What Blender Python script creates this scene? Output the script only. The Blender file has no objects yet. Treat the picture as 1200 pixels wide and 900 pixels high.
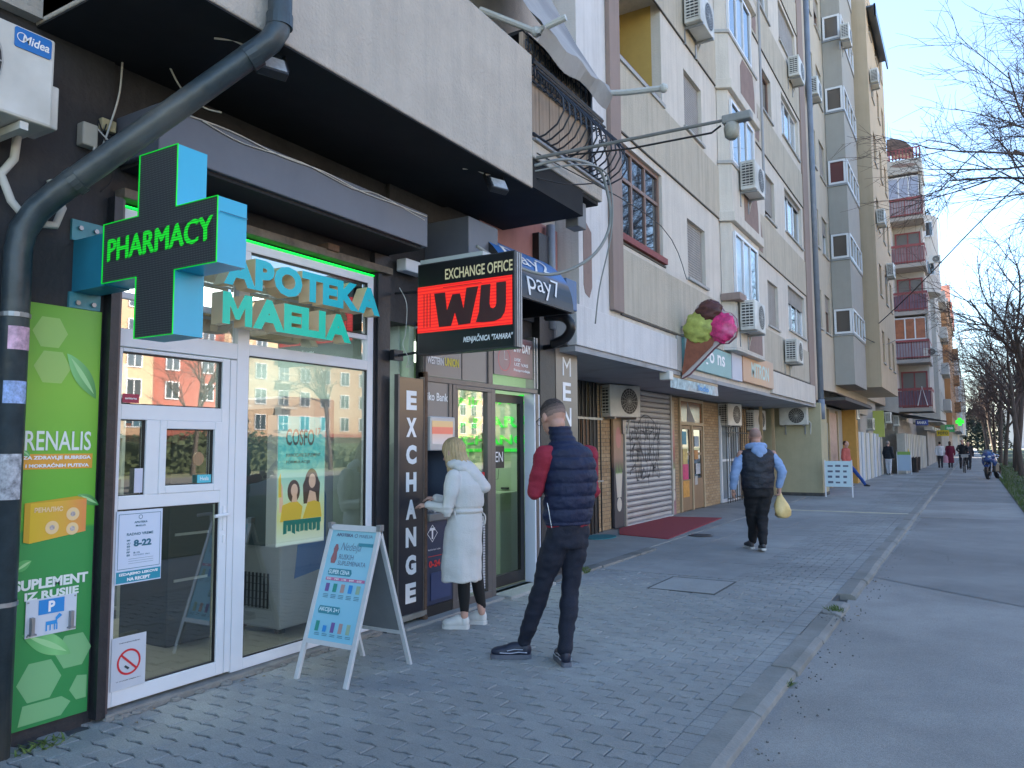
import bpy, bmesh, math, random
from mathutils import Vector, Matrix
R = math.radians
PI = math.pi
random.seed(7)
scene = bpy.context.scene
COL = scene.collection

# ---------------------------------------------------------------- camera
CAM = (0.0, 0.0, 1.52)
rows = ((0.858, 0.513, -0.006), (0.047, -0.067, 0.997), (0.511, -0.856, -0.082))
cam = bpy.data.cameras.new('camera')
cam.sensor_width = 36.0
cam.lens = 27.0
cam.clip_start = 0.05
cam.clip_end = 2000
camo = bpy.data.objects.new('camera', cam)
COL.objects.link(camo)
rx_, ry_, rz_ = [Vector(r) for r in rows]
ry_ = (ry_ - rx_ * ry_.dot(rx_) / rx_.length_squared).normalized(); rx_.normalize(); rz_ = rx_.cross(ry_)
m = Matrix((rx_, ry_, rz_)).transposed().to_4x4()
m.translation = Vector(CAM)
camo.matrix_world = m
scene.camera = camo

# ---------------------------------------------------------------- sky, sun, exposure
SUN_EL, SUN_AZ = R(37), R(-78)          # azimuth from +Y towards +X
w = bpy.data.worlds.new('World'); scene.world = w; w.use_nodes = True
nt = w.node_tree; nt.nodes.clear()
sky = nt.nodes.new('ShaderNodeTexSky'); sky.sky_type = 'NISHITA'; sky.sun_disc = False
sky.sun_elevation = SUN_EL; sky.sun_rotation = SUN_AZ
sky.air_density = 1.0; sky.dust_density = 0.35; sky.ozone_density = 2.2
bg = nt.nodes.new('ShaderNodeBackground'); bg.inputs[1].default_value = 0.080
wo = nt.nodes.new('ShaderNodeOutputWorld')
nt.links.new(sky.outputs[0], bg.inputs[0]); nt.links.new(bg.outputs[0], wo.inputs[0])
sl = bpy.data.lights.new('sun', 'SUN'); sl.energy = 5.0; sl.angle = R(0.5); sl.color = (1.0, 0.90, 0.76)
so = bpy.data.objects.new('sun', sl); COL.objects.link(so)
sd = Vector((math.sin(SUN_AZ) * math.cos(SUN_EL), math.cos(SUN_AZ) * math.cos(SUN_EL), math.sin(SUN_EL)))
so.rotation_euler = sd.to_track_quat('Z', 'Y').to_euler(); so.location = (-20, 10, 40)
scene.view_settings.view_transform = 'Standard'
scene.view_settings.look = 'None'
scene.view_settings.gamma = 1.0
scene.view_settings.exposure = 2.8

# ---------------------------------------------------------------- helpers
WO = {}                                  # world origin of every parent
_mats = {}
def mat(name, col, rough=0.75, var=0.0, scale=6.0, bump=0.0, bscale=None, metal=0.0, spec=0.5, streak=0.0,
        stain=None, emit=0.0, alpha=1.0, speck=0.0, stretch=(1, 1, 1), coat=0.0):
    """principled material with noise in colour, long vertical run-off streaks and fine relief"""
    if name in _mats: return _mats[name]
    m = bpy.data.materials.new(name); m.use_nodes = True; _mats[name] = m
    t = m.node_tree; N = t.nodes; L = t.links
    p = N['Principled BSDF']
    p.inputs['Roughness'].default_value = rough
    p.inputs['Metallic'].default_value = metal
    p.inputs['Specular IOR Level'].default_value = spec
    p.inputs['Coat Weight'].default_value = coat
    c = (col[0], col[1], col[2], 1)
    p.inputs['Base Color'].default_value = c
    if emit:
        p.inputs['Emission Color'].default_value = c; p.inputs['Emission Strength'].default_value = emit
    if alpha < 1: p.inputs['Alpha'].default_value = alpha
    if var or bump or streak or stain or speck:
        g = N.new('ShaderNodeNewGeometry')
        mp = N.new('ShaderNodeMapping'); mp.inputs['Scale'].default_value = stretch
        L.new(g.outputs['Position'], mp.inputs['Vector'])
        no = N.new('ShaderNodeTexNoise'); no.inputs['Scale'].default_value = scale; no.inputs['Detail'].default_value = 7
        no.inputs['Roughness'].default_value = 0.65
        L.new(mp.outputs[0], no.inputs['Vector'])
        cur = None
        if var:
            rmp = N.new('ShaderNodeMapRange'); rmp.inputs[1].default_value = 0.28; rmp.inputs[2].default_value = 0.72
            rmp.inputs[3].default_value = 1 - var; rmp.inputs[4].default_value = 1 + var
            L.new(no.outputs['Fac'], rmp.inputs[0])
            mx = N.new('ShaderNodeVectorMath'); mx.operation = 'SCALE'; mx.inputs[0].default_value = col
            L.new(rmp.outputs[0], mx.inputs['Scale']); cur = mx.outputs[0]
        if streak:
            mp2 = N.new('ShaderNodeMapping'); mp2.inputs['Scale'].default_value = (3.2, 3.2, 0.16)
            L.new(g.outputs['Position'], mp2.inputs['Vector'])
            n2 = N.new('ShaderNodeTexNoise'); n2.inputs['Scale'].default_value = 2.3; n2.inputs['Detail'].default_value = 8
            n2.inputs['Roughness'].default_value = 0.72
            L.new(mp2.outputs[0], n2.inputs['Vector'])
            r2 = N.new('ShaderNodeMapRange'); r2.inputs[1].default_value = 0.46; r2.inputs[2].default_value = 0.72
            r2.inputs[3].default_value = 0; r2.inputs[4].default_value = streak
            L.new(n2.outputs['Fac'], r2.inputs[0])
            mm = N.new('ShaderNodeMix'); mm.data_type = 'RGBA'
            L.new(r2.outputs[0], mm.inputs[0])
            if cur: L.new(cur, mm.inputs[6])
            else: mm.inputs[6].default_value = c
            st = stain or (col[0] * .42, col[1] * .38, col[2] * .33)
            mm.inputs[7].default_value = (st[0], st[1], st[2], 1); cur = mm.outputs[2]
        elif stain:
            n2 = N.new('ShaderNodeTexNoise'); n2.inputs['Scale'].default_value = scale * .23; n2.inputs['Detail'].default_value = 9
            L.new(mp.outputs[0], n2.inputs['Vector'])
            r2 = N.new('ShaderNodeMapRange'); r2.inputs[1].default_value = 0.5; r2.inputs[2].default_value = 0.66
            L.new(n2.outputs['Fac'], r2.inputs[0])
            mm = N.new('ShaderNodeMix'); mm.data_type = 'RGBA'; L.new(r2.outputs[0], mm.inputs[0])
            if cur: L.new(cur, mm.inputs[6])
            else: mm.inputs[6].default_value = c
            mm.inputs[7].default_value = (stain[0], stain[1], stain[2], 1); cur = mm.outputs[2]
        if speck and cur:
            n4 = N.new('ShaderNodeTexNoise'); n4.inputs['Scale'].default_value = 130; n4.inputs['Detail'].default_value = 3
            L.new(g.outputs['Position'], n4.inputs['Vector'])
            n5 = N.new('ShaderNodeTexNoise'); n5.inputs['Scale'].default_value = .45; n5.inputs['Detail'].default_value = 6
            L.new(g.outputs['Position'], n5.inputs['Vector'])
            r4 = N.new('ShaderNodeMapRange'); r4.inputs[1].default_value = .35; r4.inputs[2].default_value = .65; r4.inputs[3].default_value = 1 - speck; r4.inputs[4].default_value = 1 + speck
            r5 = N.new('ShaderNodeMapRange'); r5.inputs[1].default_value = .38; r5.inputs[2].default_value = .62; r5.inputs[3].default_value = .84; r5.inputs[4].default_value = 1.12
            L.new(n4.outputs['Fac'], r4.inputs[0]); L.new(n5.outputs['Fac'], r5.inputs[0])
            m4 = N.new('ShaderNodeMath'); m4.operation = 'MULTIPLY'; L.new(r4.outputs[0], m4.inputs[0]); L.new(r5.outputs[0], m4.inputs[1])
            v4 = N.new('ShaderNodeVectorMath'); v4.operation = 'SCALE'; L.new(cur, v4.inputs[0]); L.new(m4.outputs[0], v4.inputs['Scale']); cur = v4.outputs[0]
        if cur:
            L.new(cur, p.inputs['Base Color'])
            if emit: L.new(cur, p.inputs['Emission Color'])
        if bump:
            b = N.new('ShaderNodeBump'); b.inputs['Strength'].default_value = bump; b.inputs['Distance'].default_value = 0.02
            if bscale:
                n3 = N.new('ShaderNodeTexNoise'); n3.inputs['Scale'].default_value = bscale; n3.inputs['Detail'].default_value = 5
                L.new(g.outputs['Position'], n3.inputs['Vector']); L.new(n3.outputs['Fac'], b.inputs['Height'])
            else: L.new(no.outputs['Fac'], b.inputs['Height'])
            L.new(b.outputs[0], p.inputs['Normal'])
    return m

def mat_ramp(name, axis, lo, hi, stops, rough=0.5, emit=0.0, noise=0.0):
    """colour fade along a world axis"""
    if name in _mats: return _mats[name]
    m = bpy.data.materials.new(name); m.use_nodes = True; _mats[name] = m
    t = m.node_tree; N = t.nodes; L = t.links; p = N['Principled BSDF']; p.inputs['Roughness'].default_value = rough
    g = N.new('ShaderNodeNewGeometry'); s = N.new('ShaderNodeSeparateXYZ'); L.new(g.outputs['Position'], s.inputs[0])
    r = N.new('ShaderNodeMapRange'); r.inputs[1].default_value = lo; r.inputs[2].default_value = hi
    src = s.outputs[axis]
    if noise:
        n = N.new('ShaderNodeTexNoise'); n.inputs['Scale'].default_value = 3; L.new(g.outputs['Position'], n.inputs['Vector'])
        a = N.new('ShaderNodeMath'); a.operation = 'MULTIPLY_ADD'; a.inputs[1].default_value = noise
        L.new(n.outputs['Fac'], a.inputs[0]); L.new(src, a.inputs[2]); src = a.outputs[0]
    L.new(src, r.inputs[0])
    cr = N.new('ShaderNodeValToRGB'); L.new(r.outputs[0], cr.inputs[0])
    e = cr.color_ramp.elements
    while len(e) < len(stops): e.new(0.5)
    for k, (q, c) in enumerate(stops): e[k].position = q; e[k].color = (c[0], c[1], c[2], 1)
    L.new(cr.outputs[0], p.inputs['Base Color'])
    if emit: L.new(cr.outputs[0], p.inputs['Emission Color']); p.inputs['Emission Strength'].default_value = emit
    return m

def mat_glass(name, tint=(0.8, 0.9, 0.88), refl=0.3, gl=(1, 1, 1)):
    """clear pane: transparent with a strong mirror share"""
    if name in _mats: return _mats[name]
    m = bpy.data.materials.new(name); m.use_nodes = True; _mats[name] = m
    t = m.node_tree; N = t.nodes; L = t.links; N.clear()
    o = N.new('ShaderNodeOutputMaterial'); tr = N.new('ShaderNodeBsdfTransparent'); tr.inputs[0].default_value = (*tint, 1)
    g = N.new('ShaderNodeBsdfGlossy'); g.inputs['Roughness'].default_value = 0.015; g.inputs[0].default_value = (*gl, 1)
    lw = N.new('ShaderNodeLayerWeight'); lw.inputs[0].default_value = 0.25
    mr = N.new('ShaderNodeMapRange'); mr.inputs[3].default_value = refl; mr.inputs[4].default_value = 0.95
    L.new(lw.outputs['Fresnel'], mr.inputs[0])
    mx = N.new('ShaderNodeMixShader'); L.new(mr.outputs[0], mx.inputs[0]); L.new(tr.outputs[0], mx.inputs[1]); L.new(g.outputs[0], mx.inputs[2])
    L.new(mx.outputs[0], o.inputs[0])
    return m

class F:
    """a plane frame: a along u, b along v, c out along n"""
    def __init__(s, o, u, v): s.o = Vector(o); s.u = Vector(u).normalized(); s.v = Vector(v).normalized(); s.n = s.u.cross(s.v)
    def p(s, a, b, c=0.0): return s.o + s.u * a + s.v * b + s.n * c
def FX(X): return F((X, 0, 0), (0, 1, 0), (0, 0, 1))      # faces the street; a = Y, b = Z
def FY(Y): return F((0, Y, 0), (1, 0, 0), (0, 0, 1))      # faces back along the street; a = X, b = Z
FZ = lambda Z: F((0, 0, Z), (1, 0, 0), (0, 1, 0))

class MB:
    def __init__(s): s.v = []; s.f = []; s.mi = []; s.cur = 0
    def face(s, pts):
        n = len(s.v); s.v.extend([tuple(p) for p in pts]); s.f.append(tuple(range(n, n + len(pts)))); s.mi.append(s.cur); return s
    def box(s, x0, x1, y0, y1, z0, z1):
        n = len(s.v)
        s.v += [(x0, y0, z0), (x1, y0, z0), (x1, y1, z0), (x0, y1, z0), (x0, y0, z1), (x1, y0, z1), (x1, y1, z1), (x0, y1, z1)]
        for q in ((0, 3, 2, 1), (4, 5, 6, 7), (0, 1, 5, 4), (1, 2, 6, 5), (2, 3, 7, 6), (3, 0, 4, 7)):
            s.f.append(tuple(n + k for k in q)); s.mi.append(s.cur)
        return s
    def fbox(s, fr, a0, a1, b0, b1, c0, c1):
        n = len(s.v)
        s.v += [tuple(fr.p(*q)) for q in ((a0, b0, c0), (a1, b0, c0), (a1, b1, c0), (a0, b1, c0), (a0, b0, c1), (a1, b0, c1), (a1, b1, c1), (a0, b1, c1))]
        for q in ((0, 3, 2, 1), (4, 5, 6, 7), (0, 1, 5, 4), (1, 2, 6, 5), (2, 3, 7, 6), (3, 0, 4, 7)):
            s.f.append(tuple(n + k for k in q)); s.mi.append(s.cur)
        return s
    def quad(s, fr, a0, a1, b0, b1, c=0.0): return s.face([fr.p(a0, b0, c), fr.p(a1, b0, c), fr.p(a1, b1, c), fr.p(a0, b1, c)])
    def poly(s, fr, pts, c=0.0): return s.face([fr.p(a, b, c) for a, b in pts])
    def prism(s, fr, pts, c0, c1):
        k = len(pts); n = len(s.v)
        s.v += [tuple(fr.p(a, b, c0)) for a, b in pts] + [tuple(fr.p(a, b, c1)) for a, b in pts]
        s.f.append(tuple(n + j for j in reversed(range(k)))); s.mi.append(s.cur)
        s.f.append(tuple(n + k + j for j in range(k))); s.mi.append(s.cur)
        for j in range(k):
            s.f.append((n + j, n + (j + 1) % k, n + k + (j + 1) % k, n + k + j)); s.mi.append(s.cur)
        return s
    def disc(s, fr, a, b, r, c=0.0, n=24, r2=None):
        return s.poly(fr, [(a + r * math.cos(2 * PI * k / n), b + (r2 or r) * math.sin(2 * PI * k / n)) for k in range(n)], c)
    def ring(s, fr, a, b, r0, r1, c=0.0, n=28):
        for k in range(n):
            t0, t1 = 2 * PI * k / n, 2 * PI * (k + 1) / n
            s.poly(fr, [(a + r0 * math.cos(t0), b + r0 * math.sin(t0)), (a + r1 * math.cos(t0), b + r1 * math.sin(t0)),
                        (a + r1 * math.cos(t1), b + r1 * math.sin(t1)), (a + r0 * math.cos(t1), b + r0 * math.sin(t1))], c)
        return s
    def tube(s, pts, r, n=8, cap=True):
        pts = [Vector(p) for p in pts]; k = len(pts); rs = r if isinstance(r, (list, tuple)) else [r] * k
        base = len(s.v); up = None
        for i, p in enumerate(pts):
            d = (pts[min(i + 1, k - 1)] - pts[max(i - 1, 0)])
            d = d.normalized() if d.length > 1e-9 else Vector((0, 0, 1))
            if up is None: up = Vector((0, 0, 1)) if abs(d.z) < .9 else Vector((1, 0, 0))
            a = d.cross(up); a = a.normalized() if a.length > 1e-6 else d.orthogonal().normalized(); b = a.cross(d).normalized(); up = b
            for j in range(n):
                t = 2 * PI * j / n
                s.v.append(tuple(p + (a * math.cos(t) + b * math.sin(t)) * rs[i]))
        for i in range(k - 1):
            for j in range(n):
                j2 = (j + 1) % n
                s.f.append((base + i * n + j, base + i * n + j2, base + (i + 1) * n + j2, base + (i + 1) * n + j)); s.mi.append(s.cur)
        if cap:
            s.f.append(tuple(base + j for j in reversed(range(n)))); s.mi.append(s.cur)
            s.f.append(tuple(base + (k - 1) * n + j for j in range(n))); s.mi.append(s.cur)
        return s
    def ball(s, c, rx, ry=None, rz=None, nu=10, nv=7, rot=0.0, jitter=0.0):
        ry = ry or rx; rz = rz or rx; base = len(s.v); c = Vector(c); cr, sr = math.cos(rot), math.sin(rot)
        for i in range(nv + 1):
            ph = PI * i / nv
            for j in range(nu):
                th = 2 * PI * j / nu; q = 1 + (random.uniform(-jitter, jitter) if jitter else 0)
                x, y, z = rx * math.sin(ph) * math.cos(th) * q, ry * math.sin(ph) * math.sin(th) * q, rz * math.cos(ph) * q
                s.v.append((c.x + x * cr - y * sr, c.y + x * sr + y * cr, c.z + z))
        for i in range(nv):
            for j in range(nu):
                j2 = (j + 1) % nu
                s.f.append((base + i * nu + j, base + (i + 1) * nu + j, base + (i + 1) * nu + j2, base + i * nu + j2)); s.mi.append(s.cur)
        return s
    def loft(s, secs, n=16, cap=True):
        """secs: (centre, rx, ry, rot) elliptical rings"""
        base = len(s.v)
        for c, rx, ry, rot in secs:
            cr, sr = math.cos(rot), math.sin(rot)
            for j in range(n):
                t = 2 * PI * j / n; x, y = rx * math.cos(t), ry * math.sin(t)
                s.v.append((c[0] + x * cr - y * sr, c[1] + x * sr + y * cr, c[2]))
        k = len(secs)
        for i in range(k - 1):
            for j in range(n):
                j2 = (j + 1) % n
                s.f.append((base + i * n + j, base + i * n + j2, base + (i + 1) * n + j2, base + (i + 1) * n + j)); s.mi.append(s.cur)
        if cap:
            s.f.append(tuple(base + j for j in reversed(range(n)))); s.mi.append(s.cur)
            s.f.append(tuple(base + (k - 1) * n + j for j in range(n))); s.mi.append(s.cur)
        return s
    def text(s, fr, txt, a0, a1, b0, b1, c=0.004, depth=0.0, bold=0.0, shear=0.0, keep=False, mirror=False):
        tv, tf = text_geo(txt, bold, shear, depth > 0)
        if not tv: return s
        x0 = min(v[0] for v in tv); x1 = max(v[0] for v in tv); y0 = min(v[1] for v in tv); y1 = max(v[1] for v in tv)
        zm = max(max(v[2] for v in tv), 1e-6)
        sx = (a1 - a0) / max(x1 - x0, 1e-6); sy = (b1 - b0) / max(y1 - y0, 1e-6)
        base = len(s.v)
        for x, y, z in tv:
            q = (x - x0) * sx; q = (a1 - a0 - q) if mirror else q
            s.v.append(tuple(fr.p(a0 + q, b0 + (y - y0) * sy, c + (depth * (z + zm) / (2 * zm) if depth > 0 else 0))))
        for f in tf: s.f.append(tuple(base + k for k in f)); s.mi.append(s.cur)
        return s
    def build(s, name, m, parent=None, label=None, cat=None, group=None, kind=None, smooth=False, bevel=0.0, origin=None):
        me = bpy.data.meshes.new(name)
        o = Vector(origin) if origin else (WO.get(parent.name, Vector((0, 0, 0))) if parent else Vector((0, 0, 0)))
        me.from_pydata([(v[0] - o.x, v[1] - o.y, v[2] - o.z) for v in s.v], [], s.f)
        ms = m if isinstance(m, (list, tuple)) else [m]
        for q in ms: me.materials.append(q)
        if len(ms) > 1: me.polygons.foreach_set('material_index', s.mi)
        if smooth: me.polygons.foreach_set('use_smooth', [True] * len(me.polygons))
        me.update()
        ob = bpy.data.objects.new(name, me); COL.objects.link(ob)
        if parent:
            ob.parent = parent; WO[ob.name] = o
        else:
            ob.location = o; WO[ob.name] = o
        if bevel:
            b = ob.modifiers.new('b', 'BEVEL'); b.width = bevel; b.segments = 2; b.limit_method = 'ANGLE'
        tag(ob, label, cat, group, kind)
        return ob

_tc = {}
def text_geo(txt, bold=0.0, shear=0.0, solid=False):
    k = (txt, bold, shear, solid)
    if k in _tc: return _tc[k]
    cu = bpy.data.curves.new('t', 'FONT'); cu.body = txt; cu.offset = bold; cu.shear = shear; cu.resolution_u = 3
    if solid: cu.extrude = 0.05
    ob = bpy.data.objects.new('t', cu)
    me = bpy.data.meshes.new_from_object(ob)
    r = ([tuple(v.co) for v in me.vertices], [tuple(p.vertices) for p in me.polygons])
    bpy.data.objects.remove(ob); bpy.data.curves.remove(cu); bpy.data.meshes.remove(me)
    _tc[k] = r
    return r

def tag(o, label=None, cat=None, group=None, kind=None):
    if label: o['label'] = label
    if cat: o['category'] = cat
    if group: o['group'] = group
    if kind: o['kind'] = kind
    return o
def thing(name, label, cat, loc=(0, 0, 0), rz=0.0, group=None):
    o = bpy.data.objects.new(name, None); COL.objects.link(o); o.location = loc; o.rotation_euler = (0, 0, rz)
    o.empty_display_size = 0.2
    WO[o.name] = Vector(loc)
    return tag(o, label, cat, group)
def local(name, label, cat, group=None):
    """a thing built in its own coordinates round the origin, placed afterwards"""
    o = thing(name, label, cat, (0, 0, 0), 0, group); return o
def place(o, loc, rz=0.0):
    o.location = loc; o.rotation_euler = (0, 0, rz); return o
def dup(root, loc, rz=None, label=None, group=None, scale=None):
    r = root.copy(); COL.objects.link(r); r.location = loc
    if rz is not None: r.rotation_euler = (0, 0, rz)
    if scale: r.scale = scale
    if label: r['label'] = label
    if group: r['group'] = group
    for ch in list(root.children):
        c = ch.copy(); COL.objects.link(c); c.parent = r
        for g in list(ch.children):
            d = g.copy(); COL.objects.link(d); d.parent = c
    return r
def share(ob, loc, parent, name=None, rz=0.0):
    """another piece sharing its mesh"""
    o = ob.copy(); COL.objects.link(o); o.parent = parent
    o.location = loc; o.rotation_euler = (0, 0, rz)
    return o

def wall_f(mb, fr, a0, a1, b0, b1, ops, depth=0.14, c=0.0):
    """a wall face with real openings and their reveals"""
    A = sorted(set([a0, a1] + [v for o in ops for v in o[:2] if a0 < v < a1]))
    Bv = sorted(set([b0, b1] + [v for o in ops for v in o[2:4] if b0 < v < b1]))
    for i in range(len(A) - 1):
        run = None
        for j in range(len(Bv) - 1):
            am, bm_ = (A[i] + A[i + 1]) / 2, (Bv[j] + Bv[j + 1]) / 2
            if any(o[0] < am < o[1] and o[2] < bm_ < o[3] for o in ops):
                if run is not None: mb.quad(fr, A[i], A[i + 1], run, Bv[j], c); run = None
            elif run is None: run = Bv[j]
        if run is not None: mb.quad(fr, A[i], A[i + 1], run, Bv[-1], c)
    for o in ops:
        p, q, r, t = o[:4]; d = c - depth
        mb.face([fr.p(p, r, c), fr.p(p, t, c), fr.p(p, t, d), fr.p(p, r, d)])
        mb.face([fr.p(q, r, c), fr.p(q, r, d), fr.p(q, t, d), fr.p(q, t, c)])
        mb.face([fr.p(p, r, c), fr.p(p, r, d), fr.p(q, r, d), fr.p(q, r, c)])
        mb.face([fr.p(p, t, c), fr.p(q, t, c), fr.p(q, t, d), fr.p(p, t, d)])

# ---------------------------------------------------------------- shared materials
white_pvc = mat('white_pvc', (0.74, 0.75, 0.78), 0.35, var=0.04, scale=3)
black_paint = mat('black_paint', (0.022, 0.022, 0.026), 0.42, var=0.25, scale=9, bump=0.15, bscale=40)
black_soft = mat('black_metal', (0.012, 0.012, 0.014), 0.38)
white_print = mat('white_print', (0.85, 0.85, 0.86), 0.5)
dark_print = mat('dark_print', (0.03, 0.04, 0.05), 0.5)
ac_white = mat('ac_white', (0.66, 0.65, 0.61), 0.45, var=0.08, scale=5, stain=(0.45, 0.43, 0.38))
ac_dark = mat('ac_dark', (0.035, 0.035, 0.038), 0.5)
steel = mat('galvanised_steel', (0.33, 0.34, 0.35), 0.42, var=0.15, scale=14, metal=0.7)
rust = mat('rusty_iron', (0.12, 0.07, 0.045), 0.85, var=0.4, scale=20, bump=0.3)
pane_dark = mat('window_pane', (0.028, 0.034, 0.042), 0.03, spec=1.0, coat=0.6)
pane_lace = mat('curtained_pane', (0.26, 0.29, 0.32), 0.12, var=0.25, scale=2.5, spec=0.9, stretch=(6, 6, 0.3), coat=0.3)
shutter_m = mat('roller_shutter_grey', (0.33, 0.30, 0.27), 0.65, var=0.12, scale=4, streak=0.3)
letter_dummy = None
cable_w = mat('white_cable', (0.55, 0.54, 0.50), 0.6)
cable_b = mat('black_cable', (0.015, 0.015, 0.017), 0.55)
cable_g = mat('grey_cable', (0.27, 0.28, 0.27), 0.6)

# ================================================================ GROUND
m_ground = mat('dry_soil', (0.15, 0.16, 0.09), 0.95, var=0.3, scale=1.2, bump=0.3)
MB().box(-120, 240, -120, 900, -0.5, -0.16).build('ground', m_ground, kind='structure')
m_asph = mat('asphalt_path', (0.325, 0.318, 0.30), 0.9, var=0.10, scale=2.6, bump=0.6, bscale=160, stain=(0.34, 0.333, 0.315), speck=.14)
m_asph2 = mat('asphalt_patch', (0.262, 0.258, 0.247), 0.9, var=0.10, scale=2.6, bump=0.6, bscale=160, stain=(0.28, 0.276, 0.265), speck=.13)
MB().box(-1.16, 1.3, -3, 300, -0.3, -0.05).build('footpath', m_asph, kind='structure')
fz = FZ(0)
MB().poly(fz, [(-1.09, 10.15), (0.3, 9.05), (0.95, 8.6), (0.95, 19.0), (-1.0, 18.9)], -0.046).build('footpath', m_asph2, kind='structure')
MB().quad(fz, -1.05, 0.9, 24.5, 38.0, -0.046).build('footpath', m_asph2, kind='structure')
m_road = mat('road_asphalt', (0.13, 0.13, 0.128), 0.85, var=0.12, scale=1.0)
MB().box(12.0, 30.0, -60, 400, -0.3, -0.10).build('road', m_road, kind='structure')
MB().box(40.0, 55.0, -60, 400, -0.3, -0.04).build('far_pavement', mat('far_paving', (0.34, 0.32, 0.29), .85, var=.1), kind='structure')
m_grassbase = mat('verge_soil', (0.075, 0.085, 0.035), 0.95, var=0.35, scale=5, bump=0.4)
MB().box(1.3, 11.8, -20, 300, -0.3, -0.035).build('verge', m_grassbase, kind='structure')
MB().box(0.93, 1.32, 20.5, 300, -0.3, -0.037).build('verge', m_grassbase, kind='structure')
# grass blades on the verge (nobody could count them)
g_ = MB(); rg = random.Random(3)
for k in range(9000):
    y = 18 + 60 * rg.random() ** 1.6; x = (0.95 if y > 20.5 else 1.32) + 3.2 * rg.random() ** 1.4
    if int(y * 0.9) % 4 == 0 and rg.random() < .6: continue
    h = rg.uniform(.03, .10); a = rg.uniform(0, PI); dx, dy = math.cos(a) * .012, math.sin(a) * .012
    g_.face([(x - dx, y - dy, -.037), (x + dx, y + dy, -.037), (x + rg.uniform(-.03, .03), y + rg.uniform(-.03, .03), h)])
g_.build('grass', mat('grass_blades', (0.075, 0.12, 0.03), 0.8, var=0.35, scale=3), label='short green grass growing on the verge beside the footpath', kind='stuff')

# ---- pavement: block paving near, slabs further on
m_sub = mat('paving_joint', (0.085, 0.085, 0.082), 0.95, var=0.2, scale=20)
pav = MB().box(-6.2, -1.24, -3, 230, -0.3, -0.012).build('pavement', m_sub, kind='structure')
m_pv = [mat('paver_%s' % n, c, 0.82, var=0.13, scale=7, bump=0.25, bscale=70, stain=s, speck=.14) for n, c, s in (
    ('grey', (0.295, 0.297, 0.284), (0.268, 0.27, 0.259)), ('pale', (0.308, 0.31, 0.296), (0.28, 0.282, 0.27)), ('dark', (0.283, 0.285, 0.273), (0.256, 0.258, 0.247)))]
PL, PW, AM = 0.235, 0.118, 0.013
def paver_outline(L=PL, W=PW, am=AM, g=0.0035):
    lo = [(-L / 2 + g + (L - 2 * g) * t, -W / 2 + g + am * s) for t, s in ((0, -.3), (.25, 1), (.55, -1), (.8, -.2), (1, -.3))]
    hi = [(x, y + W - 2 * g) for x, y in lo]
    return lo + hi[::-1]
def paver_mb(mb, cx, cy, z, out, tilt=0):
    k = len(out); n = len(mb.v)
    for x, y in out: mb.v.append((cx + x, cy + y, -0.03))
    for x, y in out: mb.v.append((cx + x, cy + y, z - 0.005 + x * tilt))
    for x, y in out: mb.v.append((cx + x * .965, cy + y * .93, z + x * tilt))
    for l in (0, 1):
        for j in range(k): mb.f.append((n + l * k + j, n + l * k + (j + 1) % k, n + (l + 1) * k + (j + 1) % k, n + (l + 1) * k + j)); mb.mi.append(mb.cur)
    mb.f.append(tuple(n + 2 * k + j for j in range(k))); mb.mi.append(mb.cur)
out0 = paver_outline()
cells = []; halves = []
for r in range(0, 68):
    cy = 0.95 + r * PW; off = (r % 2) * PL / 2
    for q in range(-1, 13):
        cx = -4.22 + off + q * PL
        if cx > -1.42 or cx < -4.25: continue
        if -4.3 < cx and cy < 8.9: cells.append((cx, cy))
    if r % 2 == 0: halves.append((-1.459, cy))
def cam_fr(x, y): return (-.511 * x + .856 * y, .858 * x + .513 * y)
def inview(c):
    d, l = cam_fr(*c)
    return d > 2.5 and abs(l / d) < .7 and (1.52 / d) < .60
vis = sorted([c for c in cells if inview(c)], key=lambda c: cam_fr(*c)[0])
singles = set(vis[:296])
pr = []
for k in range(3):
    b = MB(); paver_mb(b, 0, 0, 0.0, out0); o = b.build('paver', m_pv[k], pav); pr.append(o)
rp = random.Random(11)
used = [False] * 3
rest = MB(); outh = paver_outline(.1175)
for c in halves: rest.cur = rp.choice((0, 1, 2)); paver_mb(rest, c[0], c[1], rp.uniform(-.002, .002), outh)
for c in cells:
    k = rp.choice((0, 0, 1, 2)); dz = rp.uniform(-.0025, .0025); ti = rp.uniform(-.012, .012)
    if c in singles:
        if not used[k]: o = pr[k]; used[k] = True
        else: o = share(pr[k], (0, 0, 0), pav)
        o.location = (c[0], c[1], dz); o.rotation_euler = (rp.uniform(-.01, .01), rp.uniform(-.012, .012), rp.uniform(-.012, .012))
    else:
        rest.cur = k; paver_mb(rest, c[0], c[1], dz, out0, ti)
rest.build('paver', m_pv, pav, kind='stuff')
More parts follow.
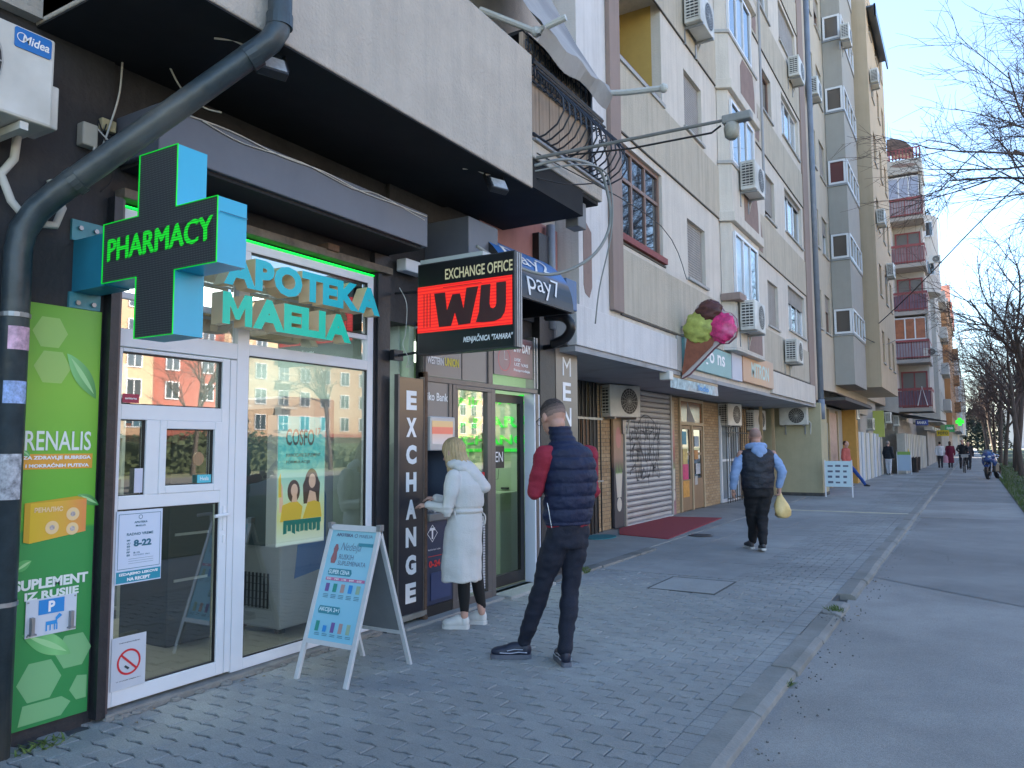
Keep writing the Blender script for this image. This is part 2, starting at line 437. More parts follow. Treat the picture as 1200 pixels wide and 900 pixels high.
# border of small oblong blocks beside the kerb, then slabs
bl = MB(); rb = random.Random(5)
for i in range(0, 420):
    y = 1.0 + i * 0.105
    for j in range(1 if y < 8.98 else 6):
        if j == 0:
            bl.cur = rb.choice((0, 0, 1, 2)); bl.box(-1.397, -1.27, y - .049, y + .049, -.03, rb.uniform(-.002, .002)); continue
        x = -1.30 - j * 0.205 + (0.0 if (i % 2) else .1)
        if j == 1 and i % 2 == 0:
            for xa in (-1.508, -2.421): bl.cur = rb.choice((0, 1, 2)); bl.box(xa, xa + (.107 if xa > -2 else .094), y - .049, y + .049, -.03, rb.uniform(-.002, .002))
            continue
        bl.cur = rb.choice((0, 0, 1, 2)); z = rb.uniform(-.002, .002)
        bl.box(x - .098, x + .098, y - .049, y + .049, -.03, z)
bl.build('paving_block', m_pv, pav, kind='stuff')
m_slab = [mat('slab_%s' % n, c, 0.85, var=0.12, scale=2.5, bump=0.2, bscale=60, stain=s, speck=.12) for n, c, s in (
    ('a', (0.305, 0.305, 0.29), (0.278, 0.278, 0.264)), ('b', (0.318, 0.318, 0.303), (0.29, 0.29, 0.276)))]
slb = MB()
for i in range(60):
    for j in range(7):
        y0 = 8.95 + i * .6; x1 = -2.42 - j * .6 + (0.3 if False else 0)
        if x1 < -6.1: continue
        slb.cur = rb.choice((0, 1)); z = rb.uniform(-.003, .0015)
        slb.box(max(x1 - .596, -6.2), x1, y0, y0 + .595, -.03, z)
slb.build('paving_slab', m_slab, pav, kind='stuff')
MB().box(-6.2, -1.277, 45.1, 200, -.02, 0.0).build('pavement', m_slab[0], kind='structure')
# kerb, each stone a piece
m_kerb = mat('kerb_concrete', (0.245, 0.24, 0.22), 0.85, var=0.15, scale=6, bump=0.3, bscale=50, stain=(0.19, 0.185, 0.165))
krb = MB().box(-1.26, -1.09, -3, 110, -0.3, -0.06).build('kerb', m_sub, kind='structure')
ks = MB()
n0 = 0
prof = [(-1.275, -0.1), (-1.275, 0.004), (-1.14, 0.004), (-1.095, -0.016), (-1.085, -0.1)]
kfr = F((0, 0, 0), (1, 0, 0), (0, 0, 1))       # a = X, b = Z, depth runs to -Y
ks.prism(kfr, prof, -0.985, 0.0); k0 = ks.build('kerb_stone', m_kerb, krb, bevel=0.006)
k0.location = (0, -0.4, 0)
MB().box(-1.275, -1.09, 33.65, 150, -.1, .003).build('kerb', m_kerb, kind='structure')
for i in range(1, 34):
    y = -0.4 + i * 1.0
    if i == 8:
        s = share(k0, (0.0, y, 0.0), krb); s.scale = (1, .60, 1); s.location = (.0, y, -0.004); continue
    s = share(k0, (rb.uniform(-.012, .012), y, rb.uniform(-.006, .004)), krb, rz=rb.uniform(-.008, .008))
    if i == 7: s.scale = (1, .93, 1)
# rubble and weeds in the broken kerb joint
rub = MB()
for k in range(70): rub.ball((-1.19 + rb.gauss(0, .05), 7.42 + rb.gauss(0, .14), -.03 + rb.random() * .025), rb.uniform(.006, .022), nu=5, nv=3, jitter=.3)
for k in range(220): rub.ball((-1.0 + rb.gauss(0, .07), rb.uniform(2.5, 18), -.047), rb.uniform(.003, .008), nu=4, nv=3, jitter=.3)
rub.build('gravel', mat('kerb_rubble', (0.16, 0.155, 0.145), 0.9, var=.3, scale=30), label='loose grit and rubble along the broken kerb edge', kind='stuff')
def weed(x, y, z, r, n, hh, lab):
    b = MB()
    for k in range(n):
        a = rb.uniform(0, 2 * PI); q = r * rb.random() ** .6; px, py = x + q * math.cos(a) * .5, y + q * math.sin(a); h = rb.uniform(.4, 1) * hh
        t = rb.uniform(0, PI); w_ = .006; ax, ay = math.cos(t) * w_, math.sin(t) * w_; lx, ly = rb.gauss(0, .03), rb.gauss(0, .03)
        b.face([(px - ax, py - ay, z), (px + ax, py + ay, z), (px + ax * 1.3 + lx * .6, py + ay * 1.3 + ly * .6, z + h * .6), (px + lx, py + ly, z + h)])
    return b.build('weed_tuft', mat('weed_green', (0.10, 0.15, 0.035), .8, var=.3, scale=20), label=lab, cat='weeds', origin=(x, y, z))
weed(-1.17, 7.78, -.03, .13, 130, .07, 'small green weed tuft in the gap of the broken kerb')
weed(-1.12, 5.35, -.045, .07, 50, .04, 'tiny weed growing at a kerb joint nearer the camera')
weed(-4.12, 8.55, 0.0, .14, 120, .07, 'green weed tuft beside the low concrete lip near the dark pillar')
weed(-4.18, 2.25, 0.0, .14, 70, .035, 'sparse weeds at the foot of the black wall below the green banner')
# low concrete lip towards the brick shop, sheets under the paving, painted strips
m_conc = mat('rough_concrete', (0.23, 0.22, 0.20), 0.9, var=0.18, scale=8, bump=0.5, bscale=30, stain=(0.15, 0.145, 0.13))
lip = MB(); yv = 7.75
while yv < 10.3:
    lip.box(-4.22 + rb.uniform(-.01, .01), -4.06 + rb.uniform(-.015, .015), yv, yv + .62, -.02, .028 + rb.uniform(-.006, .004)); yv += .63
lip.build('step_edge', m_conc, kind='structure', bevel=.008)
MB().box(-6.1, -4.22, 8.0, 24.0, -.02, .012).build('shop_apron', mat('apron_concrete', (0.29, 0.29, 0.275), .85, var=.14, scale=2, bump=.2, bscale=50, stain=(0.18, 0.185, 0.195)), kind='structure')
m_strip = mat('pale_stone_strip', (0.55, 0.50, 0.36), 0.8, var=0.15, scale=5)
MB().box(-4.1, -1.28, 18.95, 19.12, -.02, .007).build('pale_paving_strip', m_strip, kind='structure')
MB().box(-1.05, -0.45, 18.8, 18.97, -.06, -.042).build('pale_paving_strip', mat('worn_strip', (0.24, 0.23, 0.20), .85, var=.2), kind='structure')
m_line = mat('faded_white_line', (0.22, 0.22, 0.22), .85, var=.35, scale=12)
ln = MB()
for y in (27.2, 38.6, 52, 67): ln.quad(fz, -1.0, .85, y, y + .14, -.041)
ln.build('path_marking', m_line, kind='structure')
dr = thing('drain_cover', 'round dark metal drain cover sunk in the pavement by the red mat', 'drain cover', (-4.02, 12.95, .012))
MB().disc(FZ(.016), -4.02, 12.95, .17).build('cover', mat('cast_iron', (0.06, 0.06, 0.062), .7, var=.3, scale=30, bump=.4), dr)
MB().ring(FZ(.018), -4.02, 12.95, .17, .20).build('rim', steel, dr)
MB().box(-3.05, -2.35, 7.95, 8.75, -.02, .0045).build('utility_patch', m_slab[1], kind='structure')
pf = MB()
for a in ((-3.07, -2.33, 7.93, 7.95), (-3.07, -2.33, 8.75, 8.77), (-3.07, -3.05, 7.95, 8.75), (-2.35, -2.33, 7.95, 8.75)): pf.box(*a, -.02, .006)
pf.build('utility_patch_joint', m_sub, kind='structure')
# cracks in the asphalt, gum spots and litter
ck = random.Random(14); b = MB()
for x, y, n_, ang in ((-.3, 11.8, 14, 1.2), (.3, 15.5, 10, 2.6)):
    for k in range(n_):
        ang += ck.gauss(0, .35); L_ = ck.uniform(.06, .14); x2, y2 = x + L_ * math.cos(ang), y + L_ * math.sin(ang); w_2 = ck.uniform(.0012, .003)
        nx, ny = -math.sin(ang) * w_2, math.cos(ang) * w_2
        if -1.05 < x2 < .9: b.face([(x - nx, y - ny, -.0455), (x2 - nx, y2 - ny, -.0455), (x2 + nx, y2 + ny, -.0455), (x + nx, y + ny, -.0455)])
        x, y = x2, y2
b.build('asphalt_crack', m_sub, kind='structure')
b = MB()
for k in range(110):
    x, y = ck.uniform(-4.1, -1.5), ck.uniform(2.2, 9.0); b.disc(FZ(0), x, y, ck.uniform(.006, .017), .0032 + k * .00001, 9)
b.build('gum_spots', mat('gum_grey', (0.30, 0.30, 0.29), .7), label='pale flattened gum spots scattered over the block paving', kind='stuff')
b = MB()
for k in range(34):
    x = -1.04 + abs(ck.gauss(0, .08)); y = ck.uniform(2.6, 19); a = ck.uniform(0, 6.3); s_ = ck.uniform(.008, .024)
    if k % 3 == 0: x = -4.18 + abs(ck.gauss(0, .1)); y = ck.uniform(2.5, 12)
    z = -.044 if x > -1.2 else .006
    b.face([(x + s_ * math.cos(a), y + s_ * math.sin(a), z + .003), (x - s_ * .5 * math.sin(a), y + s_ * .5 * math.cos(a), z + .009), (x - s_ * math.cos(a), y - s_ * math.sin(a), z + .002), (x + s_ * .5 * math.sin(a), y - s_ * .5 * math.cos(a), z + .007)])
b.build('leaf_litter', mat('dry_leaf', (0.24, 0.17, 0.10), .9, var=.4, scale=40), label='dry leaf scraps and litter along the kerb and wall foot', kind='stuff')
# door mats
mt = MB().prism(FZ(.012), [(-5.25, 12.35), (-4.30, 12.1), (-4.55, 16.1), (-5.60, 15.9), (-5.62, 13.2)], 0, .014)
mt.build('carpet', mat('red_carpet', (0.32, 0.045, 0.055), .95, var=.15, scale=30, bump=.4), label='long worn red carpet laid before the roller shutter and shop door', cat='carpet', origin=(-5, 14, .012))
MB().loft([((-5.38, 11.85, .012), .24, .36, 0), ((-5.38, 11.85, .026), .24, .36, 0)], 24).build('doormat', mat('teal_mat', (0.02, 0.17, 0.20), .95, var=.2, scale=30), label='small rounded teal mat on the concrete before the barred window', cat='doormat', origin=(-5.38, 11.85, .012))

# ================================================================ LEFT BUILDING (dark shop level, grey loggia above)
m_black_wall = mat('black_painted_render', (0.028, 0.028, 0.032), 0.7, var=0.35, scale=3, bump=0.35, bscale=25, streak=.25, stain=(0.07, 0.065, 0.06))
m_greyrender = mat('grey_roughcast', (0.50, 0.445, 0.385), 0.9, var=0.10, scale=3.5, bump=0.5, bscale=45, streak=0.35, stain=(0.31, 0.29, 0.265))
m_cream = mat('cream_render', (0.46, 0.44, 0.385), 0.9, var=0.08, scale=2, bump=0.3, bscale=40, streak=0.5, stain=(0.26, 0.235, 0.19))
m_soffit = mat('black_soffit', (0.018, 0.018, 0.02), 0.9, var=0.3, scale=2)  # near-black all over; shared by soffits, canopy underside and awning sheet
lb = thing('apartment_building', 'grey roughcast block with a black painted shop level and a loggia jutting over the pharmacy', 'building', (-4.3, 2.4, 0))
w_ = MB()
w_.box(-14, -4.32, -8, 2.6, -.1, 4.165)                      # wall left of the pharmacy
w_.box(-4.60, -4.36, 2.6, 2.64, 0, 3.87)
w_.box(-14, -4.34, 2.6, 5.12, 3.02, 3.87)                   # above the shop window
w_.box(-14, -4.30, 5.12, 8.0, 2.62, 3.87)
w_.build('shop_wall', m_black_wall, lb)
MB().box(-14, -4.31, -8, 8.28, 4.17, 19.5).build('wall', m_greyrender, lb)
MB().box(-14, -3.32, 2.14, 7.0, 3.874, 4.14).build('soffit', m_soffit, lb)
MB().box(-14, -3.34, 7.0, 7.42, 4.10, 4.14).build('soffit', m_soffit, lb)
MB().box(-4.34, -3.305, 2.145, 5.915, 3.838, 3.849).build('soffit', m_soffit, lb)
ov = MB(); ov.box(-3.55, -3.30, 2.14, 5.92, 3.85, 5.1); ov.box(-4.35, -3.55, 2.14, 2.34, 3.85, 5.1)
ov.build('loggia_parapet', m_greyrender, lb, bevel=.012)
MB().box(-4.3, -3.3, -8, 2.137, 6.5, 19).build('wall', m_greyrender, lb)
up = MB(); up.box(-14, -3.3, 2.14, 5.9, 6.6, 19.5); up.build('wall', m_greyrender, lb)
MB().box(-4.35, -3.3, 5.921, 7.45, 4.142, 4.30).build('balcony_slab', m_greyrender, lb, bevel=.01)
MB().box(-4.36, -3.27, 5.93, 7.49, 4.302, 4.325).build('balcony_edge', steel, lb)
MB().box(-4.33, -4.24, .9, 2.135, 3.86, 4.6).build('concrete_beam', m_greyrender, lb)
# wall between the blocks: pink render, white column face and a peeled brownish strip
m_pink = mat('pinkish_render', (0.42, 0.20, 0.18), .9, var=.1, scale=3, streak=.3)
m_whiter = mat('off_white_render', (0.66, 0.64, 0.63), .9, var=.07, scale=2, bump=.25, bscale=40, streak=.35, stain=(0.33, 0.31, 0.29))
m_brownp = mat('peeled_brown_patch', (0.27, 0.19, 0.165), .92, var=.12, scale=5, bump=.2, bscale=40)
MB().box(-4.62, -4.285, 6.55, 8.29, 3.42, 4.165).build('wall', m_pink, lb)
MB().box(-4.62, -4.27, 6.35, 8.29, 2.95, 3.42).build('wall', mat('slate_band', (0.10, 0.11, 0.13), .7, var=.1), lb)
MB().box(-5.0, -4.0, 8.3, 9.19, 2.715, 19.5).build('wall', m_whiter, lb)
MB().prism(FX(-4.0), [(8.42, 4.35), (8.66, 4.2), (8.66, 3.50), (8.58, 3.36), (8.46, 3.40), (8.42, 3.5)], .001, .006).build('bare_patch', m_brownp, lb)
# narrow timber-clad back wall of the railed balcony
m_plank = mat('weathered_timber', (0.36, 0.275, 0.21), .85, var=.3, scale=4, stretch=(8, 8, .4), bump=.3)
for i in range(14):
    y0 = 5.925 + i * .104
    MB().box(-3.44, -3.405 + (i % 2) * .004, y0, y0 + .100, 4.33, 5.36).build('plank', m_plank, lb)
# fallen folding awning above the railing
aw = thing('awning', 'dirty pale folded fabric awning above the wrought iron balcony', 'awning', (-4.2, 6.8, 5.6))
m_fabric = mat('dirty_canvas', (0.38, 0.37, 0.365), .85, var=.14, scale=3, bump=.3, stain=(0.24, 0.24, 0.25))
fb = MB(); A = []
NA = 14
for i in range(NA + 1):
    t = i / NA; y = 5.95 + 1.55 * t
    A.append([(-4.28, y, 7.6), (-3.9, y, 6.6), (-3.6, y, 6.0), (-3.34, y, 5.56 - .04 * math.sin(t * 9)), (-3.22, y, 5.42 + .02 * math.sin(t * 14)), (-3.18, y, 5.34 + .03 * math.sin(t * 17)), (-3.26, y, 5.20 + .035 * math.sin(t * 11 + 1))])
for i in range(NA):
    for j in range(6): fb.face([A[i][j], A[i + 1][j], A[i + 1][j + 1], A[i][j + 1]])
fb.build('fabric', m_fabric, aw, smooth=True)
armm = mat('awning_arm_paint', (0.55, 0.55, 0.52), .5, var=.1)
MB().tube([(-3.5, 7.5, 5.42), (-3.05, 7.52, 5.33), (-2.62, 7.54, 5.28)], .035, 8).ball((-2.62, 7.54, 5.28), .05).ball((-3.35, 7.5, 5.38), .055).build('arm', armm, aw)
MB().tube([(-3.9, 5.98, 5.75), (-3.3, 6.0, 5.36), (-3.0, 6.02, 5.42)], .032, 8).ball((-3.3, 6.0, 5.36), .05).build('arm', armm, aw)
MB().tube([(-3.25, 5.95, 5.33), (-3.25, 7.52, 5.33)], .022, 6).build('front_bar', armm, aw)
MB().box(-4.2, -3.42, 5.95, 7.5, 5.365, 5.40).build('shade_sheet', m_soffit, aw)  # near-black sheet added for the shade between awning and planks
# wrought iron railing with bellied balusters
m_iron = mat('wrought_iron', (0.02, 0.024, 0.034), .45, var=.2, scale=20)
rl = thing('balcony_railing', 'black wrought iron balcony railing with bellied curled bars', 'railing', (-3.3, 6.7, 4.33))
def belly(t):   # outward bulge and height along a bar
    return [(.02, 0), (.12, .02), (.24, .09), (.31, .2), (.30, .32), (.22, .44), (.12, .54), (.05, .62), (.02, .72)]
def add_bar(mb, base, outv, r=.0095):
    mb.tube([(base[0] + outv[0] * o, base[1] + outv[1] * o, base[2] + h) for o, h in belly(0)], r, 5)
    ang = math.atan2(outv[1], outv[0]); c = [(o * .035, z) for o, z in ()]
    pts = []
    for k in range(11):
        t = 2 * PI * k / 9; rr = .032 * (1 - k / 16)
        pts.append((base[0] + outv[0] * (.06 + rr * math.cos(t)), base[1] + outv[1] * (.06 + rr * math.cos(t)), base[2] + .50 + rr * math.sin(t)))
    mb.tube(pts, .0065, 4)
for i in range(13):
    b = MB(); add_bar(b, (-3.32, 5.98 + i * .118, 4.33), (1, 0)); b.build('baluster', m_iron, rl)
for i in range(6):
    b = MB(); add_bar(b, (-3.34 - i * .15, 7.44, 4.33), (0, 1)); b.build('baluster', m_iron, rl)
b = MB(); add_bar(b, (-3.32, 7.44, 4.33), (.75, .66)); b.build('baluster', m_iron, rl)
MB().tube([(-3.30, 5.93, 5.05), (-3.30, 7.46, 5.05), (-4.28, 7.46, 5.05)], .028, 6).build('handrail', m_iron, rl)
MB().tube([(-3.27, 5.93, 4.98), (-3.27, 7.48, 4.98), (-4.28, 7.48, 4.98)], .012, 6).build('middle_rail', m_iron, rl)
MB().tube([(-3.30, 5.93, 4.36), (-3.30, 7.46, 4.36), (-4.28, 7.46, 4.36)], .018, 6).build('bottom_rail', m_iron, rl)
# flat grille of scrolls behind the railing
gr = thing('window_grille', 'flat black iron grille of small scrolls behind the balcony railing', 'window grille', (-4.1, 6.7, 5.1))
b = MB()
for z in (4.93, 5.14, 5.34): b.box(-3.385, -3.37, 5.95, 7.30, z, z + .016)
b.box(-3.385, -3.35, 7.30, 7.34, 4.33, 5.38)
b.build('frame', m_iron, gr)
for i in range(12):
    y = 5.98 + i * .112; b = MB(); b.box(-3.382, -3.372, y, y + .012, 4.93, 5.34)
    for zc in (5.035, 5.24):
        for s in (-1, 1):
            pts = [(-3.377, y + s * (.028 - .022 * math.cos(t * .7)), zc + .05 * math.sin(t * .7)) for t in range(9)]
            b.tube(pts, .006, 4)
    b.build('scroll', m_iron, gr)

# ---------------------------------------------------------------- things on the black wall
def fx_thing(name, label, cat, X, Y, Z): return thing(name, label, cat, (X, Y, Z))
fxw = FX(-4.315)
bn = fx_thing('banner', 'tall green advertising banner reading RENALIS on the black wall', 'banner', -4.31, 2.35, .07)
m_ban = mat_ramp('banner_green', 2, .07, 2.31, [(0, (0.03, 0.26, 0.07)), (.455, (0.035, 0.30, 0.07)), (.46, (0.10, 0.42, 0.035)), (.8, (0.22, 0.50, 0.045)), (1, (0.17, 0.42, 0.05))], rough=.45)
MB().fbox(fxw, 2.144, 2.565, .07, 2.312, 0, .014).build('sheet', m_ban, bn)
m_hex = mat('hexagon_print', (0.20, 0.47, 0.20), .5); m_hex2 = mat('hexagon_print_pale', (0.34, 0.55, 0.14), .5)
def hexa(mb, a, b, r, c): mb.poly(fxw, [(a + r * math.cos(PI / 3 * k), b + r * math.sin(PI / 3 * k)) for k in range(6)], c)
b = MB(); hexa(b, 2.30, .30, .115, .0152); hexa(b, 2.475, .42, .10, .0156); b.poly(fxw, [(2.20, .09), (2.42, .09), (2.47, .15), (2.42, .19), (2.22, .19)], .0160); b.poly(fxw, [(2.50, .15), (2.555, .15), (2.555, .27), (2.50, .28), (2.46, .21)], .0164)
b.build('hexagon', m_hex, bn)
b = MB(); hexa(b, 2.30, 1.97, .10, .0152); hexa(b, 2.28, 2.16, .095, .0156)
b.build('hexagon', m_hex2, bn)
def leaf(mb, a, b, L, W, ang, c):
    pts = []
    for k in range(17):
        t = k / 16; pts.append((L * (t - .5), W * math.sin(PI * t) ** .8))
    for k in range(1, 16):
        t = 1 - k / 16; pts.append((L * (t - .5), -W * .75 * math.sin(PI * t)))
    mb.poly(fxw, [(a + x * math.cos(ang) - y * math.sin(ang), b + x * math.sin(ang) + y * math.cos(ang)) for x, y in pts], c)
m_leaf = mat_ramp('leaf_print', 1, 2.2, 2.56, [(0, (0.10, 0.42, 0.12)), (.5, (0.24, 0.60, 0.22)), (1, (0.06, 0.27, 0.07))], rough=.4)
for lf in ((2.46, 1.93, .30, .055, -55), (2.525, 1.235, .14, .03, -28), (2.33, .48, .30, .06, -30), (2.175, 1.50, .07, .02, -40), (2.19, .91, .10, .03, 30)):
    b = MB(); leaf(b, *lf[:4], R(lf[4]), .0172); lo_ = b.build('leaf', m_leaf, bn)
    b = MB(); leaf(b, lf[0] + .004, lf[1] + .003, lf[2] * .8, lf[3] * .28, R(lf[4]), .0182); b.build('leaf_highlight', mat('leaf_shine', (0.36, 0.66, 0.30), .4), lo_)
b = MB(); b.text(fxw, 'RENALIS', 2.172, 2.528, 1.515, 1.622, .018, bold=.012); b.text(fxw, 'SUPLEMENT', 2.15, 2.54, .782, .838, .018, bold=.045); b.text(fxw, 'IZ RUSIJE', 2.205, 2.49, .715, .770, .018, bold=.045)
b.build('lettering', mat('banner_white', (0.75, 0.80, 0.75), .5), bn)
MB().quad(fxw, 2.15, 2.54, 1.415, 1.497, .0166).build('caption_strip', mat('caption_orange', (0.75, 0.36, 0.04), .5), bn)
b = MB(); b.text(fxw, 'ZA ZDRAVLJE BUBREGA', 2.165, 2.53, 1.462, 1.487, .0185, bold=.04); b.text(fxw, 'I MOKRAĆNIH PUTEVA', 2.18, 2.52, 1.424, 1.449, .0185, bold=.04)
b.build('lettering', white_print, bn)
b = MB(); b.poly(fxw, [(2.215, 1.025), (2.515, 1.065), (2.515, 1.245), (2.215, 1.235)], .019)
b.build('carton', mat_ramp('carton_front', 1, 2.21, 2.52, [(0, (0.72, 0.48, 0.02)), (.6, (0.75, 0.40, 0.05)), (1, (0.80, 0.27, 0.08))]), bn)
MB().poly(fxw, [(2.185, 1.035), (2.215, 1.025), (2.215, 1.235), (2.185, 1.238)], .0195).poly(fxw, [(2.185, 1.238), (2.215, 1.235), (2.515, 1.245), (2.46, 1.262)], .0195).build('carton_side', mat('carton_side_print', (0.60, 0.36, 0.02), .5), bn)
b = MB(); b.text(fxw, 'РЕНАЛИС', 2.235, 2.385, 1.185, 1.212, .021, bold=.04); pass
for q in ((2.33, 1.10, .036), (2.44, 1.165, .036), (2.44, 1.085, .034)): MB().disc(fxw, *q, .0205, 18).build('round_symbol', mat('carton_pale2', (0.85, 0.60, 0.30), .5), bn); MB().disc(fxw, q[0], q[1], .014, .0212, 12).build('round_symbol', mat('carton_symbol', (0.50, 0.42, 0.40), .5, var=.5, scale=60), bn)
b.build('carton_print', mat('carton_pale', (0.85, 0.62, 0.35), .5), bn)
pg = fx_thing('parking_sign', 'small white dog parking sign with a blue P screwed onto the green banner', 'sign', -4.29, 2.34, .53)
MB().fbox(fxw, 2.212, 2.478, .535, .73, .020, .024).build('plate', mat('plate_white', (0.62, 0.66, 0.72), .4), pg)
MB().quad(fxw, 2.275, 2.41, .645, .722, .026).build('blue_field', mat('sign_blue', (0.02, 0.25, 0.62), .4), pg)
MB().text(fxw, 'P', 2.325, 2.36, .655, .712, .028, bold=.04).build('letter', white_print, pg)
b = MB(); c_ = .026
for q in ((2.315, 2.375, .585, .605), (2.315, 2.323, .555, .59), (2.335, 2.342, .555, .59), (2.358, 2.365, .555, .59), (2.37, 2.377, .555, .59)): b.quad(fxw, *q, c_); c_ += .0003
b.poly(fxw, [(2.365, .60), (2.40, .625), (2.385, .64), (2.365, .62)], .0278); b.build('dog_symbol', mat('sign_blue2', (0.03, 0.30, 0.68), .4), pg)
b = MB()
for a in (2.24, 2.445): b.fbox(fxw, a - .008, a + .008, .555, .64, .024, .05); b.fbox(fxw, a - .016, a + .016, .548, .556, .024, .055)
b.build('hook', steel, pg)
b = MB()
for a in (2.222, 2.468):
    for z in (.545, .718): b.fbox(fxw, a - .004, a + .004, z - .004, z + .004, .024, .028)
b.build('screw', steel, pg)
MB().box(-4.32, -4.245, 2.585, 2.637, 0.02, 3.0).build('door_post', black_paint, lb)
MB().box(-4.32, -4.262, 2.637, 2.66, .02, 3.0).build('door_post', mat('bronze_edge', (0.10, 0.075, 0.075), .4, var=.1), lb)

# rainwater pipe with stickers and a clamp
pm = mat('painted_pipe', (0.035, 0.05, 0.06), .38, var=.35, scale=9, bump=.2, bscale=18, stain=(0.09, 0.095, 0.09))
dp = fx_thing('rain_pipe', 'thick dark rain pipe rising by the banner and slanting out to the loggia', 'rain pipe', -4.22, 2.05, 0)
P_ = [(-4.215, 2.055, .0), (-4.215, 2.055, 2.55), (-4.20, 2.065, 2.66), (-4.15, 2.105, 2.77), (-4.08, 2.16, 2.86), (-3.30, 2.78, 3.70), (-3.235, 2.83, 3.77), (-3.215, 2.86, 3.84), (-3.21, 2.87, 3.95), (-3.21, 2.87, 5.2)]
MB().tube(P_, .066, 18).build('pipe', pm, dp, smooth=True)
for q in ([(-4.02, 2.21, 2.92), (-3.99, 2.232, 2.95)], [(-3.33, 2.755, 3.66), (-3.29, 2.787, 3.70)], [(-3.212, 2.868, 3.86), (-3.211, 2.869, 3.93)]): MB().tube(q, .0735, 18).build('socket', pm, dp)
for q in (2.20, .74): MB().tube([(-4.215, 2.055, q), (-4.215, 2.055, q + .022)], .072, 18).build('clamp', steel, dp)
def pipe_sticker(z0, z1, t0, t1, m_, nm='sticker', lab=None):
    b = MB(); n = 6
    for k in range(n):
        a0, a1 = t0 + (t1 - t0) * k / n, t0 + (t1 - t0) * (k + 1) / n; r = .0675
        b.face([(-4.215 + r * math.cos(a0), 2.055 + r * math.sin(a0), z0), (-4.215 + r * math.cos(a1), 2.055 + r * math.sin(a1), z0), (-4.215 + r * math.cos(a1), 2.055 + r * math.sin(a1), z1), (-4.215 + r * math.cos(a0), 2.055 + r * math.sin(a0), z1)])
    b.build(nm, m_, dp, label=lab)
pipe_sticker(2.03, 2.15, R(-50), R(55), mat('pink_sticker', (0.62, 0.38, 0.50), .5, var=.45, scale=30), lab='pink and blue photo sticker')
pipe_sticker(1.755, 1.87, R(-60), R(40), mat('blue_sticker', (0.30, 0.42, 0.72), .5, var=.5, scale=40), lab='blue and white sticker')
pipe_sticker(1.27, 1.50, R(-60), R(30), mat('grey_sticker', (0.38, 0.39, 0.42), .6, var=.8, scale=22), lab='grey sticker with a dark figure')
pipe_sticker(2.21, 2.225, R(-80), R(80), steel, 'clamp')

# Midea outdoor unit high on the wall
def louvre_fan(mb, fr, a, b, r, c):
    for k in range(5): mb.ring(fr, a, b, r * (.24 + .19 * k), r * (.27 + .19 * k), c, 20)
    for k in range(8):
        t = PI * k / 8; dx, dy = math.cos(t), math.sin(t); w2 = .004
        mb.poly(fr, [(a - dx * r - dy * w2, b - dy * r + dx * w2), (a - dx * r + dy * w2, b - dy * r - dx * w2), (a + dx * r + dy * w2, b + dy * r - dx * w2), (a + dx * r - dy * w2, b + dy * r + dx * w2)], c + .001 + k * .0002)
mi = fx_thing('air_conditioner', 'white wall air conditioner with a blue Midea badge beside the slanting pipe', 'air conditioner', -4.2, 1.7, 3.15)
mfr = FX(-3.96)
MB().box(-4.26, -3.96, 1.28, 2.065, 3.155, 3.62).build('casing', ac_white, mi, bevel=.014)
MB().box(-4.23, -4.0, 2.066, 2.115, 3.17, 3.40).build('valve_cover', ac_white, mi, bevel=.01)
b = MB(); b.disc(mfr, 1.60, 3.40, .215, .003, 28); b.build('fan_opening', ac_dark, mi)
b = MB(); louvre_fan(b, mfr, 1.60, 3.40, .215, .008); b.build('fan_grille', mat('grille_grey', (0.4, 0.4, 0.38), .5), mi)
MB().prism(mfr, [(1.873, 3.505), (2.035, 3.505), (2.042, 3.515), (2.042, 3.600), (2.035, 3.607), (1.873, 3.607), (1.866, 3.60), (1.866, 3.512)], .002, .006).build('badge', mat('badge_blue', (0.01, 0.16, 0.50), .35), mi)
b = MB(); b.text(mfr, 'Midea', 1.90, 2.03, 3.535, 3.58, .008, bold=.02, shear=.2); b.ring(mfr, 1.898, 3.56, .020, .024, .0085, 16); b.build('badge_lettering', white_print, mi)
MB().box(-4.32, -3.98, 1.42, 1.46, 3.11, 3.15).box(-4.32, -3.98, 1.92, 1.96, 3.11, 3.15).box(-4.32, -4.28, 1.42, 1.46, 2.85, 3.11).box(-4.32, -4.28, 1.92, 1.96, 2.85, 3.11).build('bracket', ac_white, mi)
MB().tube([(-4.2, 2.02, 3.2), (-4.27, 2.04, 3.05), (-4.27, 1.98, 2.95), (-4.26, 2.03, 2.82), (-4.25, 2.12, 2.72), (-4.24, 2.25, 2.74), (-4.27, 2.30, 2.85), (-4.29, 2.24, 3.0)], .022, 8).build('hose', cable_w, mi, smooth=True)
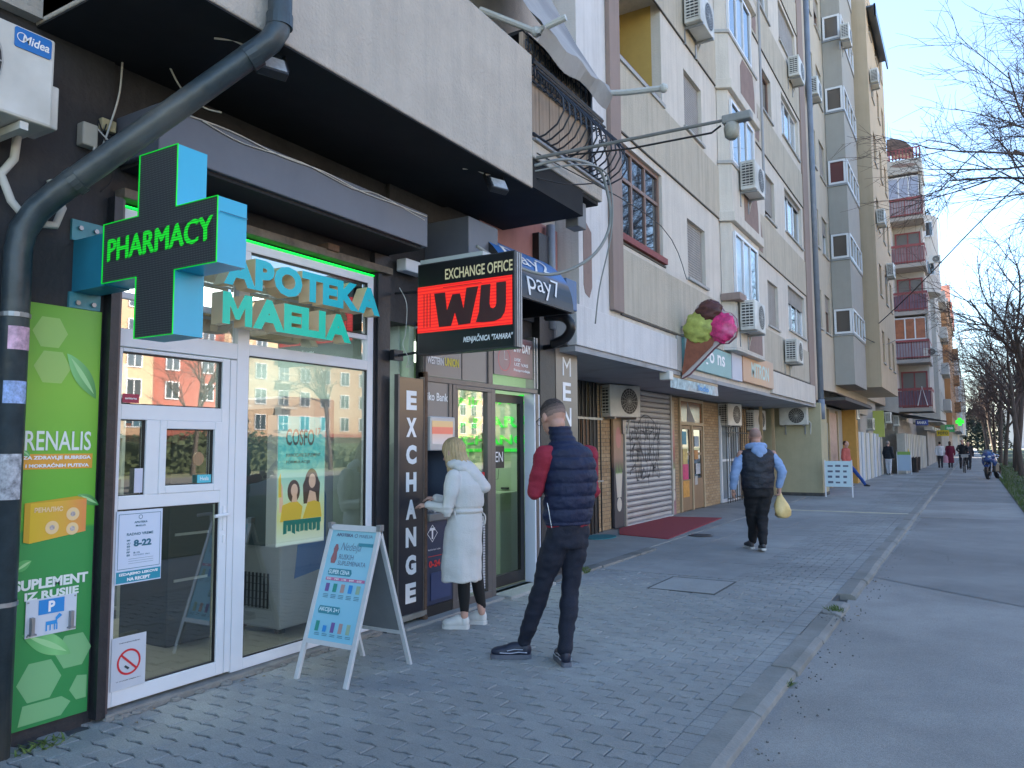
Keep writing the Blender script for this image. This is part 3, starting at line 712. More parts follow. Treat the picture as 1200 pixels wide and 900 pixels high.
# junction boxes and loose cables
jb = MB().box(-4.32, -4.25, 2.385, 2.475, 3.25, 3.385).build('junction_box', mat('box_beige', (0.42, 0.40, 0.34), .6, var=.1), label='square beige junction box on the black wall with loose cables', cat='junction box', bevel=.01, origin=(-4.3, 2.43, 3.31))
jb2 = MB().box(-4.32, -4.28, 2.51, 2.60, 3.39, 3.46).build('junction_box', mat('box_yellowed', (0.45, 0.38, 0.22), .6, var=.1), label='smaller yellowed junction box higher up with black wires', cat='junction box', bevel=.006, origin=(-4.3, 2.55, 3.42))
def cable(pts, r, m_, lab, n=5):
    c = MB().tube(smooth_pts(pts), r, n).build('cable', m_, label=lab, cat='cable', smooth=True, origin=pts[0]); return c
def smooth_pts(P, k=5):
    P = [Vector(p) for p in P]; out = []
    for i in range(len(P) - 1):
        p0, p1, p2, p3 = P[max(i - 1, 0)], P[i], P[i + 1], P[min(i + 2, len(P) - 1)]
        for j in range(k):
            t = j / k; out.append(.5 * ((2 * p1) + (-p0 + p2) * t + (2 * p0 - 5 * p1 + 4 * p2 - p3) * t * t + (-p0 + 3 * p1 - 3 * p2 + p3) * t ** 3))
    out.append(P[-1]); return out
cable([(-4.28, 2.62, 3.86), (-4.28, 2.61, 3.65), (-4.27, 2.56, 3.45), (-4.27, 2.50, 3.25), (-4.27, 2.42, 3.12), (-4.27, 2.36, 3.08)], .006, cable_w, 'white cable hanging from the soffit past the beige junction box')
cable([(-4.10, 2.80, 3.86), (-4.10, 2.90, 3.74), (-4.05, 3.02, 3.66), (-3.98, 3.10, 3.64)], .006, cable_w, 'white cable drooping from the soffit behind the slanting pipe')
cable([(-4.26, 2.46, 3.27), (-4.25, 2.44, 3.12), (-4.25, 2.38, 3.0), (-4.24, 2.28, 2.93)], .008, cable_w, 'white cable dropping from under the beige junction box')
cable([(-4.27, 2.53, 3.42), (-4.25, 2.50, 3.36), (-4.25, 2.47, 3.42), (-4.25, 2.52, 3.30), (-4.26, 2.58, 3.2), (-4.25, 2.56, 3.08), (-4.25, 2.50, 3.0)], .004, cable_b, 'tangled black wire between the two junction boxes')
cable([(-4.27, 2.47, 3.38), (-4.24, 2.52, 3.32), (-4.24, 2.62, 3.27), (-4.2, 2.72, 3.24), (-4.1, 2.80, 3.24)], .0045, cable_w, 'thin white wire looping right from the junction box')
cable([(-3.895, 2.66, 3.48), (-3.893, 3.1, 3.50), (-3.893, 3.5, 3.475), (-3.893, 3.9, 3.49), (-3.893, 4.3, 3.46), (-3.893, 4.7, 3.47), (-3.893, 5.12, 3.475)], .005, cable_w, 'long white cable sagging along the grey canopy fascia')
cable([(-3.893, 2.9, 3.49), (-3.892, 3.2, 3.455), (-3.892, 3.7, 3.49), (-3.892, 4.2, 3.455), (-3.892, 4.5, 3.49), (-3.90, 5.10, 3.44)], .004, cable_w, 'second thinner white cable twisted over the fascia cable')
# canopy fascia above the pharmacy
cf = fx_thing('shop_canopy', 'long dented grey metal canopy box above the pharmacy', 'canopy', -3.9, 3.9, 3.2)
m_fasc = mat('canopy_metal', (0.105, 0.112, 0.135), .38, var=.12, scale=2.5, spec=.6, stain=(0.13, 0.12, 0.12))
MB().box(-4.32, -3.90, 2.62, 5.143, 3.215, 3.50).build('fascia', m_fasc, cf, bevel=.006)
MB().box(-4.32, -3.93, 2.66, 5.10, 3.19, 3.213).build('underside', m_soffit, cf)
MB().box(-4.34, -4.24, 2.64, 5.10, 3.01, 3.065).build('roller_beam', mat('dusty_beam', (0.16, 0.13, 0.10), .9, var=.35, scale=10, bump=.5), cf)
MB().box(-4.34, -4.22, 4.3, 4.42, 3.06, 3.11).build('beam_bracket', rust, cf)

# floodlights under the soffit
def floodlight(pos, rz, lab):
    t = local('floodlight', lab, 'floodlight')
    MB().box(-.09, .09, -.03, .03, -.14, -.02).build('housing', black_paint, t, bevel=.008)
    MB().box(-.075, .075, -.036, -.031, -.13, -.03).build('lens', mat('lamp_lens', (0.35, 0.36, 0.36), .2, var=.2, scale=30), t)
    MB().box(-.105, -.095, -.012, .012, -.09, .06).box(.095, .105, -.012, .012, -.09, .06).box(-.105, .105, -.012, .012, .05, .06).build('yoke', black_soft, t)
    MB().tube([(-.02, 0, .05), (-.08, 0, .03), (-.2, 0, .06), (-.3, .02, .05)], .006, 5).build('wire', cable_w, t)
    t.location = pos; t.rotation_euler = (R(-28), 0, rz)
floodlight((-3.40, 5.42, 3.80), R(70), 'small floodlight under the far right corner of the dark soffit')
floodlight((-3.42, 2.98, 3.79), R(70), 'small floodlight half hidden behind the slanting pipe elbow')

# ================================================================ PHARMACY SHOPFRONT
ph = fx_thing('pharmacy_shopfront', 'white framed pharmacy shopfront with glazed door and large window edged in green light', 'shopfront', -4.3, 3.8, 0)
fp = FX(-4.30)
fr_ = MB()
def fm(a0, a1, b0, b1, c0=-.06, c1=0.0): fr_.fbox(fp, a0, a1, b0, b1, c0, c1)
fm(2.640, 2.674, .035, 2.965); fm(4.852, 4.922, .035, 2.965); fm(2.674, 4.852, 2.900, 2.965); fm(3.530, 3.630, .035, 2.90); fm(3.630, 4.852, .035, .108)
fm(2.674, 3.530, 2.130, 2.238); fm(3.630, 4.852, 2.165, 2.245); fm(3.63, 4.852, 2.42, 2.46, -.055, -.012); fm(2.674, 3.53, 2.42, 2.46, -.055, -.012)
fr_.build('frame', white_pvc, ph, bevel=.004)
dl = MB()
for q in ((2.676, 2.700, .05, 2.122), (3.408, 3.468, .05, 2.122), (2.70, 3.408, 2.100, 2.122), (2.70, 3.408, 1.696, 1.786), (2.70, 3.408, 1.166, 1.246), (2.70, 3.408, .05, .136), (2.866, 2.955, 1.246, 1.696), ):
    dl.fbox(fp, q[0], q[1], q[2], q[3], -.05, .006)
dl.fbox(fp, 2.955, 3.0, 1.246, 1.696, -.05, .012); dl.fbox(fp, 3.354, 3.408, 1.246, 1.696, -.05, .012); dl.fbox(fp, 3.0, 3.354, 1.645, 1.696, -.05, .012); dl.fbox(fp, 3.0, 3.354, 1.246, 1.293, -.05, .012)
door = dl.build('door', white_pvc, ph, bevel=.004)
MB().fbox(fp, 3.474, 3.524, .05, 2.12, -.05, .003).build('door_jamb', white_pvc, ph, bevel=.003)
b = MB(); b.fbox(fp, 3.432, 3.456, .98, 1.14, .006, .014); b.tube([(-4.294, 3.444, 1.085), (-4.25, 3.444, 1.085), (-4.243, 3.43, 1.085), (-4.243, 3.335, 1.082)], .011, 8); b.fbox(fp, 3.436, 3.452, .90, .95, .006, .018)
b.build('handle', mat('white_handle', (0.8, 0.8, 0.82), .3), door)
glass_s = mat_glass('shop_glass', (0.78, 0.84, 0.81), .14)
glass_t = mat_glass('fanlight_glass', (0.70, 0.75, 0.75), .38)
def pane(a0, a1, b0, b1, m_, par, c=-.03, fr=fp, nm='pane'):
    return MB().quad(fr, a0, a1, b0, b1, c).build(nm, m_, par)
pane(2.70, 3.408, 1.786, 2.10, glass_t, door); pane(2.70, 2.866, 1.246, 1.696, glass_s, door); pane(3.0, 3.354, 1.293, 1.645, glass_s, door); pane(2.70, 3.408, .136, 1.166, glass_s, door)
pane(3.63, 4.852, .108, 2.165, glass_s, ph); pane(3.63, 4.852, 2.245, 2.42, glass_t, ph); pane(3.63, 4.852, 2.46, 2.90, glass_t, ph); pane(2.674, 3.53, 2.238, 2.42, glass_t, ph); pane(2.674, 3.53, 2.46, 2.90, glass_t, ph)
b = MB(); g2 = .004
for q in ((2.70, 3.408, 1.786, 2.10), (2.70, 2.866, 1.246, 1.696), (3.0, 3.354, 1.293, 1.645), (2.70, 3.408, .136, 1.166), (3.63, 4.852, .108, 2.165), (3.63, 4.852, 2.46, 2.90)):
    a0, a1, b0, b1 = q
    for s in ((a0, a0 + .007, b0, b1), (a1 - .007, a1, b0, b1), (a0, a1, b0, b0 + .007), (a0, a1, b1 - .007, b1)): b.fbox(fp, *s, -.03, -.008)
b.build('gasket', black_soft, ph)
led = mat('green_led', (0.0, 0.85, 0.04), .4, emit=.55)
MB().fbox(fp, 2.66, 4.945, 2.972, 2.980, -.01, .004).fbox(fp, 4.930, 4.938, .05, 2.972, -.01, .004).build('led_strip', led, ph)
MB().box(-4.40, -4.29, 4.922, 5.128, 0, 3.18).build('pillar', black_paint, lb)
MB().box(-4.40, -4.268, 4.945, 4.99, .0, 3.0).build('cover_strip', black_paint, lb)
sill = MB().box(-4.42, -4.235, 2.64, 5.0, -.02, .033)
sill.build('door_sill', m_conc, ph, bevel=.012)
# rough broken mortar edge under the sill
b = MB(); rr = random.Random(21)
for k in range(60): b.ball((-4.235 + rr.gauss(0, .012), rr.uniform(2.66, 4.95), .004), rr.uniform(.014, .04), rr.uniform(.02, .06), .016, nu=6, nv=4, jitter=.3)
b.build('mortar_edge', m_conc, ph, kind='stuff')
# stickers on the door
ft = FX(-4.288)
nt_ = MB().fbox(ft, 2.69, 2.985, .735, 1.158, 0, .003).build('notice', mat('notice_paper', (0.62, 0.68, 0.80), .5), door, label='white opening hours notice')
b = MB()
for q in ((2.702, 2.705, .82, 1.14), (2.970, 2.973, .82, 1.14), (2.705, 2.97, 1.137, 1.14), (2.705, 2.97, .82, .823)): b.quad(ft, *q, .0045)
b.ring(ft, 2.84, 1.118, .010, .013, .0045, 14); b.text(ft, 'APOTEKA', 2.80, 2.885, 1.082, 1.094, .005, bold=.03); b.text(ft, 'MAELIA', 2.81, 2.875, 1.062, 1.073, .005, bold=.01)
b.text(ft, 'RADNO VREME', 2.755, 2.925, 1.012, 1.028, .005, bold=.02); b.text(ft, '8-22', 2.80, 2.915, .945, .985, .005, bold=.05)
for k, d in enumerate('P U S Č P S'.split()): b.text(ft, d * 2, 2.757, 2.778, .978 - k * .017, .989 - k * .017, .005, bold=.04)
b.text(ft, '8-15', 2.80, 2.84, .905, .915, .005, bold=.02); b.text(ft, 'neradni dan', 2.80, 2.905, .893, .901, .005)
for z in (.875, .862, .849): b.quad(ft, 2.77, 2.93, z, z + .0015, .0045)
b.build('notice_print', mat('notice_ink', (0.03, 0.15, 0.22), .5), nt_)
MB().quad(ft, 2.697, 2.98, .742, .808, .0045).build('notice_band', mat('teal_print', (0.02, 0.27, 0.37), .5), nt_)
b = MB(); b.text(ft, 'IZDAJEMO LEKOVE', 2.715, 2.962, .779, .799, .006, bold=.05); b.text(ft, 'NA RECEPT', 2.765, 2.912, .750, .770, .006, bold=.05); b.build('notice_lettering', white_print, nt_)
ns = MB().fbox(ft, 2.688, 2.902, .137, .435, 0, .003).build('no_smoking_notice', mat('notice_paper2', (0.55, 0.57, 0.62), .5), door)
MB().ring(ft, 2.795, .285, .062, .074, .0045, 30).poly(ft, [(2.742, .327), (2.750, .336), (2.848, .243), (2.840, .234)], .005).build('no_smoking_symbol', mat('sign_red', (0.62, 0.02, 0.03), .5), ns)
b = MB(); b.poly(ft, [(2.765, .262), (2.775, .270), (2.800, .25), (2.79, .242)], .0047); b.text(ft, 'ZABRANJENO PUŠENJE', 2.73, 2.86, .395, .403, .0045, bold=.02); b.text(ft, 'U OVOM OBJEKTU', 2.72, 2.87, .18, .187, .0045, bold=.02); b.build('no_smoking_print', dark_print, ns)
MB().fbox(ft, 2.70, 2.805, 1.795, 1.848, 0, .002).build('sticker', mat('wine_red', (0.36, 0.03, 0.07), .5), door)
MB().text(ft, 'sanitarna', 2.715, 2.79, 1.815, 1.828, .003, bold=.02).build('sticker_print', white_print, door)
MB().fbox(ft, 2.805, 2.858, 1.26, 1.405, -.02, -.017).build('sticker', mat('lilac_paper', (0.58, 0.58, 0.68), .5), door)
MB().fbox(ft, 3.24, 3.345, 1.30, 1.352, -.02, -.017).build('sticker', mat('teal_sticker', (0.10, 0.50, 0.60), .5), door)
MB().text(ft, 'Hvala', 3.26, 3.325, 1.315, 1.34, -.0155, bold=.01).build('sticker_print', white_print, door)
# interior: floor, walls, ceiling with a lit panel, shelves with boxes
m_in_wall = mat('shop_inner_wall', (0.42, 0.50, 0.45), .8, var=.1); m_in_floor = mat('shop_floor_tiles', (0.26, 0.24, 0.20), .35, var=.1, scale=2)
MB().box(-8.6, -4.36, 2.3, 5.5, -.02, .02).build('shop_floor', m_in_floor, ph)
b = MB(); b.box(-8.7, -8.6, 2.3, 5.5, 0, 3); b.box(-8.6, -4.42, 2.2, 2.3, 0, 3); b.box(-8.6, -4.42, 5.4, 5.5, 0, 3); b.build('shop_inner_wall', m_in_wall, ph)
MB().box(-8.6, -4.42, 2.3, 5.4, 2.95, 3.0).build('shop_ceiling', mat('ceiling_white', (0.5, 0.5, 0.5), .8), ph)
def ceiling_lamp(x0, x1, y0, y1, z, e, lab, c=(0.9, 1.0, 0.95)):
    t = thing('ceiling_lamp', lab, 'ceiling lamp', ((x0 + x1) / 2, (y0 + y1) / 2, z))
    MB().box(x0, x1, y0, y1, z, z + .03).build('diffuser', mat('lamp_%g' % e, c, .5, emit=e), t)
    MB().box(x0 - .02, x0, y0 - .02, y1 + .02, z - .004, z + .035).box(x1, x1 + .02, y0 - .02, y1 + .02, z - .004, z + .035).build('rim', white_pvc, t)
ceiling_lamp(-6.6, -5.6, 2.7, 4.9, 2.91, 1.7, 'flat lit ceiling panel inside the pharmacy')
rs = random.Random(5)
m_shelf = mat('shelf_grey', (0.38, 0.40, 0.38), .5)
def shelf_unit(X, y0, y1, lab):
    t = thing('shelf_unit', lab, 'shelves', (X, (y0 + y1) / 2, 0))
    MB().box(X - .35, X - .33, y0, y1, .1, 2.3).build('back_panel', mat('shelf_back', (0.22, 0.26, 0.24), .6), t)
    for y in (y0, y1 - .03): MB().box(X - .33, X, y, y + .03, 0, 2.3).build('side_panel', m_shelf, t)
    for z in (.1, .5, .88, 1.25, 1.62, 1.98): MB().box(X - .33, X, y0 + .03, y1 - .03, z, z + .025).build('shelf', m_shelf, t)
shelf_unit(-6.6, 2.9, 4.2, 'tall medicine shelves standing behind the pharmacy door glass')
shelf_unit(-7.9, 3.9, 5.35, 'second medicine shelves near the back wall of the pharmacy')
bc = [mat('pack_%d' % k, c, .5) for k, c in enumerate(((0.5, 0.52, 0.5), (0.16, 0.3, 0.42), (0.45, 0.40, 0.06), (0.42, 0.13, 0.08), (0.10, 0.30, 0.20), (0.36, 0.22, 0.4)))]
for X, y0, y1 in ((-6.6, 2.95, 4.15), (-7.9, 3.95, 5.3)):
    for z in (.53, .91, 1.28, 1.65):
        y = y0 + .02
        while y < y1 - .1:
            w2, h = rs.uniform(.05, .13), rs.uniform(.08, .22)
            MB().box(X - .15, X - .03, y, y + w2, z, z + h).build('medicine_box', rs.choice(bc), label='small medicine box standing in a row on the pharmacy shelves', cat='box', group='medicine boxes on the pharmacy shelves', origin=(X - .09, y, z))
            y += w2 + rs.uniform(.004, .05)
# counter
MB().box(-6.0, -5.7, 2.45, 3.35, .02, 1.0).build('shop_counter', mat('counter_teal', (0.04, 0.14, 0.13), .5, var=.1), label='dark teal serving counter just inside the pharmacy door', cat='counter', bevel=.01, origin=(-5.85, 2.9, 0))
# drinks cooler / freezer cabinet behind the window
fz_ = thing('fridge', 'white glass door fridge with a vent grille behind the shop window', 'fridge', (-5.15, 4.75, .02))
MB().box(-5.45, -4.85, 4.45, 5.05, .06, 1.95).build('cabinet', mat('fridge_grey', (0.42, 0.45, 0.48), .4, var=.05), fz_, bevel=.02)
MB().box(-5.35, -4.95, 4.443, 4.449, .72, 1.85).build('door_glass', mat('fridge_glass', (0.08, 0.12, 0.14), .15), fz_)
b = MB()
for k in range(9): b.box(-5.35 + k * .045, -5.335 + k * .045, 4.440, 4.448, .22, .50)
for k in range(5): b.box(-5.35, -4.98, 4.438, 4.4395, .23 + k * .06, .235 + k * .06)
b.build('vent_grille', ac_dark, fz_)
MB().prism(FX(-4.85), [(4.60, .45), (4.95, .5), (4.95, 1.1), (4.88, 1.3), (4.80, 1.05), (4.66, .95)], .001, .006).build('wave_print', mat('fridge_blue', (0.08, 0.20, 0.45), .4), fz_)
for q in ((-5.38, 4.52), (-4.92, 4.52), (-5.38, 4.98), (-4.92, 4.98)): MB().box(q[0] - .03, q[0] + .03, q[1] - .03, q[1] + .03, .02, .06).build('foot', black_soft, fz_)
# display cabinet at left of window
dc = thing('display_cabinet', 'dark display cabinet standing left of the poster inside the pharmacy', 'cabinet', (-5.6, 3.95, .02))
MB().box(-5.9, -5.3, 3.75, 4.15, .02, 1.7).build('body', mat('cabinet_dark', (0.035, 0.045, 0.045), .4), dc, bevel=.01)
for z in (.5, .85, 1.2): MB().box(-5.299, -5.29, 3.8, 4.1, z, z + .02).build('shelf_edge', m_shelf, dc)
# the lit poster box hanging in the window
pb = thing('poster_box', 'hanging light box poster with two women reading COSFO behind the window', 'poster', (-4.42, 4.2, 1.3))
fpb = FX(-4.375)
MB().box(-4.48, -4.376, 3.965, 4.452, .80, 1.765).build('box', mat('poster_side', (0.55, 0.58, 0.60), .5), pb)
MB().quad(fpb, 3.972, 4.447, .807, 1.758, .001).build('poster', mat_ramp('poster_fade', 2, .8, 1.76, [(0, (0.62, 0.72, 0.68)), (.22, (0.60, 0.62, 0.28)), (.4, (0.48, 0.66, 0.52)), (.7, (0.12, 0.50, 0.50)), (1, (0.16, 0.52, 0.55))], emit=.07), pb)
b = MB(); b.text(fpb, 'COSFO', 4.045, 4.33, 1.54, 1.665, .003, bold=.02); b.text(fpb, '17', 4.345, 4.40, 1.62, 1.675, .003, bold=.01); b.text(fpb, 'NANOCARE SUPLEMENT', 4.05, 4.40, 1.455, 1.482, .003, bold=.02); b.text(fpb, 'FORMULACIJE', 4.05, 4.29, 1.40, 1.428, .003, bold=.02)
b.build('lettering', mat('poster_grey', (0.20, 0.19, 0.19), .5), pb)
skin_p = mat('poster_skin', (0.72, 0.46, 0.36), .5, emit=.06); hair_p = mat('poster_hair', (0.14, 0.06, 0.035), .5); yel_p = mat('poster_yellow', (0.70, 0.48, 0.04), .5, emit=.05)
b = MB(); b.disc(fpb, 4.13, 1.20, .062, .002, 20, .085).disc(fpb, 4.31, 1.255, .07, .0022, 20, .11).poly(fpb, [(4.23, 1.10), (4.39, 1.10), (4.40, 1.25), (4.36, 1.32), (4.26, 1.32), (4.22, 1.24)], .0024); b.build('hair', hair_p, pb)
b = MB(); b.disc(fpb, 4.135, 1.205, .034, .0034, 16, .05).disc(fpb, 4.315, 1.27, .036, .0036, 16, .055).poly(fpb, [(4.10, 1.08), (4.17, 1.08), (4.16, 1.17), (4.12, 1.17)], .0030).poly(fpb, [(4.25, 1.05), (4.38, 1.05), (4.35, 1.18), (4.29, 1.2)], .0032).poly(fpb, [(3.99, 1.05), (4.03, 1.05), (4.02, 1.24), (3.985, 1.3)], .0034); b.build('figure', skin_p, pb)
b = MB(); b.poly(fpb, [(4.00, .98), (4.20, .98), (4.22, 1.08), (4.17, 1.12), (4.09, 1.12), (4.02, 1.10)], .0038).poly(fpb, [(4.22, .99), (4.42, .99), (4.40, 1.10), (4.34, 1.12), (4.27, 1.11)], .0040).poly(fpb, [(3.98, 1.16), (4.01, 1.16), (4.0, 1.34), (3.978, 1.3)], .0042); b.build('dress', yel_p, pb)
b = MB()
for k in range(9): b.poly(fpb, [(4.03 + k * .042, .90 + rs.uniform(-.02, .01)), (4.065 + k * .042, .90 + rs.uniform(-.02, .01)), (4.065 + k * .042, .965), (4.03 + k * .042, .965)], .0044 + k * .0001)
b.quad(fpb, 4.03, 4.41, .952, .988, .0056); b.build('caption', mat('poster_teal', (0.0, 0.30, 0.27), .5), pb)
# pinecone mobile / wooden disc in the hatch and small signs seen on the glass
MB().prism(FX(-4.34), [(3.265 + .04 * math.cos(t * .4), 1.455 + .045 * math.sin(t * .4)) for t in range(16)], 0, .01).build('wooden_ornament', mat('ornament_wood', (0.42, 0.26, 0.14), .7), label='round wooden ornament hanging inside the small hatch pane', cat='ornament', origin=(-4.34, 3.26, 1.45))

# sign letters
m_cy = mat('letter_cyan', (0.0, 0.36, 0.44), .35, emit=.05); m_te = mat('letter_teal', (0.0, 0.46, 0.33), .35, emit=.05); m_side = mat('letter_side', (0.80, 0.62, 0.38), .5)  # tan sides brightened in colour for the light reflected onto them
def big_letters(txt, fr, a0, a1, b0, b1, dep, face_m, par):
    ws = []
    for ch in txt:
        v, f = text_geo(ch, .042, 0, True); ws.append(max(p[0] for p in v) - min(p[0] for p in v))
    gap = .02; tot = sum(ws) + gap * (len(txt) - 1); sc = (a1 - a0) / tot; a = a0
    for ch, wd in zip(txt, ws):
        if ch == 'M':
            me = MB(); me.cur = 1; P = [(0, 0), (0, 1), (.27, 1), (.5, .50), (.73, 1), (1, 1), (1, 0), (.75, 0), (.75, .58), (.57, .18), (.43, .18), (.25, .58), (.25, 0)]
            P = [(a + x * wd * sc, b0 + y * (b1 - b0)) for x, y in P]; me.prism(fr, P, 0, dep - .0005); me.cur = 0; me.poly(fr, P[::-1], dep)
            me.build('letter', [face_m, m_side], par); a += (wd + gap) * sc; continue
        v, f = text_geo(ch, .056, 0, True)
        x0 = min(p[0] for p in v); y0 = min(p[1] for p in v); y1 = max(p[1] for p in v); zt = max(p[2] for p in v)
        me = MB(); sy = (b1 - b0) / (y1 - y0)
        for p in v: me.v.append(tuple(fr.p(a + (p[0] - x0) * sc, b0 + (p[1] - y0) * sy, dep if p[2] > 0 else 0)))
        for q in f:
            me.f.append(q); me.mi.append(0 if all(v[k][2] > 0 for k in q) else 1)
        me.build('letter', [face_m, m_side], par); a += (wd + gap) * sc
fl = FX(-4.21)
s1 = fx_thing('sign_letters', 'raised cyan and teal letters reading APOTEKA MAELIA before the fanlight', 'sign', -4.2, 3.9, 2.3)
big_letters('APOTEKA', fl, 3.245, 4.755, 2.585, 2.800, .11, m_cy, s1)
big_letters('MAELIA', fl, 3.24, 4.42, 2.325, 2.535, .11, m_te, s1)
b = MB()
for z in (2.64, 2.40):
    b.fbox(FX(-4.20), 3.3, 4.6 if z > 2.5 else 4.35, z, z + .02, -.02, -.01)
b.build('mounting_rail', white_pvc, s1)

# projecting pharmacy cross
px = thing('pharmacy_cross', 'projecting pharmacy cross with dark LED face reading PHARMACY in green', 'sign', (-4.3, 2.47, 2.4))
m_blue = mat('cross_cyan', (0.02, 0.42, 0.62), .3, var=.04, scale=3, spec=.6); m_teald = mat('mount_blue_shaded', (0.02, 0.20, 0.30), .4, var=.1)  # mount is the cross blue darkened, its shade put into the colour
cp = [(-3.700, 2.09), (-3.385, 2.09), (-3.385, 2.413), (-3.068, 2.413), (-3.068, 2.738), (-3.385, 2.738), (-3.385, 3.062), (-3.700, 3.062), (-3.700, 2.738), (-4.005, 2.738), (-4.005, 2.413), (-3.700, 2.413)]
fyc = FY(2.385)
MB().prism(fyc, cp, -.170, 0).build('casing', m_blue, px)
m_ledface = bpy.data.materials.new('led_matrix'); m_ledface.use_nodes = True
t_ = m_ledface.node_tree; p_ = t_.nodes['Principled BSDF']; p_.inputs['Roughness'].default_value = .6
g_ = t_.nodes.new('ShaderNodeNewGeometry'); wv = t_.nodes.new('ShaderNodeTexWave'); wv.bands_direction = 'Z'; wv.inputs['Scale'].default_value = 26
wv2 = t_.nodes.new('ShaderNodeTexWave'); wv2.bands_direction = 'X'; wv2.inputs['Scale'].default_value = 26
t_.links.new(g_.outputs['Position'], wv.inputs[0]); t_.links.new(g_.outputs['Position'], wv2.inputs[0])
mu = t_.nodes.new('ShaderNodeMath'); mu.operation = 'MULTIPLY'; t_.links.new(wv.outputs['Fac'], mu.inputs[0]); t_.links.new(wv2.outputs['Fac'], mu.inputs[1])
cr_ = t_.nodes.new('ShaderNodeValToRGB'); cr_.color_ramp.elements[0].color = (0.022, 0.026, 0.03, 1); cr_.color_ramp.elements[1].color = (0.12, 0.125, 0.13, 1)
t_.links.new(mu.outputs[0], cr_.inputs[0]); t_.links.new(cr_.outputs[0], p_.inputs['Base Color'])
ins = [(x + (.006 if i in (0, 7, 8, 9, 10, 11) else -.006), z + (.006 if i in (0, 1, 2, 3, 10, 11) else -.006)) for i, (x, z) in enumerate(cp)]
MB().poly(fyc, cp, .002).build('screen', m_ledface, px)
gl = mat('green_glow', (0.0, 0.5, 0.03), .5, emit=.12)
b = MB(); k_ = len(cp)
for i in range(k_):
    (x0, z0), (x1, z1) = cp[i], cp[(i + 1) % k_]
    b.fbox(fyc, min(x0, x1) - .0018, max(x0, x1) + .0018, min(z0, z1) - .0018, max(z0, z1) + .0018, .001, .0062 + i * .0001)
b.build('edge_light', gl, px)
b = MB(); [b.text(fyc, 'PHARMACY', -3.965 + q * .007, -3.112 + q * .007, 2.525 + q * .002, 2.645 + q * .002, .004 + q * .0004) for q in (0, 1, 2)]
b.build('lettering', mat('green_text', (0.01, 0.6, 0.03), .5, emit=.11), px)
b = MB()
for k in range(9): b.quad(fyc, -3.97, -3.10, 2.531 + k * .0132, 2.5335 + k * .0132, .0052 + k * .0001)
b.build('matrix_gap', black_soft, px)
MB().box(-4.318, -4.006, 2.395, 2.545, 2.405, 2.70).build('mounting_box', m_teald, px)
MB().box(-4.328, -4.302, 2.375, 2.555, 2.315, 2.404).box(-4.328, -4.302, 2.375, 2.555, 2.701, 2.82).build('wall_plate', mat('plate_teal', (0.05, 0.25, 0.30), .4, var=.2), px)
for y in (2.42, 2.51):
    for z in (2.345, 2.775):
        MB().prism(FX(-4.30), [(y + .014 * math.cos(k), z + .014 * math.sin(k)) for k in [PI / 3 * q for q in range(6)]], 0, .014).build('bolt', steel, px)
MB().box(-3.06, -3.055, 2.39, 2.55, 2.66, 2.663).build('seam', m_teald, px)

# ================================================================ EXCHANGE OFFICE
ex = fx_thing('exchange_shopfront', 'dark bronze shopfront of the exchange office with cash machine and open door', 'shopfront', -4.2, 6.6, 0)
m_brz = mat('bronze_aluminium', (0.13, 0.115, 0.11), .35, var=.08, spec=.7, metal=.3)
m_gpan = mat('grey_panel', (0.17, 0.165, 0.17), .3, var=.06, scale=2, spec=.7)
fe = FX(-4.20)
MB().box(-4.30, -4.215, 5.50, 5.535, 0, 2.6).build('door_post', black_paint, ex)
b = MB()
for q in ((5.535, 7.60, 2.115, 2.165), (5.945, 5.995, .0, 2.115), (6.62, 6.70, 0, 2.115), (5.995, 6.62, 2.075, 2.115), (5.995, 6.62, .0, .09), (7.56, 7.62, 0, 2.115), (5.88, 5.93, 1.75, 2.115), (6.55, 6.62, .09, 2.075), (5.995, 6.03, .09, 2.075)): b.fbox(fe, *q, -.07, 0)
b.build('frame', m_brz, ex, bevel=.004)
b = MB(); b.fbox(fe, 5.53, 6.62, 2.17, 2.66, -.04, -.01); b.fbox(fe, 5.53, 5.945, 1.80, 2.115, -.05, -.012); b.build('grey_panel', m_gpan, ex)
b = MB()
for a in (6.10, ): b.fbox(fe, a, a + .012, 2.17, 2.66, -.01, -.004)
b.fbox(fe, 6.56, 6.64, 2.165, 2.72, -.04, .005); b.build('panel_joint', m_brz, ex)
MB().text(fe, 'iko Bank', 5.555, 5.87, 1.945, 2.02, -.008, bold=.02).build('lettering', white_print, ex)
MB().text(fe, 'WESTERN', 5.55, 5.80, 2.28, 2.35, -.006, bold=.03).build('lettering', white_print, ex)
MB().text(fe, 'UNION', 5.82, 6.05, 2.28, 2.36, -.006, bold=.03).build('lettering', mat('union_yellow', (0.75, 0.62, 0.05), .5), ex)
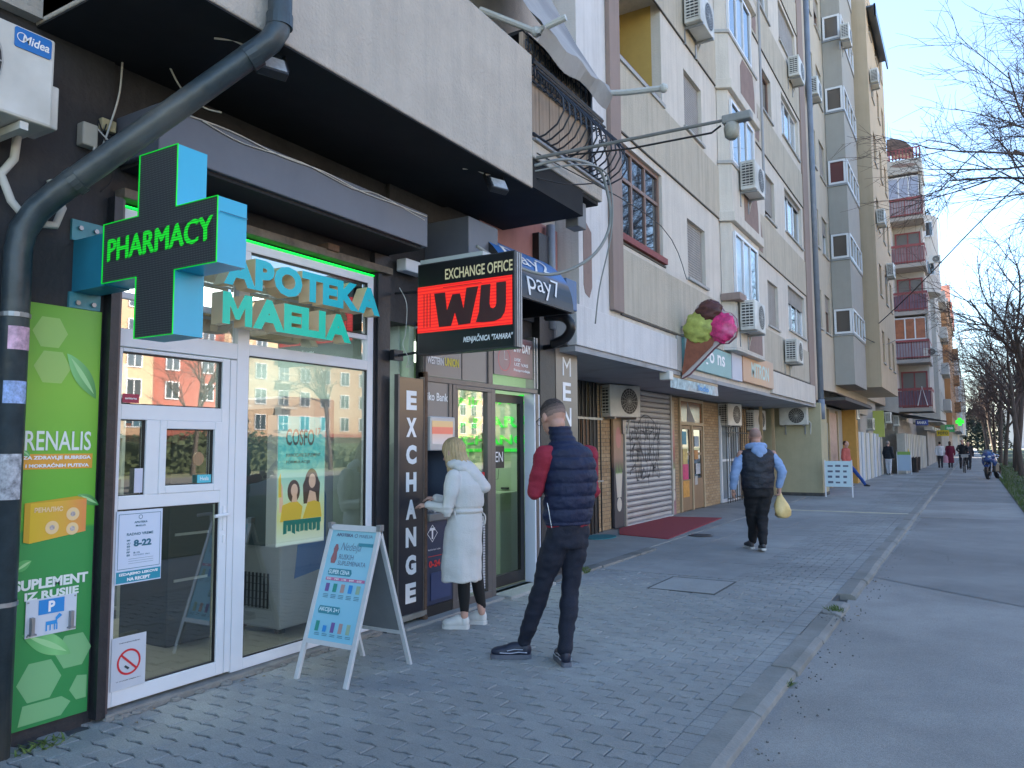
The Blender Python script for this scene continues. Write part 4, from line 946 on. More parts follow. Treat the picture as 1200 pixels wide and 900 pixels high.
# clock poster above the door
cpz = MB().fbox(fe, 6.66, 7.47, 2.27, 2.70, -.03, .01).build('poster_panel', mat_ramp('clock_poster_fade', 1, 6.66, 7.47, [(0, (0.23, 0.19, 0.20)), (.5, (0.38, 0.16, 0.17)), (1, (0.10, 0.06, 0.065))], rough=.3), ex, label='reddish opening hours panel with a clock face')
MB().ring(fe, 6.86, 2.44, .115, .125, .012, 26).box(0, 0, 0, 0, 0, 0).build('clock_ring', mat('clock_red', (0.65, 0.12, 0.14), .4), cpz)
b = MB(); b.fbox(fe, 6.857, 6.863, 2.44, 2.53, .011, .013); b.fbox(fe, 6.86, 6.92, 2.437, 2.443, .011, .0135)
b.text(fe, 'UVEK', 7.06, 7.2, 2.44, 2.475, .013, bold=.03); b.text(fe, 'UZ VAS', 7.06, 7.36, 2.39, 2.425, .013, bold=.03); b.text(fe, 'Rasprodaja', 7.05, 7.40, 2.325, 2.36, .013, bold=.03); b.text(fe, '24/7 DAY', 7.05, 7.42, 2.54, 2.64, .013, bold=.04)
b.build('panel_lettering', white_print, cpz)
MB().box(-4.30, -4.19, 7.50, 7.53, 2.17, 2.75).box(-4.30, -4.19, 7.56, 7.59, 2.17, 2.75).build('trim', steel, ex)
# interior
m_igreen = mat('pale_green_wall', (0.42, 0.55, 0.40), .6, var=.05)
b = MB(); b.box(-6.9, -6.8, 5.5, 8.2, 0, 2.7); b.box(-6.8, -4.32, 5.42, 5.5, 0, 2.7); b.box(-6.8, -4.32, 8.2, 8.28, 0, 2.7); b.build('inner_wall', m_igreen, ex)
MB().box(-6.8, -4.3, 5.5, 8.2, 2.6, 2.65).build('ceiling', mat('ceiling_white', (0.5, 0.5, 0.5)), ex)
MB().box(-6.8, -4.25, 5.5, 8.2, -.02, .03).build('floor', mat('office_floor', (0.30, 0.31, 0.28), .4, var=.1), ex)
ceiling_lamp(-5.8, -4.7, 6.2, 7.8, 2.56, .75, 'bright ceiling panel inside the exchange office', (0.85, 1.0, 0.8))
MB().box(-5.2, -4.8, 7.75, 8.15, .03, .98).build('counter', mat('office_counter', (0.36, 0.44, 0.36), .5), label='pale green counter inside the open exchange office', cat='counter', bevel=.01, origin=(-5, 8, 0))
MB().box(-5.05, -4.95, 8.17, 8.20, 1.0, 1.02).build('inner_rail', dark_print, ex)
# glazing left of the open door
gx = mat_glass('office_glass', (0.86, 0.93, 0.86), .30)
pane(6.03, 6.55, .09, 2.075, gx, ex, -.03, fe)
fg = FX(-4.225)
b = MB()
for k in range(26): b.fbox(fg, 6.05, 6.53, .12 + k * .026, .138 + k * .026, -.01, .002)
b.build('louvre', mat('louvre_white', (0.55, 0.56, 0.58), .4), ex)
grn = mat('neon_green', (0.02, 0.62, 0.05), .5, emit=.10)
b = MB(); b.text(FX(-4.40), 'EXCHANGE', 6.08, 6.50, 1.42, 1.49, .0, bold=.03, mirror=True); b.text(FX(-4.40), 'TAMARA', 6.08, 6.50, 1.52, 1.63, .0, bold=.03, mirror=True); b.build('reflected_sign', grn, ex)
b = MB(); b.disc(fg, 6.36, .975, .125, .003, 24); b.build('round_sticker', white_print, ex)
MB().ring(fg, 6.36, .975, .09, .12, .005, 24).text(fg, '24', 6.31, 6.41, .94, 1.01, .006, bold=.04).build('round_sticker_print', mat('sign_red', (0.62, 0.02, 0.03), .5), ex)
MB().prism(fg, [(6.22, 1.13), (6.52, 1.13), (6.52, 1.27), (6.22, 1.25)], .002, .004).build('red_sticker', mat('sign_red', (0.62, 0.02, 0.03), .5), ex)
# inner wall green letters seen through the door
fi = FY(8.19)
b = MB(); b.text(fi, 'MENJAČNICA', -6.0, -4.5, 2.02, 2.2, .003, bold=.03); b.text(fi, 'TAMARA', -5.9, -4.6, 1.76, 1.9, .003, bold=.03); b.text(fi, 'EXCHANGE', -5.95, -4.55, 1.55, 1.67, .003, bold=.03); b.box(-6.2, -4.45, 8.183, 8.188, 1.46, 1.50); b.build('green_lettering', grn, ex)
# open door leaf with OPEN sign, swung inside, and white edge profiles
ol = thing('open_door', 'black framed glass door standing open at the exchange office with an OPEN sign', 'door', (-4.3, 7.5, 0.03))
fo = FX(-4.34)
b = MB()
for q in ((6.72, 6.755, .05, 2.09), (7.44, 7.52, .05, 2.09), (6.755, 7.44, 2.00, 2.09), (6.755, 7.44, .05, .17)): b.fbox(fo, *q, -.045, 0)
b.build('leaf_frame', black_soft, ol)
MB().quad(fo, 6.755, 7.44, .17, 2.0, -.02).build('leaf_pane', mat_glass('leaf_glass', (0.92, 0.97, 0.92), .04), ol)
MB().fbox(fo, 6.72, 7.10, 1.295, 1.53, -.015, -.004).build('open_board', black_soft, ol)
MB().text(fo, 'OPEN', 6.73, 7.07, 1.36, 1.47, -.002, bold=.0).build('open_lettering', white_print, ol)
MB().tube([(-4.35, 6.80, 1.29), (-4.35, 6.82, 1.18), (-4.35, 6.98, 1.18), (-4.35, 7.0, 1.29)], .003, 4).build('hanging_wire', cable_b, ol)
b = MB()
for y in (7.525, 7.575, 7.62): b.box(-4.335, -4.205, y, y + .028, .03, 2.11)
b.build('edge_profile', mat('profile_white', (0.62, 0.66, 0.74), .3), ol)
MB().box(-4.32, -4.02, 6.70, 7.66, -.02, .03).build('doorstep', m_slab[1], ex, bevel=.006)
MB().box(-4.26, -4.10, 5.14, 6.70, -.02, .022).build('doorstep', m_slab[1], ex, bevel=.006)
MB().box(-4.30, -4.20, 7.66, 8.02, 0, 4.0).build('pillar', black_paint, lb)
MB().box(-4.4, -4.24, 8.02, 8.28, 0, 3.6).build('pillar', m_gpan, lb)
# cash machine
am = thing('cash_machine', 'dark blue cash machine with silver lit header and 0-24 lettering', 'cash machine', (-4.2, 5.72, 0.02))
m_ndark = mat('atm_navy', (0.018, 0.03, 0.075), .35, var=.1)
MB().box(-4.60, -4.203, 5.54, 5.94, .12, .88).build('lower_panel', m_ndark, am)
for q in (5.925, 5.537): MB().box(-4.60, -4.21, q, q + .013, .88, 1.52).build('cheek', mat('atm_cheek', (0.07, 0.085, 0.12), .3), am)
MB().box(-4.60, -4.5, 5.551, 5.924, .88, 1.52).build('niche', mat('atm_niche', (0.09, 0.11, 0.15), .4), am)
MB().box(-4.5, -4.17, 5.54, 5.94, .86, .93).build('ledge', mat('atm_ledge', (0.20, 0.20, 0.20), .4), am, bevel=.01)
MB().box(-4.5, -4.16, 5.54, 5.92, 1.49, 1.80).build('header', mat('atm_silver', (0.45, 0.46, 0.48), .3, metal=.2), am, bevel=.01)
MB().fbox(FX(-4.16), 5.56, 5.88, 1.55, 1.76, 0, .004).build('header_screen', mat_ramp('atm_header_reflection', 2, 1.55, 1.76, [(0, (0.55, 0.50, 0.50)), (.42, (0.60, 0.42, 0.35)), (.45, (0.68, 0.18, 0.12)), (.72, (0.68, 0.2, 0.13)), (.75, (0.66, 0.42, 0.20)), (1, (0.6, 0.42, 0.22))], emit=.05), am)  # orange and red bands: a mirrored reflection put into the colour
MB().box(-4.499, -4.46, 5.62, 5.86, 1.14, 1.40).build('screen', mat('atm_screen', (0.10, 0.17, 0.26), .15, emit=.15), am)
b = MB()
for i in range(4):
    for j in range(4): b.box(-4.34 + i * .035, -4.315 + i * .035, 5.66 + j * .038, 5.69 + j * .038, .931, .945)
b.build('keypad', mat('keys', (0.45, 0.46, 0.47), .4), am)
b = MB(); fa = FX(-4.201)
b.text(fa, 'T', 5.585, 5.66, .70, .80, .002, bold=.05); b.ring(fa, 5.622, .75, .07, .078, .002, 4)
for z in (.60,): b.text(fa, 'bankomat / atm', 5.56, 5.74, .60, .615, .002)
b.build('logo', white_print, am)
MB().text(fa, '0-24', 5.57, 5.74, .45, .51, .003, bold=.05).fbox(fa, 5.56, 5.76, .545, .55, .001, .003).build('hours_lettering', mat('sign_red', (0.62, 0.02, 0.03), .5), am)
MB().fbox(fa, 5.60, 5.90, .16, .40, .001, .004).build('kick_panel', mat('atm_blue', (0.03, 0.05, 0.14), .4), am)
MB().box(-4.60, -4.205, 5.54, 5.94, .02, .115).build('plinth', black_soft, am)

# vertical sign panels EXCHANGE and MENJACNICA, hinged off the front on black feet
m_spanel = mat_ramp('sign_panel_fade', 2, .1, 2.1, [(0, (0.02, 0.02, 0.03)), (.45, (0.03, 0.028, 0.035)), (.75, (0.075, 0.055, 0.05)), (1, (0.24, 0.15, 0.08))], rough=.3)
es = thing('vertical_sign', 'tall narrow dark sign reading EXCHANGE downwards on small black feet', 'sign', (-4.18, 5.31, 0))
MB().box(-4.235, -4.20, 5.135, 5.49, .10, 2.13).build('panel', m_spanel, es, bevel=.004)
b = MB(); fs = FX(-4.199)
for i, ch in enumerate('EXCHANGE'):
    z1 = 2.015 - i * .2365; z0 = z1 - .168
    b.text(fs, ch, 5.24, 5.385, z0, z1, .002, bold=.055)
b.build('lettering', white_print, es)
b = MB()
for y in (5.128, 5.485): b.box(-4.24, -4.195, y, y + .018, .06, 2.15)
b.build('side_rail', m_brz, es)
b = MB()
for y in (5.135, 5.50): b.box(-4.24, -4.19, y - .02, y + .03, .0, .06); b.ball((-4.19, y, .035), .03)
b.box(-4.27, -4.19, 5.50, 5.535, 0, 2.2)
b.build('foot', rust, es)
MB().box(-4.3, -4.18, 5.14, 5.52, .055, .1).build('bottom_bar', m_conc, es)
ms = thing('vertical_sign', 'tall narrow taupe sign reading MENJAČNICA downwards beside the black pillar', 'sign', (-4.18, 8.33, 0))
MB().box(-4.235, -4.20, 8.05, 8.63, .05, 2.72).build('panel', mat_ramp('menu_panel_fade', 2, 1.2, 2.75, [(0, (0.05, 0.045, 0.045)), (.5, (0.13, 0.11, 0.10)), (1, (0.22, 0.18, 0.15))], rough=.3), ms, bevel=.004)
b = MB()
for i, ch in enumerate('MENJAČNI'):
    z1 = 2.60 - i * .305; b.text(fs, ch, 8.22, 8.44, z1 - .225, z1, .002, bold=0 if ch == 'M' else .02)
b.build('lettering', white_print, ms)
MB().box(-4.24, -4.10, 8.04, 8.64, 2.73, 2.80).build('cap', black_soft, ms)

# projecting Western Union box
wu = thing('projecting_sign', 'projecting red LED sign with a dark WU logo reading EXCHANGE OFFICE', 'sign', (-4.2, 5.16, 2.3))
fw = FY(5.10)
MB().box(-3.97, -3.012, 5.10, 5.215, 2.292, 3.062).build('casing', mat('sign_casing', (0.06, 0.06, 0.065), .35, metal=.3), wu, bevel=.006)
b = MB()
for y in (5.12, 5.15, 5.18): b.box(-3.011, -3.006, y, y + .016, 2.30, 3.05)
b.build('edge_profile', steel, wu)
m_red = bpy.data.materials.new('red_led_matrix'); m_red.use_nodes = True
t_ = m_red.node_tree; p_ = t_.nodes['Principled BSDF']; p_.inputs['Roughness'].default_value = .5
g_ = t_.nodes.new('ShaderNodeNewGeometry'); wv = t_.nodes.new('ShaderNodeTexWave'); wv.bands_direction = 'Z'; wv.inputs['Scale'].default_value = 12; wv.inputs['Distortion'].default_value = .15
t_.links.new(g_.outputs['Position'], wv.inputs[0]); nn = t_.nodes.new('ShaderNodeTexNoise'); nn.inputs['Scale'].default_value = 2; t_.links.new(g_.outputs['Position'], nn.inputs[0])
cr_ = t_.nodes.new('ShaderNodeValToRGB'); cr_.color_ramp.elements[0].color = (0.50, 0.005, 0.012, 1); cr_.color_ramp.elements[1].color = (0.72, 0.03, 0.012, 1)
t_.links.new(wv.outputs['Fac'], cr_.inputs[0]); t_.links.new(cr_.outputs[0], p_.inputs['Base Color']); t_.links.new(cr_.outputs[0], p_.inputs['Emission Color']); p_.inputs['Emission Strength'].default_value = .17
MB().quad(fw, -3.955, -3.03, 2.305, 3.05, .003).build('face', black_soft, wu)
MB().quad(fw, -3.965, -3.035, 2.475, 2.865, .006).build('screen', m_red, wu)
b = MB(); b.text(fw, 'EXCHANGE OFFICE', -3.68, -3.03, 2.90, 2.99, .007, bold=.015); b.build('lettering', mat('pale_gold', (0.62, 0.55, 0.32), .5, emit=.04), wu)
b = MB(); b.text(fw, 'MENJAČNICA "TAMARA"', -3.50, -3.03, 2.352, 2.425, .007, bold=.03, shear=.25); b.build('lettering', white_print, wu)
md = mat('logo_dark', (0.07, 0.022, 0.022), .6)
b = MB()
W_ = [(-3.79, 2.795), (-3.68, 2.795), (-3.66, 2.64), (-3.605, 2.77), (-3.53, 2.77), (-3.495, 2.64), (-3.465, 2.81), (-3.352, 2.81), (-3.43, 2.515), (-3.545, 2.51), (-3.58, 2.62), (-3.62, 2.51), (-3.74, 2.51)]
b.prism(fw, W_, .0065, .010)
U_ = [(-3.325, 2.815), (-3.235, 2.815), (-3.245, 2.66), (-3.235, 2.625), (-3.21, 2.615), (-3.188, 2.63), (-3.18, 2.66), (-3.18, 2.82), (-3.09, 2.82), (-3.092, 2.64), (-3.105, 2.575), (-3.14, 2.53), (-3.20, 2.512), (-3.30, 2.512), (-3.375, 2.52), (-3.345, 2.60)]
b.prism(fw, U_, .0065, .010)
for k in range(3): b.fbox(fw, -3.90 + k * .032 , -3.894 + k * .032, 2.52 , 2.80 - k * .0, .0065, .008 + k * .0003)
b.fbox(fw, -3.70, -3.32, 2.835, 2.839, .0065, .009)
b.build('logo', md, wu)
b = MB(); b.tube([(-4.26, 5.16, 2.31), (-3.95, 5.16, 2.33)], .012, 6); b.tube([(-4.26, 5.16, 2.86), (-3.95, 5.16, 2.84)], .012, 6); b.box(-4.27, -4.22, 5.10, 5.22, 2.27, 2.36); b.build('bracket', black_paint, wu)
b = MB(); b.tube(smooth_pts([(-4.2, 5.14, 2.9), (-4.12, 5.14, 2.75), (-4.13, 5.14, 2.5), (-4.16, 5.14, 2.4), (-4.10, 5.14, 2.28), (-4.12, 5.14, 2.20), (-4.05, 5.14, 2.24)]), .004, 4); b.build('loose_wire', cable_w, wu)
MB().box(-4.27, -4.16, 5.18, 5.46, 3.06, 3.17).build('alarm_box', mat('plate_white', (0.62, 0.66, 0.72), .4), label='small white alarm box on the dark wall left of the WU sign', cat='alarm box', bevel=.01, origin=(-4.2, 5.3, 3.1))
MB().box(-4.3, -3.80, 5.62, 6.12, 3.22, 3.60).build('shutter_box', m_fasc, label='short grey metal roller box above the WU sign', cat='roller box', bevel=.008, origin=(-4.0, 5.8, 3.4))
b = MB().tube([(-3.75, 5.25, 3.1), (-3.2, 5.3, 3.1)], .0001, 4)
MB().box(-3.95, -3.32, 5.11, 5.26, 3.065, 3.10).build('cable_tray', mat('tray_white', (0.5, 0.52, 0.5), .5), wu)
# curved blue canopy reading pay
pc = thing('curved_canopy', 'curved glossy blue and black canopy lettered Pay2 pay over the exchange door', 'canopy', (-3.9, 6.8, 3.1))
prof = []
for k in range(15):
    t = k / 14; prof.append((-4.25 + .66 * math.sin(t * PI / 2) ** .8, 3.62 - .66 * t ** 1.5))
Y0c, Y1c = 5.95, 7.30
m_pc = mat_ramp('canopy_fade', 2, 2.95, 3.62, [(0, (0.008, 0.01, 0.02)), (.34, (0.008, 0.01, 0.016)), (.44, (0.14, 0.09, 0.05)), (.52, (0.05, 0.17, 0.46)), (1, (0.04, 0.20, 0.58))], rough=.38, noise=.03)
b = MB()
for i in range(14):
    (x0, z0), (x1, z1) = prof[i], prof[i + 1]
    b.face([(x0, Y0c, z0), (x1, Y0c, z1), (x1, Y1c, z1), (x0, Y1c, z0)])
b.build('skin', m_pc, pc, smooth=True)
for y in (Y0c, Y1c):
    MB().face([(x, y, z) for x, z in prof] + [(-4.25, y, 2.96)]).build('end_cheek', black_paint, pc)
MB().box(-3.62, -3.58, Y0c, Y1c, 2.935, 2.96).box(-4.25, -3.6, Y1c - .03, Y1c, 2.935, 2.96).box(-4.25, -3.6, Y0c, Y0c + .03, 2.935, 2.96).build('bottom_rail', black_paint, pc)
def curved_text(txt, a0, a1, t0, t1, mt_):
    v, f = text_geo(txt, .0, 0, False); x0 = min(p[0] for p in v); x1 = max(p[0] for p in v); y0 = min(p[1] for p in v); y1 = max(p[1] for p in v)
    me = MB()
    for p in v:
        t = t0 + (t1 - t0) * (p[1] - y0) / (y1 - y0); X = -4.25 + .66 * math.sin(max(t, 0) * PI / 2) ** .8; Z = 3.62 - .66 * t ** 1.5
        me.v.append((X + .008, a0 + (a1 - a0) * (p[0] - x0) / (x1 - x0), Z + .006))
    me.f = [tuple(q) for q in f]; me.mi = [0] * len(f); me.build('lettering', mt_, pc)
curved_text('Pay2', 6.12, 7.0, .70, .42, white_print)
curved_text('pay7', 6.33, 7.02, .99, .72, white_print)
MB().box(-4.2, -3.72, 7.40, 7.66, 3.02, 3.36).build('lamp_box', mat('blue_lamp_box', (0.06, 0.13, 0.28), .4), label='small blue box lamp at the right end of the curved canopy', cat='lamp box', bevel=.01, origin=(-4, 7.5, 3.1))
ca = MB().tube(smooth_pts([(-4.1, 7.62, 3.0), (-3.88, 7.64, 2.97), (-3.80, 7.66, 2.86), (-3.88, 7.68, 2.74), (-4.05, 7.68, 2.68)]), .055, 8).tube([(-4.2, 7.76, 2.66), (-3.9, 7.76, 2.68)], .03, 6)
ca.build('camera_bracket', black_soft, label='bulky black curved arm under the right end of the blue canopy', cat='bracket', smooth=True, origin=(-4, 7.7, 2.8))
MB().box(-4.0, -3.85, 7.9, 8.1, 3.30, 3.58).build('wall_lamp', mat('lamp_housing', (0.16, 0.16, 0.16), .5, var=.2), label='small grey box lamp under the balcony corner by the hanging hose', cat='lamp', bevel=.01, origin=(-4, 8, 3.4))
bpy.data.objects['wall_lamp'].location.z += .5
bpy.data.objects['wall_lamp'].location = (-3.55, 7.15, 3.90)
MB().tube([(-4.2, 7.95, 2.9), (-4.2, 7.95, 4.15)], .055, 12).build('downpipe', mat('pipe_bluegrey', (0.24, 0.27, 0.32), .4, var=.1), label='blue grey downpipe on the pinkish wall above the canopy', cat='downpipe', smooth=True, origin=(-4.2, 7.95, 2.9))
# street lamp arm, hoses and cables at the block corner
sl_ = thing('street_lamp', 'small street lamp on a long thin horizontal arm from the balcony corner', 'street lamp', (-3.3, 6.0, 4.15))
MB().tube([(-3.45, 6.0, 4.16), (-1.39, 6.0, 4.115)], [.019, .013], 8).build('arm', mat('arm_grey', (0.20, 0.20, 0.19), .5, var=.2), sl_)
MB().tube([(-3.0, 6.03, 4.13), (-2.4, 6.04, 4.07), (-1.7, 6.03, 4.05), (-1.62, 6.02, 4.09)], .009, 5).build('wire', cable_b, sl_)
MB().loft([((-1.53, 6.0, 3.95), .03, .03, 0), ((-1.53, 6.0, 3.975), .056, .056, 0), ((-1.53, 6.0, 4.04), .064, .064, 0), ((-1.53, 6.0, 4.08), .05, .05, 0)], 14).build('lamp_bowl', mat('lamp_bowl', (0.36, 0.34, 0.29), .5, var=.2, scale=20), sl_, smooth=True)
MB().box(-1.60, -1.37, 5.96, 6.04, 4.08, 4.15).build('lamp_head', mat('lamp_head', (0.28, 0.28, 0.27), .5, var=.2), sl_, bevel=.012)
cable([(-3.34, 5.98, 4.08), (-3.1, 6.2, 4.17), (-3.0, 6.6, 4.21), (-2.98, 6.8, 4.10), (-2.96, 6.86, 3.7), (-3.1, 6.7, 3.35), (-3.4, 6.4, 3.16), (-3.62, 5.9, 3.22), (-3.7, 5.6, 3.3)], .016, cable_g, 'thick grey hose looping down from the balcony corner to the blue canopy', 8)
cable([(-3.34, 5.98, 4.03), (-3.05, 6.3, 4.14), (-2.96, 6.7, 4.20), (-2.93, 6.84, 4.0), (-2.95, 6.86, 3.6), (-3.1, 6.9, 3.1), (-3.2, 7.0, 2.75)], .008, cable_g, 'thinner grey cable hanging straight down beside the thick hose', 6)
cable([(-3.34, 5.99, 3.98), (-3.15, 6.3, 3.97), (-3.05, 6.7, 4.08)], .007, cable_b, 'short black cable under the street lamp arm')

# A-board
ab = thing('a_board', 'white A-frame board with a pale blue supplement poster on the pavement', 'a-board', (-3.69, 4.08, 0))
m_alu = mat('alu_profile', (0.58, 0.59, 0.60), .35, var=.06, metal=.2)
X0, X1, YF, YB, YT, ZT = -3.93, -3.46, 3.735, 4.405, 4.06, .985
def lean(yb): 
    o = Vector((0, yb, 0)); v = Vector((0, YT - yb, ZT)).normalized(); return v
vF = lean(YF); fA = F((0, YF, 0), (1, 0, 0), vF); LN = (Vector((0, YT - YF, ZT))).length
for x in (X0, X1 - .035):
    MB().fbox(fA, x, x + .035, 0, LN, -.022, 0).build('leg', m_alu, ab, bevel=.003)
for q in ((LN - .04, LN), (.235, .265)): MB().fbox(fA, X0 + .035, X1 - .035, q[0], q[1], -.02, .002).build('rail', m_alu, ab)
MB().fbox(fA, X0 + .035, X1 - .035, .265, LN - .04, -.015, -.006).build('board', mat_ramp('board_fade', 2, .25, .98, [(0, (0.22, 0.52, 0.66)), (.5, (0.28, 0.56, 0.70)), (1, (0.26, 0.52, 0.60))], rough=.35), ab)
fA2 = F(fA.p(0, 0, -.005), fA.u, fA.v)
ink = mat('board_ink', (0.03, 0.10, 0.16), .5)
b = MB(); tx = lambda s, a0, a1, b0, b1, bo=.02, sh=0: b.text(fA2, s, X0 + a0, X0 + a1, b0, b1, .001, bold=bo, shear=sh)
tx('APOTEKA', .08, .235, .955, .978, .05); tx('MAELIA', .29, .41, .955, .976, .0); b.ring(fA2, X0 + .262, .966, .010, .014, .001, 12)
tx('Nedelja', .15, .33, .845, .915, -.01, .3); tx('RUSKIH', .15, .28, .80, .835, .0); tx('SUPLEMENATA', .15, .40, .76, .79, .0)
b.build('lettering', mat('board_ink2', (0.12, 0.16, 0.24), .5), ab)
b = MB(); b.prism(fA2, [(X0 + .09, .69), (X0 + .285, .69), (X0 + .295, .71), (X0 + .285, .735), (X0 + .09, .735), (X0 + .08, .71)], .0005, .002); b.prism(fA2, [(X0 + .08, .435), (X0 + .26, .435), (X0 + .27, .455), (X0 + .26, .485), (X0 + .08, .485), (X0 + .07, .455)], .0005, .002); b.quad(fA2, X0 + .30, X0 + .43, .895, .918, .0015)
b.build('caption_field', mat('board_teal', (0.04, 0.24, 0.31), .5), ab)
b = MB(); tx = lambda s, a0, a1, b0, b1, bo=.02, sh=0: b.text(fA2, s, X0 + a0, X0 + a1, b0, b1, .003, bold=bo, shear=sh)
tx('SUPER CENA', .09, .28, .698, .727, .03); tx('AKCIJA 2+1', .08, .26, .443, .477, .03); b.build('lettering', mat('board_white', (0.6, 0.75, 0.8), .5), ab)
MB().quad(fA2, X0 + .075, X0 + .425, .655, .675, .002).build('price_strip', mat('board_pink', (0.52, 0.16, 0.30), .5), ab)
b = MB(); [b.text(fA2, s, X0 + .085 + k * .068, X0 + .125 + k * .068, .659, .671, .003, bold=.02) for k, s in enumerate(('990', '749', '1199', '899', '650'))]; b.build('price_lettering', white_print, ab)
cs = [(0.16, 0.10, 0.30), (0.03, 0.28, 0.22), (0.42, 0.28, 0.26), (0.03, 0.25, 0.60), (0.30, 0.42, 0.30)]
for k in range(5):
    MB().quad(fA2, X0 + .09 + k * .069, X0 + .124 + k * .069, .58, .635, .002).build('product_picture', mat('prod_%d' % k, cs[k], .5), ab)
    MB().quad(fA2, X0 + .08 + k * .069, X0 + .112 + k * .069, .32, .385 if k != 1 else .36, .002).build('product_picture', mat('prodb_%d' % k, cs[(k * 2 + 1) % 5], .5), ab)
b = MB()
for k in range(5):
    for z in (.56, .55, .54, .295, .305): b.quad(fA2, X0 + .085 + k * .069, X0 + .13 + k * .069, z, z + .003, .002)
b.build('small_print', ink, ab)
MB().prism(fA2, [(X0 + .085, .77), (X0 + .12, .77), (X0 + .13, .80), (X0 + .122, .845), (X0 + .128, .87), (X0 + .115, .90), (X0 + .098, .90), (X0 + .085, .87), (X0 + .09, .845), (X0 + .078, .80)], .0005, .002).build('doll_picture', mat('doll_brown', (0.30, 0.12, 0.13), .5), ab)
vB = lean(YB); fB = F((0, YB, 0), (1, 0, 0), vB)
for x in (X0, X1 - .035): MB().fbox(fB, x, x + .035, 0, LN, 0, .022).build('leg', m_alu, ab, bevel=.003)
MB().fbox(fB, X0 + .035, X1 - .035, .265, LN - .03, .004, .014).build('board', mat('board_back', (0.16, 0.17, 0.18), .6, var=.1), ab)
MB().fbox(fB, X0 + .035, X1 - .035, .24, .265, 0, .02).build('rail', m_alu, ab)
MB().box(X0 - .004, X0 + .03, YT - .02, YT + .02, ZT - .03, ZT + .012).box(X1 - .03, X1 + .004, YT - .02, YT + .02, ZT - .03, ZT + .012).build('hinge', steel, ab)

# ================================================================ generic window, air conditioner
def window(par, fr, a0, a1, b0, b1, cols=2, transom=None, depth=.12, fm_=None, pm_=None, fw=.05, sill=None, blind=0, slats=True):
    fm_ = fm_ or white_pvc; pm_ = pm_ or pane_dark
    b = MB(); d = -depth
    for q in ((a0, a0 + fw, b0, b1), (a1 - fw, a1, b0, b1), (a0 + fw, a1 - fw, b0, b0 + fw), (a0 + fw, a1 - fw, b1 - fw, b1)): b.fbox(fr, *q, d, d + .05)
    w_ = (a1 - a0 - 2 * fw) / cols
    for k in range(1, cols): b.fbox(fr, a0 + fw + w_ * k - fw * .4, a0 + fw + w_ * k + fw * .4, b0 + fw, b1 - fw, d, d + .045)
    if transom: b.fbox(fr, a0 + fw, a1 - fw, transom - fw * .4, transom + fw * .4, d + .001, d + .046)
    wn = b.build('window', fm_, par)
    for k in range(cols):
        p = pm_[k % len(pm_)] if isinstance(pm_, (list, tuple)) else pm_
        MB().quad(fr, a0 + fw + w_ * k, a0 + fw + w_ * (k + 1), b0 + fw, b1 - fw, d + .02 + .0004 * k).build('pane', p, wn)
    if blind:
        bz = b1 - (b1 - b0) * blind; s = MB(); z = bz
        while z < b1 - .01:
            s.fbox(fr, a0 + .01, a1 - .01, z, min(z + .038, b1), d + .052, d + .064); z += .045
        s.build('roller_shutter', shutter_m, wn)
    if sill is not None:
        MB().fbox(fr, a0 - .06, a1 + .06, b0 - .045, b0, -depth + .02, .05).build('sill', sill, wn)
    return wn

def make_ac(label, group='air conditioners on the facade'):
    t = local('air_conditioner', label, 'air conditioner', group)
    MB().box(0.04, .33, -.42, .42, 0, .58).build('casing', ac_white, t, bevel=.015)
    f1 = FX(.33); MB().disc(f1, .10, .29, .235, .003, 24).build('fan_opening', ac_dark, t)
    b = MB(); louvre_fan(b, f1, .10, .29, .235, .008); b.build('fan_grille', mat('grille_grey', (0.4, 0.4, 0.38), .5), t)
    f2 = FY(-.42); MB().quad(f2, .07, .30, .07, .52, .003).build('coil', ac_dark, t)
    b = MB()
    for k in range(8): b.fbox(f2, .07, .30, .085 + k * .057, .105 + k * .057, .003, .010)
    for k in range(4): b.fbox(f2, .075 + k * .072, .085 + k * .072, .07, .52, .0105, .012)
    b.build('side_grille', ac_white, t)
    b = MB()
    for y in (-.3, .3): b.box(-.02, .34, y - .02, y + .02, -.04, 0); b.box(-.02, .02, y - .02, y + .02, -.3, -.04)
    b.build('bracket', steel, t)
    MB().tube([(.08, .42, .12), (.05, .48, .05), (.0, .46, -.12), (-.02, .45, -.3)], .018, 6).build('pipe', cable_w, t)
    return t

# ================================================================ BUILDING A (cream block with bays) and the brick shops under it
ba = thing('apartment_building', 'stained cream apartment block with shallow bays and brown patches over the brick shops', 'building', (-4, 17, 0))
m_wA = mat('cream_white_render', (0.64, 0.585, 0.515), .9, var=.07, scale=1.6, bump=.3, bscale=35, streak=.36, stain=(0.33, 0.30, 0.26))
m_bA = mat('beige_scratched_render', (0.50, 0.445, 0.355), .9, var=.09, scale=2, bump=.5, bscale=40, streak=.5, stain=(0.24, 0.215, 0.175))
m_groove = mat('groove_dark', (0.10, 0.09, 0.08), .9)
m_brownf = mat('brown_frame', (0.24, 0.145, 0.11), .5, var=.1); m_redsill = mat('red_sill', (0.22, 0.035, 0.03), .6, var=.2)
m_pil = mat('taupe_pilaster', (0.30, 0.225, 0.195), .85, var=.07, scale=2, bump=.2, streak=.2)
m_yel = mat('ochre_render', (0.50, 0.34, 0.10), .85, var=.06); m_purp = mat('purple_rail', (0.13, 0.08, 0.16), .6)
m_sill = mat('grey_sill', (0.40, 0.39, 0.37), .7, var=.1)
fA_ = FX(-4.0); ST = 2.65; NR = 5
ops = []; wins = []
